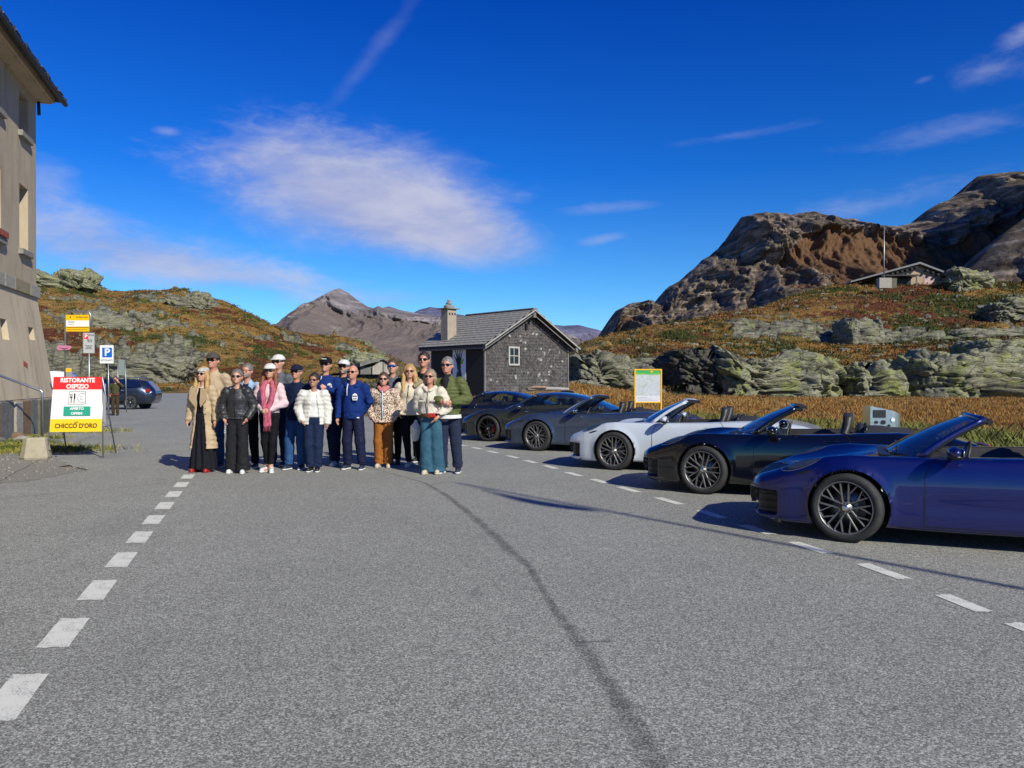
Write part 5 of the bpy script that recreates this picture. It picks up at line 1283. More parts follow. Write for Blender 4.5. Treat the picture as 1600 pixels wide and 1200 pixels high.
def body_mesh(open_top=True):
    xs = np.concatenate([np.array([0.0, .006, .015, .028]), np.linspace(.045, .40, 20), np.linspace(.42, 1.45, 52)[:-1] if False else np.linspace(.42, 1.45, 52), np.linspace(1.49, 2.95, 40), np.linspace(2.98, 3.9, 46), np.linspace(3.92, 4.47, 26), np.array([4.49, 4.505, 4.515, 4.52])])
    ts = np.concatenate([np.linspace(0, 6, 42), np.linspace(6.1, 10, 24)])
    X, Tm = np.meshgrid(xs, ts, indexing='ij')
    y, z = section(X, Tm)
    nx, nt = X.shape
    # bumper intake pushed in at the front corners
    R_ = np.hypot(X - WF, z - RT); Rr_ = np.hypot(X - WR, z - RT)
    RA = .378
    flare = .018 * np.exp(-((R_ - RA) / .05) ** 2) + .020 * np.exp(-((Rr_ - RA) / .06) ** 2)
    y = y + flare * (Tm < 6) * np.clip((z - .12) / .1, 0, 1)
    intake = (X < .30) & (X > .012) & (z > .215 + 0) & (z < .46) & (Tm < 8.5) & (y > .20)
    soft = sst(.30 - X, 0, .03) * sst(z, .20, .235) * sst(.47 - z, 0, .03) * sst(y, .18, .24) * (X > .006)
    # horizontal relief on the flanks of the doors
    y = y - .012 * np.exp(-((z - .40) / .09) ** 2) * sst(X, 1.5, 1.8) * sst(3.1 - X, 0, .3) * (Tm < 5)
    xi = X + .06 * soft; y = y - .05 * soft
    # both sides: index -nt+1..nt-1
    Xa = np.concatenate([xi, xi[:, -2::-1]], 1); Ya = np.concatenate([-y, y[:, -2::-1]], 1); Za = np.concatenate([z, z[:, -2::-1]], 1); Ta = np.concatenate([Tm, Tm[:, -2::-1]], 1)
    X0 = np.concatenate([X, X[:, -2::-1]], 1)
    for c in (WF, WR):
        dx = Xa - c; dz = Za - RT; r = np.hypot(dx, dz); low = Ta < 6.05
        near = low & (r > RA - .020) & (r < RA + .016)
        k = np.where(near, RA / np.maximum(r, 1e-6), 1)
        Xa = c + dx * k; Za = RT + dz * k
    nn = Xa.shape[1]; V = np.stack([Xa, Ya, Za], -1)
    idx = np.arange(nx * nn).reshape(nx, nn)
    fc = np.stack([idx[:-1, :-1], idx[:-1, 1:], idx[1:, 1:], idx[1:, :-1]], -1).reshape(-1, 4)
    Vf = V.reshape(-1, 3); Tf = Ta.reshape(-1); Xf = X0.reshape(-1)
    def anyin(c):
        r = np.hypot(Vf[:, 0] - c, Vf[:, 2] - RT); ins = (r < RA - 1e-3) & (Tf < 6.05); return ins[fc].any(1)
    kill = anyin(WF) | anyin(WR)
    tm = Tf[fc].mean(1); xm = Xf[fc].mean(1)
    if open_top: kill |= (tm > 6.9) & (xm > 1.60) & (xm < 3.02)
    fcen = Vf[fc].mean(1); 
    sof = np.concatenate([soft, soft[:, -2::-1]], 1).reshape(-1)[fc].mean(1)
    mi = np.zeros(len(fc), int)
    mi[sof > .45] = 1
    mi[(tm < .9)] = 1
    if open_top: mi[(tm > 6.95) & (xm >= 3.0) & (xm < 3.62)] = 2
    fc = fc[~kill]; mi = mi[~kill]
    used = np.unique(fc); remap = -np.ones(len(Vf), int); remap[used] = np.arange(len(used))
    me = raw_mesh('body', Vf[used], remap[fc], True)
    me.polygons.foreach_set('material_index', mi.astype(np.int32))
    bm = bmesh.new(); bm.from_mesh(me); bmesh.ops.remove_doubles(bm, verts=bm.verts[:], dist=1e-4); bmesh.ops.recalc_face_normals(bm, faces=bm.faces[:])
    top = max(bm.faces, key=lambda f: f.calc_center_median().z)
    if top.normal.z < 0: bmesh.ops.reverse_faces(bm, faces=bm.faces[:])
    # nose cap
    bm.to_mesh(me); bm.free(); return me
def side_y(x, z):
    t = np.linspace(0, 6, 80); y, zz = section(np.full_like(t, x), t); return float(np.interp(z, zz, y))
def arch_parts(side, c0):
    """wheel arch lip and liner"""
    q = MB(); RA = .378
    for c in (c0,):
        a = np.linspace(-0.50, PI + 0.50, 40); out = []
        for t in a:
            x = c + RA * math.cos(t); z = RT + RA * math.sin(t)
            if z < F_ZB(x) + .0: continue
            y = side_y(x, min(z, F_ZS(x) - .03)) + .018
            out.append((x, z, y, t))
        vs = []
        for x, z, y, t in out:
            for dr, dy in ((0, .0), (-.006, -.006), (-.008, -.05), (.03, -.07), (.03, -.40)):
                vs.append((c + (RA + dr) * math.cos(t), side * (y + dy), RT + (RA + dr) * math.sin(t)))
        n = len(out)
        q.add(vs, [(i*5+k, i*5+k+1, (i+1)*5+k+1, (i+1)*5+k) for i in range(n-1) for k in range(4)], 0, True)
    return q
def strip(pts, w, side, off=.002, closed=False):
    """thin dark gap line over the skin: pts = [(x,t)...]"""
    q = MB(); P = [surf(np.array(a), np.array(b), side, off) for a, b in pts]; P = [Vector(p) for p in P]
    vs = []
    for i, p in enumerate(P):
        d = (P[min(i+1, len(P)-1)] - P[max(i-1, 0)]).normalized()
        x, t = pts[i]; c = Vector(surf(np.array(x), np.array(t), side, off + .05)); n = (c - p).normalized(); s = d.cross(n).normalized() * w / 2
        vs += [p - s, p + s]
    q.add(vs, [(2*i, 2*i+1, 2*i+3, 2*i+2) for i in range(len(P)-1)], 0, True); return q
def patch(x0, t0, rx, rt, side, bulge, tiltxt=0.0, n=20, rings=6, off=.001, power=1.0):
    q = MB(); vs = []; 
    for r in range(rings + 1):
        f = r / rings
        for k in range(n):
            a = 2 * PI * k / n; dx = rx * f * math.cos(a); dt = rt * f * math.sin(a)
            p = surf(np.array(x0 + dx + tiltxt * dt), np.array(t0 + dt), side, off + bulge * (1 - f ** 2)); vs.append(tuple(p))
    fs = [(r*n+k, r*n+(k+1) % n, (r+1)*n+(k+1) % n, (r+1)*n+k) for r in range(rings) for k in range(n)]
    q.add(vs, fs, 0, True); return q
# ---- shared wheel meshes
def tyre_mb():
    q = MB(); R = RT; w = .122
    q.lathe([(.258, -w + .02), (.262, -w + .005), (.290, -w - .004), (.315, -w), (.332, -w + .018), (R, -w + .04), (R, w - .04), (.332, w - .018), (.30, w), (.26, w - .01)], 56, 0)
    for k in range(3): q.lathe([(R + .001, -.06 + k * .05), (R + .0015, -.052 + k * .05)], 56, 0)
    return q
def rim_mb(style=0):
    q = MB(); yo = -.108
    q.lathe([(.264, yo - .008), (.258, yo - .012), (.250, yo - .006), (.243, yo + .02), (.236, yo + .06), (.232, .08), (.25, .10)], 56, 0)
    q.lathe([(.0, yo - .004), (.034, yo - .006), (.036, yo + .004), (.058, yo + .010), (.066, yo + .026), (.064, yo + .07)], 24, 0)
    def bar(p, r, w1, w2, t=.020):
        a = Vector((p[0], 0, p[1])); b = Vector((r[0], 0, r[1])); d = (b - a).normalized(); n = Vector((-d.z, 0, d.x))
        def Y(v): rr = v.length; return yo + .014 - .022 * min(1, rr / .25)
        vs = []
        for v, w in ((a, w1), (b, w2)):
            y = Y(v)
            for s, dy in ((-1, t * .5), (-.45, 0), (.45, 0), (1, t * .5), (1, t * 1.8), (-1, t * 1.8)): vs.append((v.x + n.x * w * s, y + dy, v.z + n.z * w * s))
        q.add(vs, [(i, (i+1) % 6, 6 + (i+1) % 6, 6 + i) for i in range(6)], 0)
    P = lambda r, a: (r * math.cos(a), r * math.sin(a))
    for k in range(5):
        a = 2 * PI * k / 5 + PI / 2
        if style == 0:
            for s in (-1, 1):
                h = P(.052, a + s * .50); e = P(.243, a + s * .165); m_ = (h[0] + (e[0] - h[0]) * .42, h[1] + (e[1] - h[1]) * .42)
                bar(h, e, .0115, .0085)
                bar(m_, P(.243, a + s * .50), .0085, .0075)
        else:
            for s in (-1, 1): bar(P(.05, a + s * .25), P(.243, a + s * .20), .012, .010)
        q.cyl((P(.052, a + PI / 5)[0], yo - .004, P(.052, a + PI / 5)[1]), (P(.052, a + PI / 5)[0], yo + .02, P(.052, a + PI / 5)[1]), .008, 6)
    return q
ME_TYRE = tyre_mb().mesh('tyre'); ME_RIM = rim_mb(0).mesh('rim'); ME_RIM2 = rim_mb(1).mesh('rim')
ME_DISC = MB().lathe([(.06, -.02), (.175, -.02), (.175, .01), (.06, .01)], 32).mesh('brake_disc')
q = MB(); n = 9
for r in (.115, .185): pass
vs = []
for k in range(n):
    a = -.55 + 1.1 * k / (n - 1)
    for r, y in ((.118, -.055), (.188, -.055), (.188, .03), (.118, .03)): vs.append((r * math.cos(a), y, r * math.sin(a)))
q.add(vs, [(i*4+k, i*4+(k+1) % 4, (i+1)*4+(k+1) % 4, (i+1)*4+k) for i in range(n-1) for k in range(4)] + [(0, 1, 2, 3), ((n-1)*4, (n-1)*4+3, (n-1)*4+2, (n-1)*4+1)])
ME_CAL = q.mesh('caliper')
ME_BODY_OPEN = body_mesh(True); ME_BODY_SHUT = body_mesh(False)
def once(me, mats):
    if len(me.materials) == 0:
        for m_ in mats: me.materials.append(m_)
once(ME_TYRE, [M_TYRE]); once(ME_DISC, [M_DISC])
def lnk(name, me, parent, mats=None, loc=(0, 0, 0), rot=(0, 0, 0)):
    o = bpy.data.objects.new(name, me); COL.objects.link(o); o.parent = parent; o.location = loc; o.rotation_euler = rot
    if mats:
        if len(me.materials) == 0:
            for m_ in mats: me.materials.append(m_)
        elif me.materials[0] != mats[0]:
            for i, m_ in enumerate(mats): o.material_slots[i].link = 'OBJECT'; o.material_slots[i].material = m_
    return o
def steering_wheel(q, x, y, z):
    pts = [(x + .10 * math.sin(a) * .45, y + .18 * math.cos(a), z + .18 * math.sin(a)) for a in np.linspace(0, 2 * PI, 17)]
    q.tube(pts, .014, 6, 0, False); q.sphere((x, y, z), (.04, .05, .05), 8)
def seat_mb(y):
    q = MB()
    # seat cushion and back with an integral headrest
    q.sphere((2.42, y, .50), (.26, .24, .10), 12)
    pts = [(2.62, .50, .22), (2.70, .66, .23), (2.76, .82, .22), (2.80, .93, .17), (2.815, 1.00, .125), (2.82, 1.06, .115), (2.825, 1.105, .09), (2.826, 1.12, .03)]
    vs = []; n = 12
    for x, z, w in pts:
        for k in range(n):
            a = 2 * PI * k / n; vs.append((x + .065 * math.sin(a), y + w * math.copysign(abs(math.cos(a)) ** .6, math.cos(a)), z))
    q.add(vs, [(i*n+k, i*n+(k+1) % n, (i+1)*n+(k+1) % n, (i+1)*n+k) for i in range(len(pts)-1) for k in range(n)] + [tuple(range((len(pts)-1)*n, len(pts)*n))], 0, True)
    return q
def windscreen_pts(nu=17, nv=9, inset=0.0):
    P = np.zeros((nv, nu, 3))
    for j in range(nv):
        v = j / (nv - 1)
        for i in range(nu):
            s = -1 + 2 * i / (nu - 1)
            yb = s * (.70 - inset); xb = 1.33 + .27 * abs(s) ** 2.2; zb = .868 - .030 * abs(s) ** 2
            yt = s * (.545 - inset); xt = 2.06 + .11 * abs(s) ** 2.2; zt = 1.238 - .030 * abs(s) ** 2
            P[j, i] = (xb + (xt - xb) * v, yb + (yt - yb) * v, zb + (zt - zb) * v + .028 * math.sin(PI * v))
    return P
def grid_mb(P, q=None, mi=0):
    q = q or MB(); nv, nu = P.shape[:2]
    q.add([tuple(p) for p in P.reshape(-1, 3)], [(j*nu+i, j*nu+i+1, (j+1)*nu+i+1, (j+1)*nu+i) for j in range(nv-1) for i in range(nu-1)], mi, True); return q
CARP = {}
def proto(key, fn):
    if key not in CARP: CARP[key] = fn().mesh(key)
    return CARP[key]
def make_car(label, contact, yaw, P, open_top=True, steer=.22, rim=None, cal=None, frame=None, spin=0.0, wing=False, scale=1.0, gtrim=False):
    t = thing('parked_car', label, 'car', (0, 0, 0), yaw, 'sports cars parked in an angled row')
    R_ = Matrix.Rotation(yaw, 3, 'Z'); off = R_ @ Vector((WF, -.925, 0)) * scale
    t.location = (contact.x - off.x, contact.y - off.y, 0); t.scale = (scale,) * 3
    b = lnk('body', ME_BODY_OPEN if open_top else ME_BODY_SHUT, t, [P, M_TRIM, M_SOFT])
    for sd in (-1, 1):
        for c_ in (WF, WR): lnk('wheel_arch', proto('arch%d%.1f' % (sd, c_), lambda: arch_parts(sd, c_)), t, [M_TRIM])
        h = lnk('headlight', proto('headl%d' % sd, lambda: patch(.535, 5.80, .185, .78, sd, .016, .05)), t, [M_LAMPG])
        lnk('lamp_reflector', proto('refl%d' % sd, lambda: patch(.545, 5.8, .15, .62, sd, .003, .05)), h, [M_LAMPI])
        hr_ = [(.535 + .190 * math.cos(a) + .05 * .80 * math.sin(a), 5.80 + .80 * math.sin(a)) for a in np.linspace(0, 2 * PI, 30)]
        lnk('lamp_rim', proto('hrim%d' % sd, lambda: strip(hr_, .011, sd, .003)), h, [M_GALV])  # pale metal line: the highlight edging the lamp is put into it
        dl = [(1.64, a) for a in np.linspace(1.6, 4.2, 9)] + [(1.64 + .02 * i, 4.2 + .35 * i) for i in range(1, 6)]
        d_ = lnk('door_gap', proto('dg%d' % sd, lambda: strip(dl, .008, sd, .0015)), t, [M_TRIM])
        lnk('door_gap', proto('dg2%d' % sd, lambda: strip([(2.78 + .10 * math.sin((a - 1.6) / 4.4 * PI), a) for a in np.linspace(1.6, 6.2, 14)], .008, sd, .0015)), t, [M_TRIM])
        lnk('sill_gap', proto('sg%d' % sd, lambda: strip([(a, 1.6) for a in np.linspace(1.64, 2.78, 18)], .007, sd, .0015)), t, [M_TRIM])
        lnk('bonnet_gap', proto('bg%d' % sd, lambda: strip([(a, 7.35 + .25 * math.sin((a - .35) * 1.3)) for a in np.linspace(.30, 1.36, 20)], .007, sd, .0015)), t, [M_TRIM])
        lnk('side_marker', proto('sm%d' % sd, lambda: patch(.565, 4.62, .085, .11, sd, .004)), t, [M_TRIM])
        lnk('door_handle', proto('dh%d' % sd, lambda: patch(2.62, 4.9, .10, .13, sd, .010)), t, [P if not gtrim else M_TRIM])
        lnk('sill_skirt', proto('ss%d' % sd, lambda: strip([(a, .9) for a in np.linspace(1.40, 2.98, 24)], .06, sd, .006)), t, [M_TRIM])
        # bumper intake blades
        bl = MB()
        for zz in (.27, .345, .415):
            pts = []
            for a in np.linspace(0, 1, 9):
                x = .035 + .23 * a ** 1.6; tt = np.linspace(0, 6, 60); yy, zq = section(np.full_like(tt, x), tt); y = float(np.interp(zz, zq, yy)); pts.append((x + .03, sd * (y - .018), zz))
            bl.tube(pts, .006, 5)
        lnk('intake_blade', proto('ib%d' % sd, lambda: bl), t, [M_TRIM])
        # mirror
        m_ = MB(); m_.sphere((1.88, sd * .985, .920), (.068, .125, .056), 14); mo = lnk('door_mirror', proto('mir%d' % sd, lambda: m_), t, [P])
        m_ = MB(); m_.tube([(1.86, sd * .80, .840), (1.86, sd * .90, .862), (1.87, sd * .95, .89)], [.022, .020, .026], 8); m_.sphere((1.885, sd * .98, .882), (.07, .115, .035), 12)
        lnk('mirror_foot', proto('mirf%d' % sd, lambda: m_), mo, [M_TRIM])
        lnk('mirror_glass', proto('mirg%d' % sd, lambda: MB().sphere((1.945, sd * .985, .922), (.014, .10, .05), 12)), mo, [M_CHROME])
        for wx, st in ((WF, steer), (WR, 0)):
            w = lnk('wheel', ME_TYRE, t, None, (wx, sd * (.80 if wx == WF else .81), RT), (0, 0, (0 if sd < 0 else PI) + (-st)))
            r = lnk('rim', ME_RIM if not rim else ME_RIM2, w, [rim or M_RIM], (0, 0, 0), (0, spin + wx + sd, 0))
            lnk('brake_disc', ME_DISC, w); lnk('brake_caliper', ME_CAL, w, [cal or M_CALB], (0, 0, 0), (0, (.0 if wx == WF else PI) * (1 if sd < 0 else 1), 0))
            lnk('centre_cap', proto('cap', lambda: MB().lathe([(.0, -.116), (.026, -.116), (.03, -.110)], 14)), w, [M_CHROME])
    # front lip, underbody, nose badge, wipers, plate
    def lip():
        q = MB(); pts = []
        for a in np.linspace(-1, 1, 25):
            x = .03 + .30 * abs(a) ** 3; y = a * float(F_W(x)) * .98; pts.append((x + .0, y, .150 + .01 * abs(a)))
        q.tube(pts, .022, 6); return q
    lnk('front_lip', proto('lip', lip), t, [M_TRIM])
    lnk('underbody', proto('under', lambda: MB().box(.25, 4.3, -.70, .70, .17, .20)), t, [M_TRIM])
    lnk('nose_panel', proto('nosep', lambda: MB().prism([(-.38, .28), (.38, .28), (.40, .42), (-.40, .42)], 'x', .006, .05)), t, [M_TRIM])
    lnk('bonnet_badge', proto('badge', lambda: MB().prism([(-.022, .0), (.022, .0), (.026, .03), (.026, .05), (-.026, .05), (-.026, .03)], 'y', -.002, .002)), t, [mat('badge_gold', (.5, .36, .08), .3, .8)] if 'badge_m' not in CARP else [CARP['badge_m']], (.16, 0, .602), (-PI / 2 + .25, 0, -PI / 2))
    # windscreen
    W_ = windscreen_pts()
    ws = lnk('windscreen', proto('ws', lambda: grid_mb(windscreen_pts())), t, [M_GLASS])
    def fr():
        q = MB(); nv, nu = W_.shape[:2]
        q.tube([tuple(W_[j, 0]) for j in range(nv)], [.034, .032, .030, .029, .028, .028, .027, .028, .032], 8)
        q.tube([tuple(W_[j, -1]) for j in range(nv)], [.034, .032, .030, .029, .028, .028, .027, .028, .032], 8)
        q.tube([tuple(W_[-1, i] + np.array([.012, 0, -.004])) for i in range(nu)], .034, 8); return q
    lnk('windscreen_frame', proto('wfr', fr), t, [frame or P])
    def seal():
        q = MB(); nv, nu = W_.shape[:2]
        q.tube([tuple(W_[-1, i] + np.array([.055, 0, -.022])) for i in range(nu)], .030, 8)
        q.tube([tuple(W_[j, 0] + np.array([.03, .012, -.012])) for j in range(nv)], .020, 6); q.tube([tuple(W_[j, -1] + np.array([.03, -.012, -.012])) for j in range(nv)], .020, 6)
        q.sphere((1.93, 0, 1.135), (.02, .11, .035), 8)
        return q
    lnk('frame_lining', proto('seal', seal), t, [M_TRIM])
    def wip():
        q = MB()
        for y0, y1 in ((-.45, .05), (.1, .55)): q.tube([(1.36 + .06 * abs(y0), y0, .885), (1.44, (y0 + y1) / 2, .915), (1.46, y1, .918)], .007, 5)
        q.box(1.26, 1.36, -.56, .56, .835, .850)
        return q
    lnk('wiper', proto('wip', wip), t, [M_TRIM])
    def dash():
        q = MB(); q.sphere((1.72, 0, .81), (.22, .68, .075), 16); q.box(1.55, 1.95, -.70, .70, .45, .79); steering_wheel(q, 2.03, -.36, .80); return q
    lnk('dashboard', proto('dash', dash), t, [M_LEATH])
    for s in (-1, 1): lnk('seat', proto('seat%d' % s, lambda: seat_mb(s * .37)), t, [M_LEATH])
    def tub():
        q = MB(); q.box(1.6, 3.05, -.76, .76, .26, .28)
        for s in (-1, 1):
            xs_ = np.linspace(1.60, 3.02, 16); vs = []
            for x in xs_:
                p = surf(np.array(x), np.array(6.9), s); vs += [tuple(p), (x, p[1] * .97, p[2] - .03), (x, p[1] * .93, .55), (x, p[1] * .93, .27)]
            q.add(vs, [(i*4+k, i*4+k+1, (i+1)*4+k+1, (i+1)*4+k) for i in range(15) for k in range(3)], 0, True)
        q.box(3.0, 3.05, -.74, .74, .27, .86); q.box(1.58, 1.62, -.74, .74, .27, .76)
        q.sphere((2.98, -.30, .86), (.07, .20, .13), 10); q.sphere((2.98, .30, .86), (.07, .20, .13), 10)
        q.box(2.1, 2.9, -.10, .10, .28, .58); return q
    lnk('cabin', proto('tub', tub), t, [M_LEATH])
    if open_top:
        def hump():
            q = MB(); xs_ = np.linspace(3.02, 3.66, 12); ys_ = np.linspace(-.70, .70, 21); P_ = np.zeros((12, 21, 3))
            for i, x in enumerate(xs_):
                for j, y in enumerate(ys_):
                    e = math.sin(PI * min(1, (x - 3.02) / .60 + .25)) ** .6 if x < 3.60 else .0; e *= (1 - abs(y / .70) ** 6)
                    P_[i, j] = (x, y, .892 + .055 * max(e, 0) + .02 * math.cos(y / .70 * PI * 2) * max(e, 0) - .03 * abs(y / .7) ** 3)
            return grid_mb(P_, q)
        lnk('roof_cover', proto('hump', hump), t, [M_SOFT])
        def rh():
            q = MB()
            for y0 in (-.37, .37): q.tube([(3.04, y0 - .16, .86), (3.05, y0 - .14, .96), (3.05, y0 + .14, .96), (3.04, y0 + .16, .86)], .022, 6)
            return q
        lnk('roll_bar', proto('rollb', rh), t, [M_TRIM])
        for s in (-1, 1):
            qg = lambda: (lambda q: q.add([(2.02, s * .745, .84), (1.70, s * .745, .83), (2.05, s * .64, .99)], [(0, 1, 2)]))(MB())
            lnk('quarter_glass', proto('qg%d' % s, qg), t, [M_SIDEG])
    else:
        # closed roof: glasshouse loft
        def glasshouse(part):
            xs_ = np.array([1.34, 1.5, 1.7, 1.9, 2.08, 2.25, 2.5, 2.75, 3.0, 3.25, 3.5, 3.75, 4.0, 4.2]); zr = np.array([.86, .965, 1.08, 1.17, 1.235, 1.268, 1.29, 1.285, 1.262, 1.215, 1.145, 1.06, .955, .86])
            nth = 29; Pm = np.zeros((len(xs_), nth, 3))
            for i, (x, z) in enumerate(zip(xs_, zr)):
                bw = float(F_W(x) * F_YR(x)) * .97; bz = float(F_ZS(x)) - .01
                if x < 1.7: bw *= .90 + .1 * (x - 1.34) / .36
                tw = bw * (.74 if x < 3 else .74 - .10 * (x - 3)); 
                for j in range(nth):
                    s = -1 + 2 * j / (nth - 1); a = abs(s)
                    # super-elliptic section from belt to roof
                    u_ = a * PI / 2; yy = bw * math.sin(u_) ** .85; zz = bz + (z - bz) * math.cos(u_) ** .62 if a < 1 else bz
                    yy = min(yy, bw); k = (zz - bz) / max(z - bz, .01); yy = yy * (1 - .10 * k * (a > .5))
                    Pm[i, j] = (x, math.copysign(yy, s), zz)
            return Pm, nth
        def part_of(cond):
            def f():
                Pm, nth = glasshouse(0); q = MB(); n = Pm.shape[0]
                vs = [tuple(p) for p in Pm.reshape(-1, 3)]; fs = []
                for i in range(n - 1):
                    for j in range(nth - 1):
                        c = (Pm[i, j] + Pm[i+1, j+1]) / 2
                        if cond(i, j, c, nth): fs.append((i*nth+j, i*nth+j+1, (i+1)*nth+j+1, (i+1)*nth+j))
                q.add(vs, fs, 0, True); return q
            return f
        def sidewin(i, j, c, nth):
            e = min(j, nth - 2 - j); return 1 <= e <= 6 and 3 <= i <= 9 and not (i == 6 and False) and (e <= 6 - max(0, i - 7))
        def wind(i, j, c, nth):
            e = min(j, nth - 2 - j); return i < 4 and e > 4
        def rearwin(i, j, c, nth):
            e = min(j, nth - 2 - j); return 9 <= i <= 11 and e > 7
        gl = lambda i, j, c, n_: sidewin(i, j, c, n_) or wind(i, j, c, n_) or rearwin(i, j, c, n_)
        lnk('roof', proto('roofp', part_of(lambda i, j, c, n_: not gl(i, j, c, n_))), t, [P])
        lnk('side_window', proto('sidew', part_of(sidewin)), t, [M_SIDEG])
        lnk('rear_window', proto('rearw', part_of(rearwin)), t, [M_DGLASS])
    # rear
    lnk('tail_light', proto('tail', lambda: MB().tube([(4.42, -.66, .70), (4.505, -.4, .72), (4.53, 0, .725), (4.505, .4, .72), (4.42, .66, .70)], .022, 8)), t, [M_TAIL])
    if wing:
        lnk('rear_wing', proto('wing', lambda: (lambda q: (q.box(4.15, 4.42, -.80, .80, 1.22, 1.245), q.box(4.2, 4.32, -.45, -.42, .93, 1.22), q.box(4.2, 4.32, .42, .45, .93, 1.22)) and q)(MB())), t, [M_TRIM])
    return t
CARP['badge_m'] = mat('badge_gold', (.5, .36, .08), .3, .8)
P_BLUE = paint('deep_blue_metallic', (0.001, 0.006, 0.10), .22, .3, (0.0005, 0.002, 0.03))
P_BLACK = paint('black_paint', (0.003, 0.0035, 0.006), .0, .15)
P_WHITE = paint('icy_white_paint', (0.54, 0.585, 0.64), .0, .3, (0.50, 0.54, 0.60))
P_SLATE = paint('slate_blue_metallic', (0.075, 0.105, 0.165), .6, .30, (0.035, 0.05, 0.09))
P_GREEN = paint('dark_grey_green', (0.030, 0.038, 0.036), .4, .3, (0.015, 0.02, 0.02))
P_NAVY = paint('dark_navy_paint', (0.01, 0.016, 0.04), .4, .25)
YW = -math.radians(23); SC_ = .985
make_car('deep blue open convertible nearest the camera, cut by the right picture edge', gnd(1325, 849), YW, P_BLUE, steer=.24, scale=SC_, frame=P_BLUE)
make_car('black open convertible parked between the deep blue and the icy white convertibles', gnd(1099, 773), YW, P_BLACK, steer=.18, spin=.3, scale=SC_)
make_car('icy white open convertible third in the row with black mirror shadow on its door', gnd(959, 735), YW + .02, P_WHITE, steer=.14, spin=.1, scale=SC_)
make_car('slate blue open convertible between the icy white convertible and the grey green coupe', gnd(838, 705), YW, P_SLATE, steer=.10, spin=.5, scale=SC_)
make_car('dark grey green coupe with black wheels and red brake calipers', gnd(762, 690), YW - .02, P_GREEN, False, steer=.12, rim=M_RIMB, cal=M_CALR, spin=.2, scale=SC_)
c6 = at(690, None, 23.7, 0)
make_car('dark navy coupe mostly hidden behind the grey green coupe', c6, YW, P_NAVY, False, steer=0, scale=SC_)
# sticker on the nearest windscreen
stk = bpy.data.objects.get('parked_car')
o = lnk('windscreen_sticker', MB().add([(1.985, -.40, 1.2285), (1.985, -.30, 1.234), (2.01, -.30, 1.243), (2.01, -.40, 1.2375)], [(0, 1, 2, 3)]).mesh('sticker'), stk, [M_WHITE])

# ---- generic estate car and van
def box_car(name, label, cat, loc, yaw, P, prof, width, wheels, R, windows, extra=None):
    t = thing(name, label, cat, loc, yaw); hw = width / 2
    # prof: lower-body outline and roof outline as (x, z, inset)
    q = MB(); n = len(prof); vs = []
    for s in (-1, 1):
        for x, z, ins in prof: vs.append((x, s * (hw - ins), z))
    fs = [tuple(range(n)), tuple(range(n, 2 * n))[::-1]] + [(i, (i + 1) % n, n + (i + 1) % n, n + i) for i in range(n)]
    bm = bmesh.new(); bv = [bm.verts.new(v) for v in vs]; bm.verts.ensure_lookup_table()
    for f in fs[2:]: bm.faces.new([bv[i] for i in f])
    # side skins as grids (cut above the beltline): triangulate polygon
    for base in (0, n):
        bm.faces.new([bv[base + i] for i in range(n)])
    bmesh.ops.triangulate(bm, faces=[f for f in bm.faces if len(f.verts) > 4]); bmesh.ops.recalc_face_normals(bm, faces=bm.faces[:])
    bmesh.ops.bevel(bm, geom=[e for e in bm.edges if len(e.link_faces) == 2 and e.calc_face_angle(0) > .5], offset=.05, segments=3, affect='EDGES')
    me = bpy.data.meshes.new('body'); bm.to_mesh(me); bm.free()
    me.polygons.foreach_set('use_smooth', [True] * len(me.polygons))
    link('body', me, P, t)
    for wx in wheels:
        for s in (-1, 1):
            one('wheel_arch', lambda q: q.cyl((wx, s * (hw - .12), R), (wx, s * (hw + .004), R), R + .05, 24), M_TRIM, t)
            w = lnk('wheel', ME_TYRE, t, None, (wx, s * (hw - .10), R), (0, 0, 0 if s < 0 else PI)); w.scale = (R / RT,) * 3
            lnk('rim', ME_RIM2, w, [mat('silver_alloy', (.5, .5, .5), .3, .8)])
    for w_ in windows:
        for s in (-1, 1):
            one(w_.get('name', 'side_window'), lambda q: q.add([(x, s * (hw - ins + .006), z) for x, z, ins in w_['pts']] , [tuple(range(len(w_['pts'])))]), w_.get('mat', M_DGLASS), t)
    return t
M_NAVY2 = paint('estate_dark_blue', (.020, .032, .065), .5, .3)
wp = at(248, None, 43.5, 0)
prof = [(0, .45, .05), (.05, .80, .05), (.45, .98, .08), (1.2, 1.03, .10), (1.85, 1.38, .22), (2.4, 1.46, .25), (3.6, 1.45, .25), (4.25, 1.36, .24), (4.62, 1.0, .10), (4.72, .82, .04), (4.72, .48, .04), (4.55, .26, .05), (.2, .22, .05)]
wag_s = 1.07
WG = box_car('estate_car', 'dark navy estate car with roof rails parked behind the restaurant signs', 'car', (wp.x - 5.3, wp.y + .9, 0), .0, M_NAVY2, prof, 1.82, (.9, 3.75), .34,
    [dict(pts=[(1.75, 1.05, .115), (2.55, 1.05, .115), (2.55, 1.38, .225), (2.1, 1.36, .215)]), dict(pts=[(2.62, 1.05, .115), (3.45, 1.05, .115), (3.45, 1.38, .225), (2.62, 1.38, .225)]), dict(pts=[(3.52, 1.06, .115), (4.30, 1.09, .13), (4.12, 1.34, .225), (3.52, 1.38, .225)])])
for s in (-1, 1): one('roof_rail', lambda q: q.tube([(2.0, s * .60, 1.45), (2.1, s * .60, 1.52), (4.0, s * .60, 1.51), (4.15, s * .60, 1.42)], .018, 6), M_CHROME, WG)
one('sill_trim', lambda q: q.box(1.3, 3.35, -.885, -.865, .22, .32), M_TRIM, WG)
one('door_gap', lambda q: (q.box(2.585, 2.597, -.908, -.88, .33, 1.0), q.box(3.48, 3.492, -.908, -.88, .5, 1.0)), M_TRIM, WG)
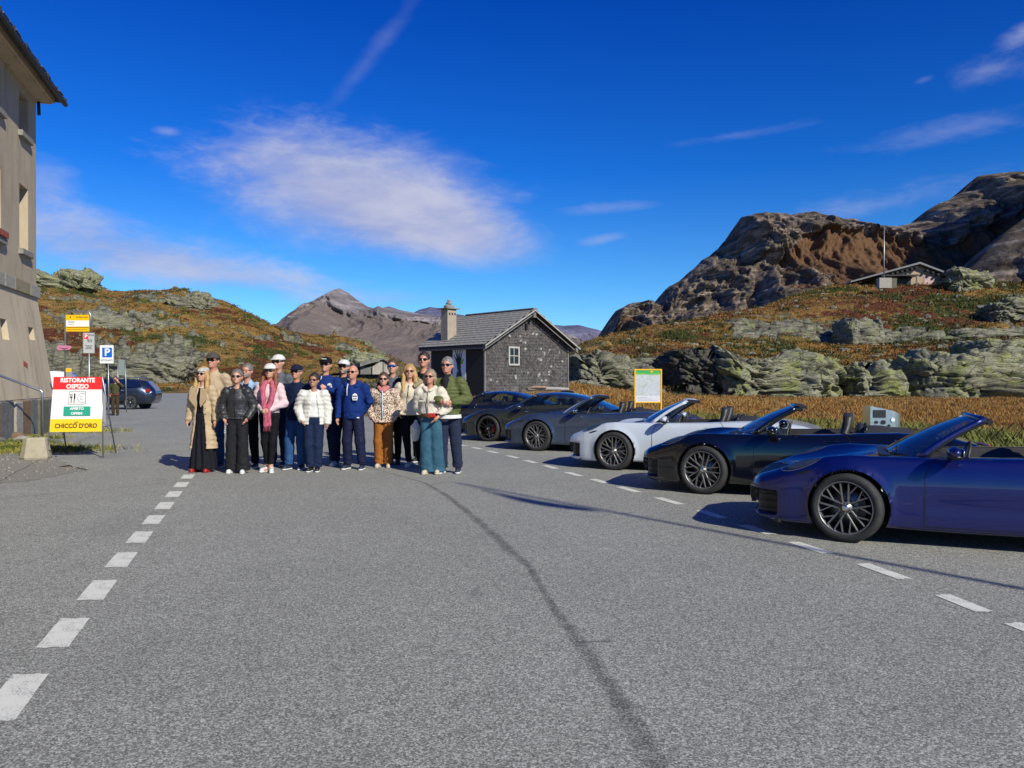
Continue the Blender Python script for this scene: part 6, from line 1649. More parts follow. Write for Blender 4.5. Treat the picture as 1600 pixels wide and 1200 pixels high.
one('tail_light', lambda q: q.box(4.60, 4.735, -.885, -.70, .84, .98), M_TAIL, WG)
WG.scale = (1.0, 1.0, 1.14)
one('door_handle', lambda q: (q.box(2.4, 2.55, -.912, -.88, .90, .925), q.box(3.25, 3.4, -.912, -.88, .90, .925)), M_CHROME, WG)
vp = at(106, None, 41, 0)
prof = [(0, .35, 0), (0, 1.25, .02), (.06, 1.95, .08), (.2, 2.05, .12), (3.2, 2.05, .12), (3.9, 1.5, .14), (4.3, 1.1, .08), (4.9, .95, .06), (4.95, .4, .04), (4.8, .25, .04), (.1, .25, .02)]
VN = box_car('white_van', 'white van parked behind the corner of the tall building', 'van', (vp.x, vp.y, 0), PI - .05, paint('van_white', (.72, .74, .76), 0, .3, (.68, .70, .72)), prof, 1.95, (.95, 3.95), .34,
    [dict(pts=[(3.0, 1.25, .05), (3.75, 1.25, .08), (3.45, 1.75, .10), (3.0, 1.75, .10)]), dict(pts=[(.55, 1.3, .045), (.95, 1.3, .045), (.95, 1.72, .075), (.55, 1.72, .075)], name='round_emblem', mat=M_WHITE)])
for s in (-1, 1):
    one('emblem', lambda q: [q.tube([(.75 + r * .72 * math.cos(a), s * .955, 1.42 + r * math.sin(a)) for a in np.linspace(0, 2 * PI, 19)], .010, 5, 0, False) for r in (.23, .15)] + [q.box(.72, .78, s * .955 - .01, s * .955 + .01, 1.22, 1.60)], M_BLACK, VN)
    one('rear_lamp', lambda q: q.box(-.02, .05, s * .93 - .06, s * .93 + .01, .9, 1.25), M_TAIL, VN)
one('rear_window', lambda q: q.box(-.015, .045, -.7, .7, 1.3, 1.75), M_DGLASS, VN)
one('door_seam', lambda q: (q.box(1.9, 1.915, .972, .99, .4, 1.9), q.box(1.2, 2.9, .975, .99, 1.1, 1.115)), M_TRIM, VN)
# ================================================================== PEOPLE
def surfnet(f, lo, h):
    f = f.copy(); f[0] = f[-1] = 1; f[:, 0] = f[:, -1] = 1; f[:, :, 0] = f[:, :, -1] = 1
    ins = f < 0; nx, ny, nz = f.shape; cells = []; pts = []; quads = []
    for a in range(3):
        s0 = [slice(None)] * 3; s1 = [slice(None)] * 3; s0[a] = slice(0, -1); s1[a] = slice(1, None)
        m = ins[tuple(s0)] != ins[tuple(s1)]
        idx = np.argwhere(m)
        if not len(idx): continue
        e = np.zeros(3, int); e[a] = 1
        f0 = f[tuple(idx.T)]; f1 = f[tuple((idx + e).T)]; t = f0 / (f0 - f1)
        p = idx + t[:, None] * e
        b, c = (a + 1) % 3, (a + 2) % 3
        q = []
        for db, dc in ((0, 0), (1, 0), (1, 1), (0, 1)):
            cc = idx.copy(); cc[:, b] -= db; cc[:, c] -= dc
            lin = (cc[:, 0] * ny + cc[:, 1]) * nz + cc[:, 2]; cells.append(lin); pts.append(p); q.append(lin)
        q = np.stack(q, 1); fl = f0 > 0; q[fl] = q[fl][:, ::-1]; quads.append(q)
    if not cells: return np.zeros((0, 3)), np.zeros((0, 4), int)
    cells = np.concatenate(cells); pts = np.concatenate(pts); quads = np.concatenate(quads)
    u, inv = np.unique(cells, return_inverse=True); inv = inv.ravel()
    cnt = np.bincount(inv); V = np.stack([np.bincount(inv, pts[:, i]) / cnt for i in range(3)], 1)
    Q = np.searchsorted(u, quads)
    return V * h + np.array(lo), Q
class Fld:
    def __init__(s, lo, hi, h=.011):
        s.lo = np.array(lo, float); s.h = h; n = np.ceil((np.array(hi) - s.lo) / h).astype(int) + 1
        s.ax = [s.lo[i] + np.arange(n[i]) * h for i in range(3)]; s.f = np.full(tuple(n), .3, np.float32)
    def _sl(s, mn, mx):
        out = []
        for i in range(3):
            a = int(np.clip(np.floor((mn[i] - s.lo[i]) / s.h), 0, s.f.shape[i])); b = int(np.clip(np.ceil((mx[i] - s.lo[i]) / s.h) + 1, 0, s.f.shape[i])); out.append(slice(a, b))
        return tuple(out)
    def _xyz(s, sl): return (s.ax[0][sl[0]][:, None, None], s.ax[1][sl[1]][None, :, None], s.ax[2][sl[2]][None, None, :])
    def _put(s, sl, d, k, sub=False):
        f = s.f[sl]
        if f.size == 0: return
        d = d.astype(np.float32)
        if sub: s.f[sl] = np.maximum(f, -d); return
        if k > 0:
            hh = np.clip(.5 + .5 * (f - d) / k, 0, 1); s.f[sl] = f + (d - f) * hh - k * hh * (1 - hh)
        else: s.f[sl] = np.minimum(f, d)
    def cone(s, a, b, ra, rb, k=.025, ys=1.0, sub=False):
        a = np.array(a, float); b = np.array(b, float); R = max(ra, rb) / min(1, 1) + k + .03
        sl = s._sl(np.minimum(a, b) - R * max(1, ys), np.maximum(a, b) + R * max(1, ys)); x, y, z = s._xyz(sl)
        d = b - a; px, py, pz = x - a[0], (y - a[1]) / ys, z - a[2]; dy = d[1] / ys; L = d[0]**2 + dy**2 + d[2]**2 + 1e-9
        t = np.clip((px * d[0] + py * dy + pz * d[2]) / L, 0, 1)
        D = np.sqrt((px - t * d[0])**2 + (py - t * dy)**2 + (pz - t * d[2])**2) - (ra + (rb - ra) * t)
        s._put(sl, D * min(1, ys), k, sub); return s
    def chain(s, P, R, k=.025, ys=1.0):
        for i in range(len(P) - 1): s.cone(P[i], P[i+1], R[i], R[i+1], k, ys)
        return s
    def ell(s, c, r, k=.025, sub=False):
        c = np.array(c, float); r = np.array(r, float); m = k + .03; sl = s._sl(c - r - m, c + r + m); x, y, z = s._xyz(sl)
        k0 = np.sqrt(((x-c[0])/r[0])**2 + ((y-c[1])/r[1])**2 + ((z-c[2])/r[2])**2) + 1e-6
        k1 = np.sqrt(((x-c[0])/r[0]**2)**2 + ((y-c[1])/r[1]**2)**2 + ((z-c[2])/r[2]**2)**2) + 1e-6
        s._put(sl, k0 * (k0 - 1) / k1, k, sub); return s
    def zcut(s, lo=None, hi=None):
        z = s.ax[2][None, None, :]
        if lo is not None: s.f = np.maximum(s.f, (lo - z).astype(np.float32))
        if hi is not None: s.f = np.maximum(s.f, (z - hi).astype(np.float32))
        return s
    def carve(s, fn):
        x, y, z = s.ax[0][:, None, None], s.ax[1][None, :, None], s.ax[2][None, None, :]
        s.f = np.maximum(s.f, np.broadcast_to(fn(x, y, z), s.f.shape).astype(np.float32)); return s
    def disp(s, fn):
        m = np.abs(s.f) < .035; idx = np.argwhere(m)
        if len(idx):
            p = [s.ax[i][idx[:, i]] for i in range(3)]; s.f[m] += fn(*p).astype(np.float32)
        return s
    def wr(s, a=.006, fr=9): return s.disp(lambda x, y, z: a * fbm(x * fr, y * fr, z * fr * .8, 3))
    def mesh(s, name):
        V, Q = surfnet(s.f, s.lo, s.h); return raw_mesh(name, V, Q, True)

def cloth(name, c, c2=None, rough=.8, scale=22, bump=.25, bscale=60, **kw):
    return mat(name, c, rough, 0, c2=c2 or tuple(x * .78 for x in c), scale=scale, bump=bump, bscale=bscale, sheen=0, bdist=.006, spec=.08, **kw)
def skin(name, c):
    m = mat(name, c, .5, c2=tuple(a * b for a, b in zip(c, (.90, .78, .74))), scale=12)
    b = m.node_tree.nodes['Principled BSDF']; b.inputs['Subsurface Weight'].default_value = .08; b.inputs['Subsurface Radius'].default_value = (.02, .008, .004); return m
SK1 = skin('skin_fair', (.60, .33, .23)); SK2 = skin('skin_rosy', (.58, .29, .205)); SK3 = skin('skin_tan', (.44, .235, .15))
def hairm(name, c, c2): return mat(name, c, .5, c2=c2, scale=22, stretch=(4, 4, .35), bump=.35, bscale=30, bdist=.008)
H_BLOND = hairm('blond_hair', (.55, .36, .13), (.30, .17, .06)); H_RED = hairm('auburn_hair', (.26, .085, .03), (.11, .035, .015)); H_DARK = hairm('dark_hair', (.02, .014, .010), (.045, .03, .02))
H_GREY = hairm('grey_hair', (.28, .27, .26), (.11, .10, .095)); H_BROWN = hairm('brown_hair', (.12, .06, .03), (.05, .026, .014)); H_ASH = hairm('ash_blond_hair', (.36, .27, .18), (.17, .12, .08)); H_PEP = hairm('grey_brown_hair', (.10, .085, .075), (.20, .18, .165))
M_SHADE = mat('black_lens', (.008, .008, .009), .12); M_BLSH = mat('blue_mirror_lens', (.02, .12, .42), .12, .7); M_TEETH = mat('teeth', (.75, .72, .66), .4); M_LIP = mat('lips', (.42, .12, .10), .5)
M_SHOEW = mat('white_shoe', (.72, .71, .69), .6, c2=(.58, .57, .56), scale=30); M_SHOEB = mat('black_shoe', (.02, .02, .022), .5); M_SHOEN = mat('navy_shoe', (.02, .028, .06), .6); M_SHOER = mat('red_shoe', (.32, .02, .015), .3); M_SHOEC = mat('cream_shoe', (.55, .48, .36), .6)
M_SOLE = mat('white_sole', (.7, .7, .68), .6)

ARMS = {'down': ((.245, .02, 1.14), (.265, -.03, .89)), 'pocket': ((.285, .06, 1.15), (.205, -.075, .95)), 'front': ((.26, -.01, 1.13), (.055, -.185, 1.035)),
        'behind': ((.25, .07, 1.16), (.14, .13, .97)), 'out': ((.33, .09, 1.24), (.50, .03, 1.22)), 'shoulder': ((.30, .02, 1.20), (.42, -.10, 1.32)), 'raise': ((.34, -.08, 1.34), (.12, -.16, 1.60)), 'hold': ((.27, .0, 1.13), (.21, -.17, 1.10)), 'hip': ((.30, .05, 1.15), (.18, -.10, 1.02))}
def mir(p, s): return (p[0] * s, p[1], p[2])
HS = 1.11
def hr(a, b, c): return (a * HS, b * HS, c * HS)
def hz(z): return 1.53 + (z - 1.53) * HS
def person(label, px, Y, top, female=False, yaw=0.0, armL='down', armR='down', sk=None, hair='short', hairm_=None, cap=None, brim=None, cap_mark=False, shades='black', top_g=None, under=None,
           legs=None, shoes=None, feet=(.10, .10), fz=(0, 0), mouth=True, hturn=0.0, beard=None, extra=None, build=1.0, foot_turn=.15, lean=0.0):
    """armR = the arm on the picture's left, armL = on the picture's right"""
    H = CH + (HY - top) / F * Y; k = H / (1.785 if not cap else 1.80)
    p = at(px, None, Y, 0); face = math.atan2(-p.x, p.y) * .0 
    t = thing('person', label, 'person', (p.x, p.y, 0), yaw, 'people posing in a group on the car park'); t.scale = (k,) * 3; t.rotation_euler = (0, random.uniform(-.028, .028), yaw + random.uniform(-.20, .20)); fz = (fz[0] + random.uniform(-.05, .03), fz[1] + random.uniform(-.05, .03))
    sh = (.165 if female else .190) * build; B = build
    S = {s: (s * sh * .98, .0, 1.388) for s in (-1, 1)}
    A = {}
    for s, a in ((-1, armR), (1, armL)):
        E, Wp = ARMS[a] if isinstance(a, str) else a
        if isinstance(a, str): E = (E[0] * (.94 if female else 1) * (.6 + .4 * B), E[1], E[2]); Wp = (Wp[0] * (.95 if female else 1), Wp[1], Wp[2])
        A[s] = (mir(E, s), mir(Wp, s))
    ca, sa = math.cos(hturn), math.sin(hturn)
    def hp(x, y, z): x, y, z = x * HS, y * HS, 1.53 + (z - 1.53) * HS; return (x * ca - y * sa + lean * (z - 1.5), x * sa + y * ca, z)
    sk = sk or SK1
    hip = {s: (s * .088, 0, .90) for s in (-1, 1)}; an = {s: (s * feet[0 if s < 0 else 1], fz[0 if s < 0 else 1], .085) for s in (-1, 1)}
    kn = {s: ((hip[s][0] + an[s][0]) / 2 + s * .006, (an[s][1]) / 2 - .02, .485) for s in (-1, 1)}
    # ---- body: one continuous skin
    b = Fld((-.62, -.34, .0), (.62, .25, 1.86), .0115)
    b.ell((0, 0, 1.26), (.135 * B, .085, .20)).ell((0, 0, 1.04), (.115 * B, .08, .17)).ell((0, .01, .93), (.13, .085, .10))
    b.cone((-sh * .8, 0, 1.39), (sh * .8, 0, 1.39), .040, .040, .04)
    b.chain([(0, .012, 1.40), hp(0, .0, 1.555)], [.058 if not female else .048, .050 if not female else .043], .03)
    b.ell(hp(0, .004, 1.655), hr(.074, .092, .098), .02).ell(hp(0, -.028, 1.595), hr(.056, .062, .062), .03)
    b.cone(hp(0, -.088, 1.652), hp(0, -.106, 1.622), .009, .014, .012).ell(hp(0, -.080, 1.560), hr(.020, .016, .016), .02)
    for s in (-1, 1): b.ell(hp(s * .076, .008, 1.632), hr(.011, .020, .030), .006).ell(hp(s * .036, -.064, 1.618), hr(.024, .020, .020), .015)
    for s in (-1, 1):
        b.chain([hip[s], kn[s], (an[s][0], an[s][1] + .01, .09)], [.070, .048, .036]).cone((an[s][0], an[s][1] + .02, .05), (an[s][0] + s * foot_turn * .1, an[s][1] - .12, .035), .03, .03)
        E, Wp = A[s]; b.chain([S[s], E, Wp], [.042, .034, .026])
        d = np.array(Wp) - np.array(E); d /= np.linalg.norm(d) + 1e-9
        # hand: palm, four fingers, thumb
        if abs(d[2]) > .6: w_ = np.array([0, 1, 0.]) ; nrm = np.array([s, 0, 0.])
        else: w_ = np.array([0, 0, 1.]); nrm = np.array([0, -1., 0])
        w_ = w_ - d * (w_ @ d); w_ /= np.linalg.norm(w_); W0 = np.array(Wp)
        Pm = W0 + d * .052; b.cone(W0, Pm, .024, .030, .015); b.cone(Pm - w_ * .018, Pm + w_ * .018, .018, .018, .015)
        for i, (o_, l_) in enumerate(((-.030, .058), (-.010, .070), (.010, .066), (.028, .050))):
            a0 = Pm + w_ * o_ + d * .02; a1 = a0 + d * l_ * .55 - nrm * .006; a2 = a1 + d * l_ * .42 - nrm * .016; b.chain([a0, a1, a2], [.0105, .0098, .008], .004)
        b.chain([W0 + d * .02 - w_ * .02, W0 + d * .055 - w_ * .050, W0 + d * .085 - w_ * .055], [.014, .012, .009], .008)
    link('body', b.mesh('body'), sk, t)
    # ---- trousers or skirt
    L = dict(mat=None, thigh=.098, knee=.075, hem=.065, z=.085, top=1.0, kind='trousers'); L.update(legs or {})
    g = Fld((-.36, -.30, L['z'] - .03), (.36, .28, L['top'] + .03), .0125)
    g.ell((0, .008, .945), (.165 * (.92 + .08 * B), .118, .115), .03)
    if L['kind'] == 'trousers':
        for s in (-1, 1): g.chain([(s * .082, .005, .90), kn[s], (an[s][0], an[s][1] + .008, L['z'])], [L['thigh'], L['knee'], L['hem']], .03)
        g.wr(.011, 8).wr(.006, 17)
        g.disp(lambda x, y, z: .004 * np.sin(z * 70 + 30 * x + 3 * fbm(x * 8, y * 8, z * 4, 2)) * np.exp(-((z - .14) / .07) ** 2))
    else:
        g.chain([(0, 0, .93), (0, 0, .5), (0, -.01, L['z'])], [.15, .185, .235], .03, .72)
        g.disp(lambda x, y, z: .016 * np.sin(9 * np.arctan2(y, x) + 3 * z) * sst(.95 - z, 0, .5)); g.wr(.010, 6)
    g.zcut(L['z'], L['top'])
    link('trousers' if L['kind'] == 'trousers' else 'skirt', g.mesh('legwear'), L['mat'], t)
    # ---- shoes
    for s in (-1, 1):
        q = Fld((an[s][0] - .09, an[s][1] - .22, -.01), (an[s][0] + .09, an[s][1] + .12, .14), .0095)
        tx = s * foot_turn
        q.cone((an[s][0], an[s][1] + .045, .05), (an[s][0] + tx * .16, an[s][1] - .135, .035), .042, .038, .02).cone((an[s][0], an[s][1] + .02, .06), (an[s][0], an[s][1] + .02, .11), .04, .036, .02).zcut(.022, .125)
        sh_o = link('shoe', q.mesh('shoe'), shoes[0], t)
        q = Fld((an[s][0] - .10, an[s][1] - .23, -.01), (an[s][0] + .10, an[s][1] + .13, .05), .0095)
        q.cone((an[s][0], an[s][1] + .045, .03), (an[s][0] + tx * .165, an[s][1] - .14, .03), .046, .044, .0).zcut(.0, .026); link('sole', q.mesh('sole'), shoes[1], sh_o)
    # ---- tops
    def top_piece(name, m, thick=.03, arms=(True, True), hem=.88, neck=1.50, sleeve=1.0, puff=0, wr=.012, flare=0.0, opening=None, collar=.0, arm_r=.0, waist=0.0, mats=None, longskirt=None, hfine=.0115):
        z0 = hem - .03
        q = Fld((-.64, -.34, z0), (.64, .28, neck + .12), hfine)
        wf = .90 if female else 1.0
        q.ell((0, 0, 1.27), ((.142 * B + thick) * wf, .090 + thick * .9, .215), .03).ell((0, .0, 1.05), ((.128 * B + thick + flare - waist) * wf, .088 + thick * .9, .20), .05)
        if female: q.ell((0, -.035, 1.27), (.125 + thick * .5, .085 + thick * .4, .085), .05)
        q.cone((0, .005, 1.10), (0, .005, hem - .04), .120 * B * wf + thick * .6, .128 * B + thick * .8 + flare, .05, .74)
        q.chain([(-sh * .88, .0, 1.385), (0, .01, 1.425), (sh * .88, .0, 1.385)], [.045 + thick * .4, .055 + thick * .4, .045 + thick * .4], .04)
        if longskirt: q.chain([(0, 0, .98), (0, 0, .6), (0, 0, hem)], [.16, .20, .25], .05, .75)
        for s, on in ((-1, arms[0]), (1, arms[1])):
            if not on: continue
            E, Wp = A[s]; We = tuple(np.array(E) + (np.array(Wp) - np.array(E)) * sleeve * .96)
            q.chain([S[s], E, We], [.058 + thick * .55 + arm_r, .047 + thick * .5 + arm_r, .036 + thick * .4 + arm_r], .025)
        if collar: q.chain([(0, .012, 1.44), (0, .005, 1.44 + collar)], [.085, .078], .03); 
        if puff:
            q.disp(lambda x, y, z: -.010 * np.abs(np.sin(PI * (z + .25 * np.abs(x) * (np.abs(x) > .2)) / puff)) ** .7 + .005)
        q.wr(wr, 9).wr(wr * .55, 20)
        q.disp(lambda x, y, z: -.0035 * np.sin(z * 75 + 14 * np.abs(x)) * ((z < hem + .12) | (np.abs(x) > sh + .02)) )
        # neck opening
        q.cone((0, -.02, 1.47), (0, -.035, 1.60), .050 if not female else .045, .09, 0, 1, True) if collar else q.cone((0, -.03, 1.475), (0, -.05, 1.60), .055, .10, 0, 1, True)
        if opening: q.carve(opening)
        q.f = np.where(q.ax[2][None, None, :] < hem, np.maximum(q.f, (hem - q.ax[2])[None, None, :] - (10 if False else 0)), q.f) if not any(A[s][1][2] < hem and arms[0 if s < 0 else 1] for s in (-1, 1)) else np.where((q.ax[2][None, None, :] < hem) & (np.abs(q.ax[0])[:, None, None] < .185 * B), np.maximum(q.f, (hem - q.ax[2])[None, None, :]), q.f)
        q.zcut(None, neck + collar)
        return link(name, q.mesh(name), mats or m, t)
    if under: top_piece(**dict(dict(name='shirt', arms=(False, False), thick=.012, wr=.005), **under))
    tg = top_piece(**top_g)
    # ---- head
    hm = hairm_ or H_DARK
    if hair != 'bald':
        q = Fld((-.20, -.20, 1.25 if hair in ('long', 'longfront') else 1.48), (.20, .22, 1.88), .0095)
        q.ell(hp(0, .014, 1.676), hr(.083, .099, .094), .0)
        if hair == 'long':
            for s in (-1, 1): q.chain([hp(s * .066, .0, 1.68), hp(s * .088, -.015, 1.58), hp(s * .10, -.055, 1.46), hp(s * .105, -.105, 1.33)], [.035, .036, .036, .016], .03)
            q.ell(hp(0, .05, 1.55), hr(.085, .055, .13), .03)
        if hair == 'bob':
            for s in (-1, 1): q.chain([hp(s * .066, .0, 1.68), hp(s * .082, -.01, 1.60), hp(s * .076, -.012, 1.54)], [.035, .030, .018], .03)
            q.ell(hp(0, .04, 1.60), hr(.085, .06, .09), .03)
        if hair == 'tied': q.ell(hp(0, .10, 1.62), hr(.04, .035, .04), .02)
        if cap: q.zcut(None, hz(1.690))
        q.ell(hp(0, -.108, 1.610), hr(.078, .090, .108), 0, True)
        if hair in ('short', 'tied'): q.carve(lambda x, y, z: np.minimum(hz(1.625) - z + 0 * x + 0 * y, .0 * z + .05 - y + 0 * x))
        q.disp(lambda x, y, z: .016 * fbm(x * 26, y * 26, z * 8, 3))
        link('hair', q.mesh('hair'), hm, t)
    elif hairm_:
        q = Fld((-.14, -.10, 1.56), (.14, .16, 1.78), .0095); q.ell(hp(0, .016, 1.655), hr(.080, .096, .085), 0); q.ell(hp(0, -.07, 1.66), hr(.095, .09, .12), 0, True); q.zcut(hz(1.60), hz(1.675)); link('hair', q.mesh('hair'), hm, t)
    if beard:
        q = Fld((-.12, -.18, 1.48), (.12, .04, 1.70), .009); q.ell(hp(0, -.032, 1.588), hr(.060, .064, .058), 0); q.ell(hp(0, -.06, 1.655), hr(.08, .10, .055), 0, True); q.ell(hp(0, -.10, 1.59), hr(.020, .02, .008), 0, True); link('beard', q.mesh('beard'), beard, t)
    if cap:
        q = Fld((-.16, -.26, 1.62), (.16, .18, 1.88), .009)
        q.ell(hp(0, .006, 1.682), hr(.090, .107, .078), 0); q.disp(lambda x, y, z: .002 * np.sin(np.arctan2(y, x) * 6)); q.zcut(hz(1.675), None)
        co = link('cap', q.mesh('cap'), cap, t)
        q = Fld((-.16, -.30, 1.62), (.16, .0, 1.76), .0085); q.ell(hp(0, -.110, 1.682), hr(.076, .092, .012), 0); q.disp(lambda x, y, z: 0.9 * (x * x)); q.carve(lambda x, y, z: (y + .07) + 0 * x + 0 * z); link('cap_brim', q.mesh('cap_brim'), brim or cap, co)
        if cap_mark: one('cap_lettering', lambda m: [m.box(-.034 + i * .012, -.026 + i * .012, -.122, -.085, 1.742, 1.755) for i in range(6)], M_WHITE, t)
    if shades:
        lm = {'black': M_SHADE, 'blue': M_BLSH, 'brown': mat('brown_lens', (.06, .025, .012), .15), 'clear': None}[shades]
        def sg(m):
            if shades == 'blue': m.sphere(hp(0, -.086, 1.652), hr(.070, .022, .022), 14)
            elif lm:
                for s in (-1, 1): m.sphere(hp(s * .033, -.088, 1.650), hr(.030, .014, .021), 12)
            else:
                for s in (-1, 1): m.tube([hp(s * .033 + .025 * math.cos(a), -.103, 1.650 + .017 * math.sin(a)) for a in np.linspace(0, 2 * PI, 13)], .003, 4, 0, False)
            m.tube([hp(-.012, -.100, 1.656), hp(.012, -.100, 1.656)], .004, 4)
            for s in (-1, 1): m.tube([hp(s * .060, -.080, 1.655), hp(s * .080, .0, 1.652)], .0045, 4)
        one('sunglasses' if lm else 'spectacles', sg, lm or M_SHADE, t)
        if not lm: one('eyes', lambda m: [m.sphere(hp(s * .032, -.088, 1.648), hr(.010, .006, .005), 6) for s in (-1, 1)], M_SHADE, t)
    if mouth:
        mo = one('mouth', lambda m: m.sphere(hp(0, -.0885, 1.586), hr(.024, .010, .0095), 10), M_LIP, t)
        one('teeth', lambda m: m.sphere(hp(0, -.0925, 1.588), hr(.018, .009, .0045), 8), M_TEETH, mo)
    if extra: extra(t, A, hp)
    return t
def solid(t, name, lo, hi, m, fn, h=.0105, parent=None):
    q = Fld(lo, hi, h); fn(q); return link(name, q.mesh(name), m, parent or t)

# fabrics
C_BEIGE = cloth('beige_knit', (.52, .40, .27)); C_TRENCH = cloth('trench_cotton', (.50, .38, .245), (.40, .30, .19), .7, 6); C_BLK = cloth('black_cloth', (.006, .006, .008), (.012, .012, .015)); C_CHAR = cloth('charcoal_trousers', (.014, .014, .017), (.022, .022, .026))
def quilt_mat():
    m = bpy.data.materials.new('black_quilted_nylon'); m.use_nodes = True
    T = NT(m.node_tree); b = T.n['Principled BSDF']; v = T.new('ShaderNodeTexCoord').outputs['Object']
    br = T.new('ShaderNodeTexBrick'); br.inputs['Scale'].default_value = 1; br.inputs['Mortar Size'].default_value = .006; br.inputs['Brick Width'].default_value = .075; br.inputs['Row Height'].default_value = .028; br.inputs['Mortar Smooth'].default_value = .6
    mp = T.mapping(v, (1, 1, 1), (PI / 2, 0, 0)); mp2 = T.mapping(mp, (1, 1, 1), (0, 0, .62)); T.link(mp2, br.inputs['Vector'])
    T.link(T.mix(br.outputs['Fac'], (.008, .008, .011), (.075, .075, .085)), b.inputs['Base Color']); b.inputs['Roughness'].default_value = .40; b.inputs['Coat Weight'].default_value = .2  # paler stitch lines carry the quilting pattern and painted-in glints
    bn = T.new('ShaderNodeBump'); bn.inputs['Strength'].default_value = 1; bn.inputs['Distance'].default_value = .012; bn.invert = True
    T.link(T.m('ADD', br.outputs['Fac'], T.m('MULTIPLY', T.noise(v, 30, 3, .6), .25)), bn.inputs['Height']); T.link(bn.outputs[0], b.inputs['Normal']); return m
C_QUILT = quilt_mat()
C_SHINY = mat('black_nylon', (.012, .012, .015), .3, coat=.4, bump=.8, bscale=22, bdist=.01)
C_LBLUE = cloth('light_blue_cotton', (.33, .48, .70)); C_NAVY = cloth('navy_knit', (.007, .012, .038), (.012, .02, .05)); C_PINKW = cloth('pale_pink_jacket', (.68, .52, .54), (.60, .44, .46)); C_SCARF = mat('pink_scarf', (.36, .03, .08), .9, c2=(.52, .15, .21), scale=26, stretch=(2, 2, .4), bump=.5, bscale=70)
C_GREY = cloth('mid_grey_knit', (.12, .132, .155)); C_JEAN = cloth('blue_denim', (.02, .06, .17), (.035, .095, .23), .85, 9); C_WHITE = cloth('white_nylon', (.68, .66, .60), (.60, .58, .52), .55); C_SHIRT = cloth('white_jersey', (.74, .73, .70)); C_NAVT = cloth('navy_trousers', (.010, .018, .05), (.016, .026, .062))
C_ROYAL = cloth('royal_blue_fleece', (.008, .025, .13), (.012, .036, .17)); C_TRACK = cloth('dark_navy_track', (.010, .012, .035), (.015, .018, .045), .6)
def leopard():
    m = bpy.data.materials.new('leopard_print'); m.use_nodes = True
    T = NT(m.node_tree); b = T.n['Principled BSDF']; v = T.new('ShaderNodeTexCoord').outputs['Object']
    d = T.voro(T.mapping(v, (1, 1, .8)), 44); d2 = T.voro(v, 30)
    c = T.mix(T.sstep(d, .52, .40), (.62, .47, .36), (.035, .022, .018)); c = T.mix(T.sstep(d, .22, .14), c, (.42, .20, .14)); c = T.mix(T.sstep(T.noise(v, 25, 2, .5), .60, .66), c, (.70, .60, .50))
    T.link(c, b.inputs['Base Color']); b.inputs['Roughness'].default_value = .8
    bn = T.new('ShaderNodeBump'); bn.inputs['Strength'].default_value = .5; bn.inputs['Distance'].default_value = .01; T.link(T.noise(v, 30, 3, .6), bn.inputs['Height']); T.link(bn.outputs[0], b.inputs['Normal']); return m
C_LEO = leopard(); C_ORANGE = cloth('rust_corduroy', (.34, .125, .03), (.26, .09, .02)); C_CREAM = cloth('cream_canvas', (.66, .58, .45), (.57, .49, .37)); C_FLEECE = mat('cream_fleece', (.72, .66, .55), .95, c2=(.62, .56, .46), scale=40, bump=1, bscale=90, bdist=.012)
C_WJEAN = cloth('teal_denim', (.025, .075, .12), (.05, .13, .19), .85, 7); C_OLIVE = cloth('olive_nylon', (.085, .10, .035), (.115, .13, .05), .45); C_DKJ = cloth('dark_jacket', (.020, .022, .032)); C_CHINO = cloth('navy_chino', (.018, .024, .05), (.026, .033, .06)); C_PSCARF = cloth('rose_scarf', (.58, .22, .22), (.45, .15, .16))
C_CAPG = cloth('grey_brown_cap', (.085, .075, .065)); C_CAPW = cloth('white_cap', (.70, .68, .66)); C_CAPN = cloth('navy_cap', (.015, .018, .045)); C_CAPB = cloth('black_cap', (.012, .012, .014)); C_FUR = mat('fur_trim', (.50, .40, .24), .95, c2=(.28, .20, .10), scale=30, bump=1, bscale=60, bdist=.03)
C_BAND = mat('patterned_headband', (.68, .66, .62), .8, c2=(.20, .20, .20), scale=22); C_OLIVE2 = cloth('hiker_olive', (.075, .070, .035)); M_ZIPB = mat('pale_blue_zip', (.45, .62, .75), .5)

def badge(t, x, z, y=-.152, s=1.0):
    def f(m):
        m.add([(x - .035*s, y, z - .045*s), (x + .035*s, y, z - .045*s), (x + .045*s, y, z), (x + .03*s, y, z + .045*s), (x, y - .002, z + .06*s), (x - .03*s, y, z + .045*s), (x - .045*s, y, z)], [(0, 1, 2, 3, 4, 5, 6)])
    o = one('chest_badge', f, M_WHITE, t)
    one('badge_bar', lambda m: (m.box(x - .035*s, x + .035*s, y - .004, y - .002, z + .008*s, z + .020*s), m.box(x - .028*s, x + .028*s, y - .004, y - .002, z - .028*s, z - .018*s)), C_ROYAL, o)

# 2: man in beige behind the trench coat woman
person('tall man in beige half zip sweater behind the blonde woman in the trench coat', 333, 14.35, 549, cap=C_CAPG, build=1.12, hturn=.05, sk=SK2, armR=((.27, -.03, 1.17), (.27, -.15, .995)), armL='behind',
    top_g=dict(name='sweater', m=C_BEIGE, collar=.05, hem=.90), legs=dict(mat=C_JEAN), shoes=(M_SHOEN, M_SOLE), extra=lambda t, A, hp: one('zip', lambda m: m.tube([(0, -.098, 1.47), (0, -.150, 1.34)], .006, 5), M_TRIM, t))
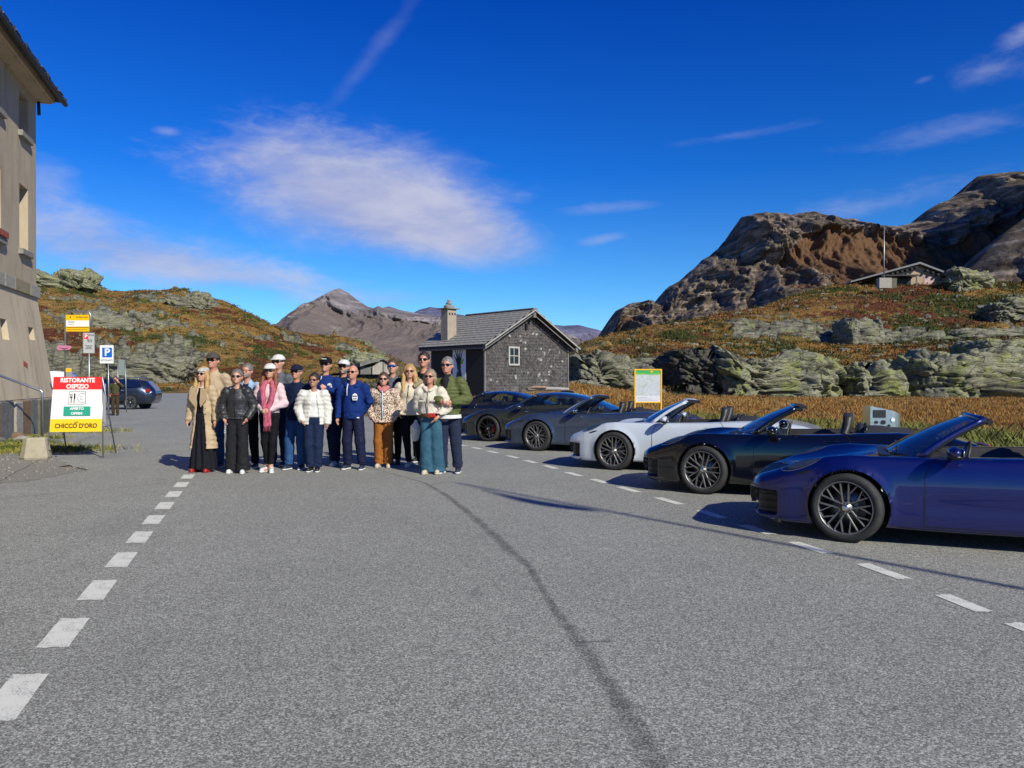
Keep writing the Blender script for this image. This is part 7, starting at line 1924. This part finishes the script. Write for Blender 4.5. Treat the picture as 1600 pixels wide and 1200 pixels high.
# 1
def x1(t, A, hp):
    solid(t, 'headband', (-.14, -.16, 1.64), (.14, .16, 1.86), C_BAND, lambda q: (q.ell(hp(0, .008, 1.680), hr(.089, .106, .090), 0), q.zcut(hz(1.682), hz(1.745))))
    one('necklace', lambda m: m.tube([(.062 * math.sin(a), -.035 - .055 * math.cos(a), 1.455 - .025 * math.cos(a)) for a in np.linspace(-1.9, 1.9, 12)], .009, 5), M_WHITE, t)
    for s in (-1, 1): one('lapel', lambda m: m.prism([(s * .055, 1.44), (s * .15, 1.40), (s * .165, 1.24), (s * .05, 1.10), (s * .035, 1.18)], 'y', -.166, -.150), C_TRENCH, t)
    one('coat_button', lambda m: [m.sphere((.13, -.155, z), (.012, .006, .012), 6) for z in (1.08, .98, .82)], M_TRIM, t)
    solid(t, 'glove', (-.36, -.14, .74), (-.18, .08, .90), C_BLK, lambda q: q.chain([A[-1][1], (A[-1][1][0] - .005, -.04, .80)], [.034, .03]))
    one('cuff_strap', lambda m: m.tube([(A[-1][1][0] + .045 * math.cos(a), A[-1][1][1] + .045 * math.sin(a), .925) for a in np.linspace(0, 2 * PI, 11)], .008, 4, 0, False), M_TRIM, t)
person('blonde woman in open beige trench coat over long black dress, pale headband', 318, 13.73, 573, True, hair='long', hairm_=H_BLOND, hturn=-.05, armR='down', armL='down', sk=SK1,
    under=dict(m=C_BLK, hem=.9, thick=.016), top_g=dict(name='trench_coat', m=C_TRENCH, hem=.40, longskirt=True, thick=.045, opening=lambda x, y, z: np.minimum(.035 + .11 * np.clip(1.35 - z, 0, 1) - np.abs(x + .0), -.01 - y), arm_r=.008, wr=.014),
    legs=dict(mat=cloth('black_crepe', (.009, .009, .014), (.016, .016, .022)), kind='skirt', z=.05), shoes=(M_SHOER, M_SHOER), extra=x1)
# 4
person('bearded man with glasses in a light blue jacket behind the black quilted jacket', 389, 14.3, 568, cap=None, hair='short', hairm_=H_PEP, shades='clear', beard=H_GREY, sk=SK2,
    under=dict(m=C_NAVY, hem=.9, thick=.018), top_g=dict(name='jacket', m=C_LBLUE, collar=.03, opening=lambda x, y, z: np.minimum(.05 + .03 * (1.4 - z) - np.abs(x), -.02 - y)), legs=dict(mat=C_BLK), shoes=(M_SHOEN, M_SOLE), armR='behind', armL='down')
# 3
def x3(t, A, hp):
    one('jacket_zip', lambda m: m.tube([(0, -.128, 1.45), (0, -.158, 1.28), (0, -.150, 1.10), (0, -.145, .97)], .007, 5), M_GUTTER, t)
    solid(t, 'hood', (-.2, -.14, 1.34), (.2, .2, 1.56), C_SHINY, lambda q: (q.chain([(-.11, -.02, 1.45), (0, .085, 1.48), (.11, -.02, 1.45)], [.045, .06, .045]), q.wr(.01, 12)))
person('woman in a shiny black quilted jacket and dark flared trousers with hands in pockets', 371, 13.54, 577, True, hair='tied', hairm_=H_PEP, armR='pocket', armL='pocket', hturn=.06, sk=SK1, build=1.08,
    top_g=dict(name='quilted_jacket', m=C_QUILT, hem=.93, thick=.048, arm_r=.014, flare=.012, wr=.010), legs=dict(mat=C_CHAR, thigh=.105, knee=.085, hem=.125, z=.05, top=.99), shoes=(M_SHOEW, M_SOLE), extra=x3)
# 6
person('man in grey sweater and white cap at the back above the pink scarf', 436, 14.75, 552, cap=C_CAPW, sk=SK1, top_g=dict(name='sweater', m=C_GREY, collar=.05, hem=.92), legs=dict(mat=C_NAVT), shoes=(M_SHOEN, M_SOLE), armR='behind', armL='behind', build=.98)
# 5
def x5(t, A, hp):
    def sc(q):
        q.chain([(-.045, -.07, 1.47), (-.075, -.155, 1.36), (-.05, -.185, 1.20), (-.02, -.205, 1.06), (0.0, -.195, .90), (-.01, -.17, .76)], [.036, .042, .040, .034, .036, .036], .02)
        q.chain([(.055, -.07, 1.47), (.10, -.150, 1.34), (.085, -.180, 1.18), (.045, -.205, 1.06), (.045, -.195, .92), (.05, -.17, .78)], [.036, .042, .040, .032, .034, .034], .02)
        q.chain([(-.06, -.04, 1.46), (0, .09, 1.50), (.06, -.04, 1.46)], [.036, .04, .036], .02); q.wr(.010, 20)
        q.disp(lambda x, y, z: .005 * np.sin(x * 260))
    s_ = solid(t, 'scarf', (-.18, -.27, .70), (.20, .16, 1.56), C_SCARF, sc)
    one('fringe', lambda m: [m.tube([(-.035 + .022 * i, -.175, .745 + .02 * (i > 2)), (-.035 + .022 * i + random.uniform(-.01, .01), -.17, .67)], .005, 4) for i in range(5)], C_SCARF, s_)
person('woman with long auburn hair, white cap and long pink scarf with her hands clasped', 420, 13.73, 566, True, cap=C_CAPW, hair='long', hairm_=H_RED, armR='front', armL='front', sk=SK1, hturn=.05,
    top_g=dict(name='jacket', m=C_PINKW, hem=.96, thick=.032, wr=.010), legs=dict(mat=C_BLK, thigh=.092, knee=.064, hem=.048, z=.13, top=1.02), shoes=(M_SHOEW, M_SOLE), feet=(.02, .05), fz=(0.02, -.04), foot_turn=.35, extra=x5)
# 7
person('man in a navy sweater and navy cap with blue jeans beside the white puffer jacket', 462, 14.1, 568, cap=C_CAPN, sk=SK2, build=1.14, armR='behind', armL='out', hair='short', hairm_=H_GREY, top_g=dict(name='sweater', m=C_NAVY, collar=.02, hem=.84), legs=dict(mat=C_JEAN, knee=.08, hem=.078), shoes=(M_SHOEN, M_SOLE))
# 9
def x9(t, A, hp):
    badge(t, .115, 1.30, -.148); one('drawstring', lambda m: m.tube([(-.03, -.105, 1.47), (-.035, -.142, 1.41)], .007, 5), M_WHITE, t)
person('man in black cap and blue sweatshirt, hands on the white puffer jacket', 505, 14.7, 556, cap=C_CAPB, cap_mark=True, sk=SK1, build=1.05, armR=((.30, -.02, 1.22), (.36, -.20, 1.255)), armL=((.22, -.02, 1.18), (.09, -.22, 1.27)),
    top_g=dict(name='sweatshirt', m=C_ROYAL, collar=.03, hem=.88), legs=dict(mat=C_NAVT), shoes=(M_SHOEW, M_SOLE), feet=(.10, .16), extra=x9)
# 8
person('woman in an open white puffer jacket, white shirt and navy trousers with tied dark hair', 489, 13.73, 583, True, hair='tied', hairm_=H_DARK, sk=SK3, shades='brown', hturn=-.12, armR='pocket', armL='down', build=1.16,
    under=dict(m=C_SHIRT, hem=.99, thick=.028, neck=1.48), top_g=dict(name='puffer_jacket', m=C_WHITE, puff=.075, hem=.86, thick=.052, arm_r=.012, flare=.02, opening=lambda x, y, z: np.minimum(np.minimum(.035 + .12 * np.clip(1.42 - z, 0, .5) - np.abs(x - .03), -.03 - y), z * 0 + 1)),
    legs=dict(mat=C_NAVT, thigh=.115, knee=.090, hem=.085, top=1.03), shoes=(M_SHOEB, M_SOLE), feet=(.04, .07))
# 10
def x10(t, A, hp):
    for s in (-1, 1):
        for d in (0, .03): one('sleeve_stripe', lambda m: m.tube([(s * (.10 + d), -.088, 1.462 - d * .4), (s * (.20 + d * .5), -.075, 1.41 - d), (s * (.262 - d * .1), -.055, 1.28 - d)], .005, 4), M_WHITE, t)
person('bearded man in white cap and dark striped track jacket behind the bald man', 534, 14.85, 560, cap=C_CAPW, brim=C_CAPN, sk=SK1, beard=H_GREY, hair='short', hairm_=H_GREY, mouth=False, hturn=.12, top_g=dict(name='jacket', m=C_NAVY, collar=.05, hem=.86), legs=dict(mat=C_NAVT), shoes=(M_SHOEN, M_SOLE), armR='down', armL='behind', extra=x10)
# 11
def x11(t, A, hp):
    badge(t, .095, 1.235, -.170, 1.15); one('drawstring', lambda m: m.tube([(-.045, -.120, 1.46), (-.05, -.155, 1.38), (-.045, -.172, 1.26)], .0075, 5), M_WHITE, t)
    solid(t, 'hood', (-.2, -.16, 1.32), (.2, .2, 1.55), C_ROYAL, lambda q: (q.chain([(-.085, -.075, 1.42), (-.12, .0, 1.455), (0, .09, 1.48), (.12, .0, 1.455), (.085, -.075, 1.42)], [.034, .045, .055, .045, .034]), q.wr(.008, 12)))
    one('trouser_mark', lambda m: m.add([(.10, -.118, .885), (.15, -.112, .875), (.15, -.112, .895), (.12, -.116, .90)], [(0, 1, 2, 3)]), M_WHITE, t)
person('bald man in a royal blue hoodie with white crest and navy track trousers', 552, 14.1, 570, hair='bald', hairm_=H_GREY, sk=SK2, build=1.16, hturn=-.08, armR='down', armL='behind', top_g=dict(name='hoodie', m=C_ROYAL, hem=.87, thick=.040), legs=dict(mat=C_TRACK, thigh=.105, knee=.085, hem=.075), shoes=(M_SHOEN, M_SOLE), feet=(.11, .16), extra=x11)
# 13
person('man with blue mirrored sunglasses and grey turtleneck behind the leopard print jacket', 616, 15.0, 561, hair='short', hairm_=H_BROWN, shades='blue', sk=SK1, under=dict(m=C_GREY, hem=.95, collar=.06, thick=.02), armR='behind', armL='down',
    top_g=dict(name='jacket', m=C_DKJ, hem=.85, opening=lambda x, y, z: np.minimum(.05 - np.abs(x), -.02 - y)), legs=dict(mat=C_BLK, knee=.062, hem=.055), shoes=(M_SHOEB, M_SHOEB), feet=(.06, .06))
# 12
def x12(t, A, hp):
    one('jacket_zip', lambda m: m.tube([(0, -.125, 1.45), (0, -.165, 1.28), (0, -.162, 1.10), (0, -.162, .90)], .009, 5), M_ZIPB, t)
    solid(t, 'scarf', (-.16, -.17, 1.36), (.16, .16, 1.58), C_PSCARF, lambda q: (q.chain([(-.02, -.10, 1.44), (-.08, -.03, 1.50), (0, .08, 1.51), (.08, -.03, 1.50), (.02, -.10, 1.44)], [.036, .034, .036, .034, .036]), q.wr(.008, 16)))
person('woman in a leopard print jacket with pale blue zip and rust orange trousers', 599, 14.45, 582, True, hair='tied', hairm_=H_BROWN, sk=SK1, armR='pocket', armL='pocket', build=1.18, hturn=.08,
    top_g=dict(name='leopard_jacket', m=C_LEO, hem=.85, thick=.055, flare=.025, arm_r=.012, wr=.014), legs=dict(mat=C_ORANGE, thigh=.108, knee=.085, hem=.088, z=.06), shoes=(M_SHOEC, M_SHOEC), feet=(.085, .085), extra=x12)
# 15
person('young dark haired man in black T-shirt behind the two women in cream', 661, 15.3, 550, hair='short', hairm_=H_DARK, sk=SK2, mouth=False, top_g=dict(name='t_shirt', m=C_BLK, thick=.02, hem=.9, sleeve=.5), legs=dict(mat=C_BLK), shoes=(M_SHOEB, M_SOLE), armR='behind', armL='behind')
# 14
def x14(t, A, hp):
    solid(t, 'fur_hood', (-.25, -.16, 1.30), (.26, .24, 1.60), C_FUR, lambda q: (q.chain([(-.10, -.04, 1.44), (-.02, .10, 1.50), (.11, .05, 1.51), (.17, -.05, 1.46), (.10, -.115, 1.40)], [.035, .05, .055, .055, .035]), q.wr(.03, 30)))
    one('jacket_zip', lambda m: m.tube([(-.01, -.115, 1.42), (-.02, -.158, 1.28), (-.02, -.158, 1.10)], .006, 5), M_GUTTER, t)
person('long haired blonde woman in cream jacket with fur trimmed hood, black trousers', 641, 14.6, 569, True, hair='long', hairm_=H_BLOND, sk=SK1, shades='brown', hturn=.05, armR='pocket', armL='behind', build=1.06,
    top_g=dict(name='cream_jacket', m=C_CREAM, hem=.90, thick=.045, flare=.03, arm_r=.010), legs=dict(mat=C_BLK, thigh=.092, knee=.064, hem=.052), shoes=(M_SHOEC, M_SOLE), feet=(.02, .17), extra=x14)
# 17
def x17(t, A, hp):
    solid(t, 'inner_collar', (-.12, -.16, 1.28), (.10, .12, 1.55), C_CHAR, lambda q: q.chain([(-.02, -.11, 1.34), (-.02, -.085, 1.42), (0, 0.0, 1.47)], [.05, .055, .075]))
    one('shirt_hem', lambda m: m.lathe([(.205, .845), (.20, .90)], 24, 0, 'z'), C_SHIRT, t); t.children[-1].scale = (1, .70, 1)
person('grey haired man in olive green puffer jacket at the right end of the group', 702, 13.54, 558, hair='short', hairm_=H_GREY, sk=SK2, build=1.10, armR=((.25, -.05, 1.17), (.07, -.24, 1.12)), armL=((.30, .0, 1.14), (.12, -.20, 1.10)), hturn=-.08, yaw=.0,
    top_g=dict(name='puffer_jacket', m=C_OLIVE, puff=.055, hem=.88, thick=.046, arm_r=.010, collar=.04), legs=dict(mat=C_CHINO, thigh=.105, knee=.085, hem=.08), shoes=(M_SHOEN, M_SOLE), feet=(.10, .13), extra=x17)
# 16
def x16(t, A, hp):
    one('belt', lambda m: m.lathe([(.172, .975), (.176, .985), (.176, 1.015), (.172, 1.025)], 28, 0, 'z'), mat('brown_belt', (.10, .04, .02), .5), t); t.children[-1].scale = (1, .74, 1)
    one('belt_bag', lambda m: m.box(-.02, .13, -.175, -.125, .955, 1.04, 0, .018), mat('red_leather', (.42, .02, .015), .35), t)
    one('bag_buckle', lambda m: m.box(.045, .065, -.182, -.176, .98, 1.02), mat('gold_metal', (.6, .4, .1), .3, 1), t)
    for s in (-1, 1): one('chest_pocket', lambda m: (m.box(s * .10 - .055, s * .10 + .055, -.176, -.160, 1.235, 1.262, 0, .005)), C_FLEECE, t)
    one('jacket_placket', lambda m: m.tube([(.0, -.118, 1.44), (0, -.170, 1.28), (0, -.165, 1.05)], .009, 5), mat('placket_shadow', (.35, .31, .25), .8), t)
    solid(t, 'collar', (-.16, -.16, 1.38), (.16, .14, 1.56), C_FLEECE, lambda q: q.chain([(-.03, -.12, 1.42), (-.10, -.03, 1.47), (0, .08, 1.49), (.10, -.03, 1.47), (.03, -.12, 1.42)], [.022, .032, .032, .032, .022]))
person('woman in cream fleece jacket, red belt bag and wide blue jeans, front row', 675, 13.45, 577, True, hair='bob', hairm_=H_ASH, sk=SK2, build=1.18, armR='behind', armL=((.30, .0, 1.13), (.16, -.17, .96)), hturn=.0,
    top_g=dict(name='fleece_jacket', m=C_FLEECE, hem=1.03, thick=.052, arm_r=.014, flare=.01, wr=.014), legs=dict(mat=C_WJEAN, thigh=.11, knee=.10, hem=.135, z=.035, top=1.02), shoes=(M_SHOEC, M_SHOEC), feet=(.07, .10), extra=x16)
hb = tag(link('white_bag', (lambda q: (q.chain([(0, 0, .58), (0, 0, .74), (.01, 0, .86)], [.06, .085, .03]), q.wr(.015, 12), q.mesh('white_bag'))[2])(Fld((-.15, -.12, .45), (.15, .12, .95), .012)), C_WHITE), 'white cloth bag hanging beside the wide blue jeans', 'bag'); hb.location = at(649, None, 13.75, 0)
# 18 hiker
def x18(t, A, hp):
    solid(t, 'backpack', (-.24, .0, .90), (.24, .36, 1.55), C_BLK, lambda q: (q.ell((0, .19, 1.24), (.16, .12, .24)), q.wr(.01, 10)))
    one('hip_belt', lambda m: (m.box(-.17, -.10, -.155, -.10, .93, .99, 0, .01), m.box(.10, .17, -.155, -.10, .93, .99, 0, .01)), mat('red_strap', (.50, .02, .04), .6), t)
hk = person('hiker in olive clothes raising an arm to shade the eyes beside the parking sign', 180, 36, 588, hair='short', hairm_=H_BROWN, shades=None, mouth=False, sk=SK2, armR='pocket', armL='raise', top_g=dict(name='jacket', m=C_OLIVE2, hem=.93, thick=.035), legs=dict(mat=cloth('hiker_brown', (.06, .045, .028))), shoes=(M_SHOEB, M_SHOEB), extra=x18)
del hk['group']
# ================================================================== GRASS, HEATH AND GRAVEL
def in_poly(x, y, P):
    c = np.zeros(x.shape, bool); n = len(P)
    for i in range(n):
        x1, y1 = P[i]; x2, y2 = P[(i + 1) % n]
        m = ((y1 > y) != (y2 > y)) & (x < (x2 - x1) * (y - y1) / ((y2 - y1) or 1e-9) + x1); c ^= m
    return c
def blade_material(name):
    m = bpy.data.materials.new(name); m.use_nodes = True
    T = NT(m.node_tree); b = T.n['Principled BSDF']; a = T.new('ShaderNodeAttribute'); a.attribute_name = 'tint'
    T.link(a.outputs['Color'], b.inputs['Base Color']); b.inputs['Roughness'].default_value = .8; b.inputs['Specular IOR Level'].default_value = .2
    return m
M_BLADE = blade_material('plant_blades')
def blades(name, X, Y, Z, hgt, wid, tint, per, spread, lean=.5, seg=1, label=None):
    n = len(X); N = n * per; R = RNG
    bx = np.repeat(X, per) + R.normal(0, 1, N) * np.repeat(spread, per); by = np.repeat(Y, per) + R.normal(0, 1, N) * np.repeat(spread, per); bz = np.repeat(Z, per)
    h = np.repeat(hgt, per) * R.uniform(.55, 1.15, N); w = np.repeat(wid, per) * R.uniform(.7, 1.3, N); a = R.uniform(0, PI, N); la = R.uniform(0, 2 * PI, N); ll = h * R.uniform(0, lean, N)
    dx, dy = np.cos(a) * w / 2, np.sin(a) * w / 2; tx, ty = np.cos(la) * ll, np.sin(la) * ll
    V = np.stack([np.stack([bx - dx, by - dy, bz - .03], -1), np.stack([bx + dx, by + dy, bz - .03], -1), np.stack([bx + tx + dx * .5, by + ty + dy * .5, bz + h * .75], -1), np.stack([bx + tx * 1.5, by + ty * 1.5, bz + h], -1)], 1).reshape(-1, 3)
    Fc = np.arange(N * 4).reshape(N, 4)
    me = raw_mesh(name, V, Fc, False)
    col = np.repeat(np.repeat(tint, per, 0) * R.uniform(.65, 1.3, (N, 1)), 4, 0); col = np.concatenate([col, np.ones((len(col), 1))], 1).astype(np.float32)
    ca = me.color_attributes.new('tint', 'FLOAT_COLOR', 'POINT'); ca.data.foreach_set('color', col.ravel())
    o = link(name, me, M_BLADE); o['kind'] = 'stuff'
    if label: o['label'] = label
    return o
GOLD = np.array([.40, .22, .06]); ORA = np.array([.36, .165, .035]); OLI = np.array([.10, .10, .025]); GRN = np.array([.075, .10, .025]); RUS = np.array([.14, .060, .028]); STR = np.array([.48, .34, .14])
# near meadow on the right
n = 75000; X = RNG.uniform(-14, 75, n); Y = 14 + 48 * RNG.random(n) ** 1.25
px = 800 + F * X / Y; ok = (px > 640) & (px < 1680) & ~in_poly(X, Y, poly)
hutc = HUT.matrix_world if False else None
lx = (X - hx.x) * math.cos(beta) + (Y - hx.y) * math.sin(beta); ly = -(X - hx.x) * math.sin(beta) + (Y - hx.y) * math.cos(beta)
ok &= ~((lx > -.1) & (lx < GW + .1) & (ly > -.1) & (ly < SL + .1))
X, Y = X[ok], Y[ok]; Z = terrain(X, Y)[...] if True else 0
Z = np.where(Y < 24, -.02, np.maximum(Z, -.016))
dedge = np.full(X.shape, 99.0)
E_ = np.array(edge_r[:12], float)
for i in range(len(E_) - 1):
    a_, b_ = E_[i], E_[i+1]; d = b_ - a_; tt = np.clip(((X - a_[0]) * d[0] + (Y - a_[1]) * d[1]) / (d @ d), 0, 1); dedge = np.minimum(dedge, np.hypot(X - a_[0] - tt * d[0], Y - a_[1] - tt * d[1]))
grn = sst(9.0 - dedge, 0, 3.5) * (X > 2); nz = fbm(X * .25, Y * .25, 2, 3); hutg = np.exp(-(((X - 1) / 6) ** 2 + ((Y - 36) / 5) ** 2)) * .8
gr = np.clip(grn + 1.2 * nz * (grn > .05) + hutg * (nz + .5), 0, 1)[:, None]
mixc = sst(nz + .25 * RNG.normal(size=len(X)), -.1, .25)[:, None]
straw = RNG.random((len(X), 1)) < .18; bare = (fbm(X * .9, Y * .9, 12, 3) > .12)[:, None]
tint = (ORA * mixc + GOLD * (1 - mixc)); tint = np.where(straw, STR, tint); tint = np.where(bare & (RNG.random((len(X), 1)) < .6), np.array([.15, .07, .025]), tint)
tint = tint * .78; tint = tint * (1 - gr) + (OLI * 1.1 + GRN * .5) * gr
hgt = (.08 + .22 * (fbm(X * .6, Y * .6, 7, 3) + .35)) * (1 + .9 * grn) * np.where(hutg > .25, .45, 1); hgt = np.clip(hgt, .06, .7)
blades('meadow_grass', X, Y, Z, hgt, .009 + .0006 * Y, tint, 9, .16 + .004 * Y, .6, label='tall dry orange and olive grass behind the parked cars')
# hillside heath: clumps on the slopes, tinted by what grows there
iy = RNG.integers(30, nr - 40, 150000); ix = RNG.integers(1, nc - 2, 150000)
Xh = XX[iy, ix] + RNG.uniform(-.15, .15, len(iy)); Yh_ = YY[iy, ix] + RNG.uniform(-.3, .3, len(iy)); pxh = 800 + F * Xh / Yh_
ok = (pxh > -30) & (pxh < 1640) & (ROCKM[iy, ix] < .42) & (Yh_ > 56) & (Yh_ < 238) & (HH[iy, ix] > .25)
ok &= RNG.random(len(iy)) < np.clip(1.2 - Yh_ / 400, .3, 1)
iy, ix, Xh, Yh_ = iy[ok][:52000], ix[ok][:52000], Xh[ok][:52000], Yh_[ok][:52000]
Zh = terrain(Xh, Yh_); rr_ = red[iy, ix][:, None]; gg_ = gre[iy, ix][:, None]; nz = sst(fbm(Xh * .5, Yh_ * .5, 4, 3) + .2 * RNG.normal(size=len(Xh)), -.15, .3)[:, None]
base = (GOLD * .82) * nz + (ORA * .62) * (1 - nz); base = base * (1 - .45 * (RNG.random((len(Xh), 1)) < .3))
pk = RNG.random((len(Xh), 1)); tint = np.where(pk < rr_ * .6, RUS * RNG.uniform(.5, 1.3, (len(Xh), 1)), base); tint = np.where(RNG.random((len(Xh), 1)) < gg_ * .85, OLI * .5 + GRN * .3, tint)
dark = (RNG.random((len(Xh), 1)) < .5) & (fbm(Xh * .35 + 70, Yh_ * .35, 4, 3) > .10)[:, None]; tint = np.where(dark, np.array([.035, .04, .012]), tint)
hh_ = np.where(dark[:, 0] | (gg_[:, 0] > .6), .36, .15) * (.6 + .003 * Yh_); ww = .045 + .0009 * Yh_
blades('heath_plants', Xh, Yh_, Zh, hh_, ww, tint, 7, .12 + .0022 * Yh_, .9, label='low golden, rust and dark green heath plants on the slopes')
# loose stones on the slopes (too many to count)
k = 1500; sel_ = RNG.integers(0, len(Xh), k); q = MB()
base_v = []; base_f = []
s8 = MB().sphere((0, 0, 0), 1.0, 5, 0, .25); bv = np.array(s8.v); bf = s8.f
Vs = []; Fs = []; o_ = 0
for i in sel_:
    r = RNG.uniform(.07, .24) * (1 + Yh_[i] / 260); sc_ = np.array([r * RNG.uniform(.8, 1.7), r, r * RNG.uniform(.5, .9)])
    Vs.append(bv * sc_ * RNG.uniform(.85, 1.15, bv.shape) + np.array([Xh[i] + RNG.uniform(-1, 1), Yh_[i] - .3, Zh[i] + .04])); Fs += [tuple(j + o_ for j in f) for f in bf]; o_ += len(bv)
o = link('scattered_stones', raw_mesh('scattered_stones', np.concatenate(Vs), Fs, False), M_ROCKG); o['kind'] = 'stuff'
# pebbles and weeds on the verge at the foot of the building
pts = []
while len(pts) < 2600:
    x = RNG.uniform(-17, -7, 400); y = RNG.uniform(6, 26, 400); m_ = in_poly(x, y, vb); pts += list(zip(x[m_], y[m_]))
pts = pts[:2600]; Vs = []; Fs = []; o_ = 0; s5 = MB().sphere((0, 0, 0), 1.0, 4, 0, .2); bv = np.array(s5.v); bf = s5.f
for x, y in pts:
    r = RNG.uniform(.008, .035); Vs.append(bv * np.array([r * 1.3, r, r * .7]) + np.array([x, y, .008])); Fs += [tuple(j + o_ for j in f) for f in bf]; o_ += len(bv)
o = link('verge_pebbles', raw_mesh('verge_pebbles', np.concatenate(Vs), Fs, False), mat('pebble_stone', (.30, .28, .25), .9, c2=(.16, .15, .135), scale=3)); o['kind'] = 'stuff'
wx = []; wy = []
for (cx, cy, sx_, sy_, m_) in ((gnd(18, 704).x, gnd(18, 704).y, .9, .45, 900), (gnd(80, 678).x, 24.6, .7, .4, 200), (gnd(60, 684).x, 21.6, .4, .2, 120), (gnd(84, 704).x, gnd(84, 704).y, .2, .15, 50), (gnd(0, 694).x, gnd(0, 694).y, .7, .3, 200)):
    wx.append(RNG.normal(cx, sx_, m_)); wy.append(RNG.normal(cy, sy_, m_))
wx = np.concatenate(wx); wy = np.concatenate(wy); nz = (fbm(wx * 2, wy * 2, 1, 2) > .05)[:, None]
blades('verge_weeds', wx, wy, np.zeros(len(wx)), np.full(len(wx), .11), np.full(len(wx), .022), np.where(nz, GRN * 1.15, np.array([.26, .24, .05])), 6, np.full(len(wx), .05), .9, label='green and yellowish weeds at the foot of the tall building')
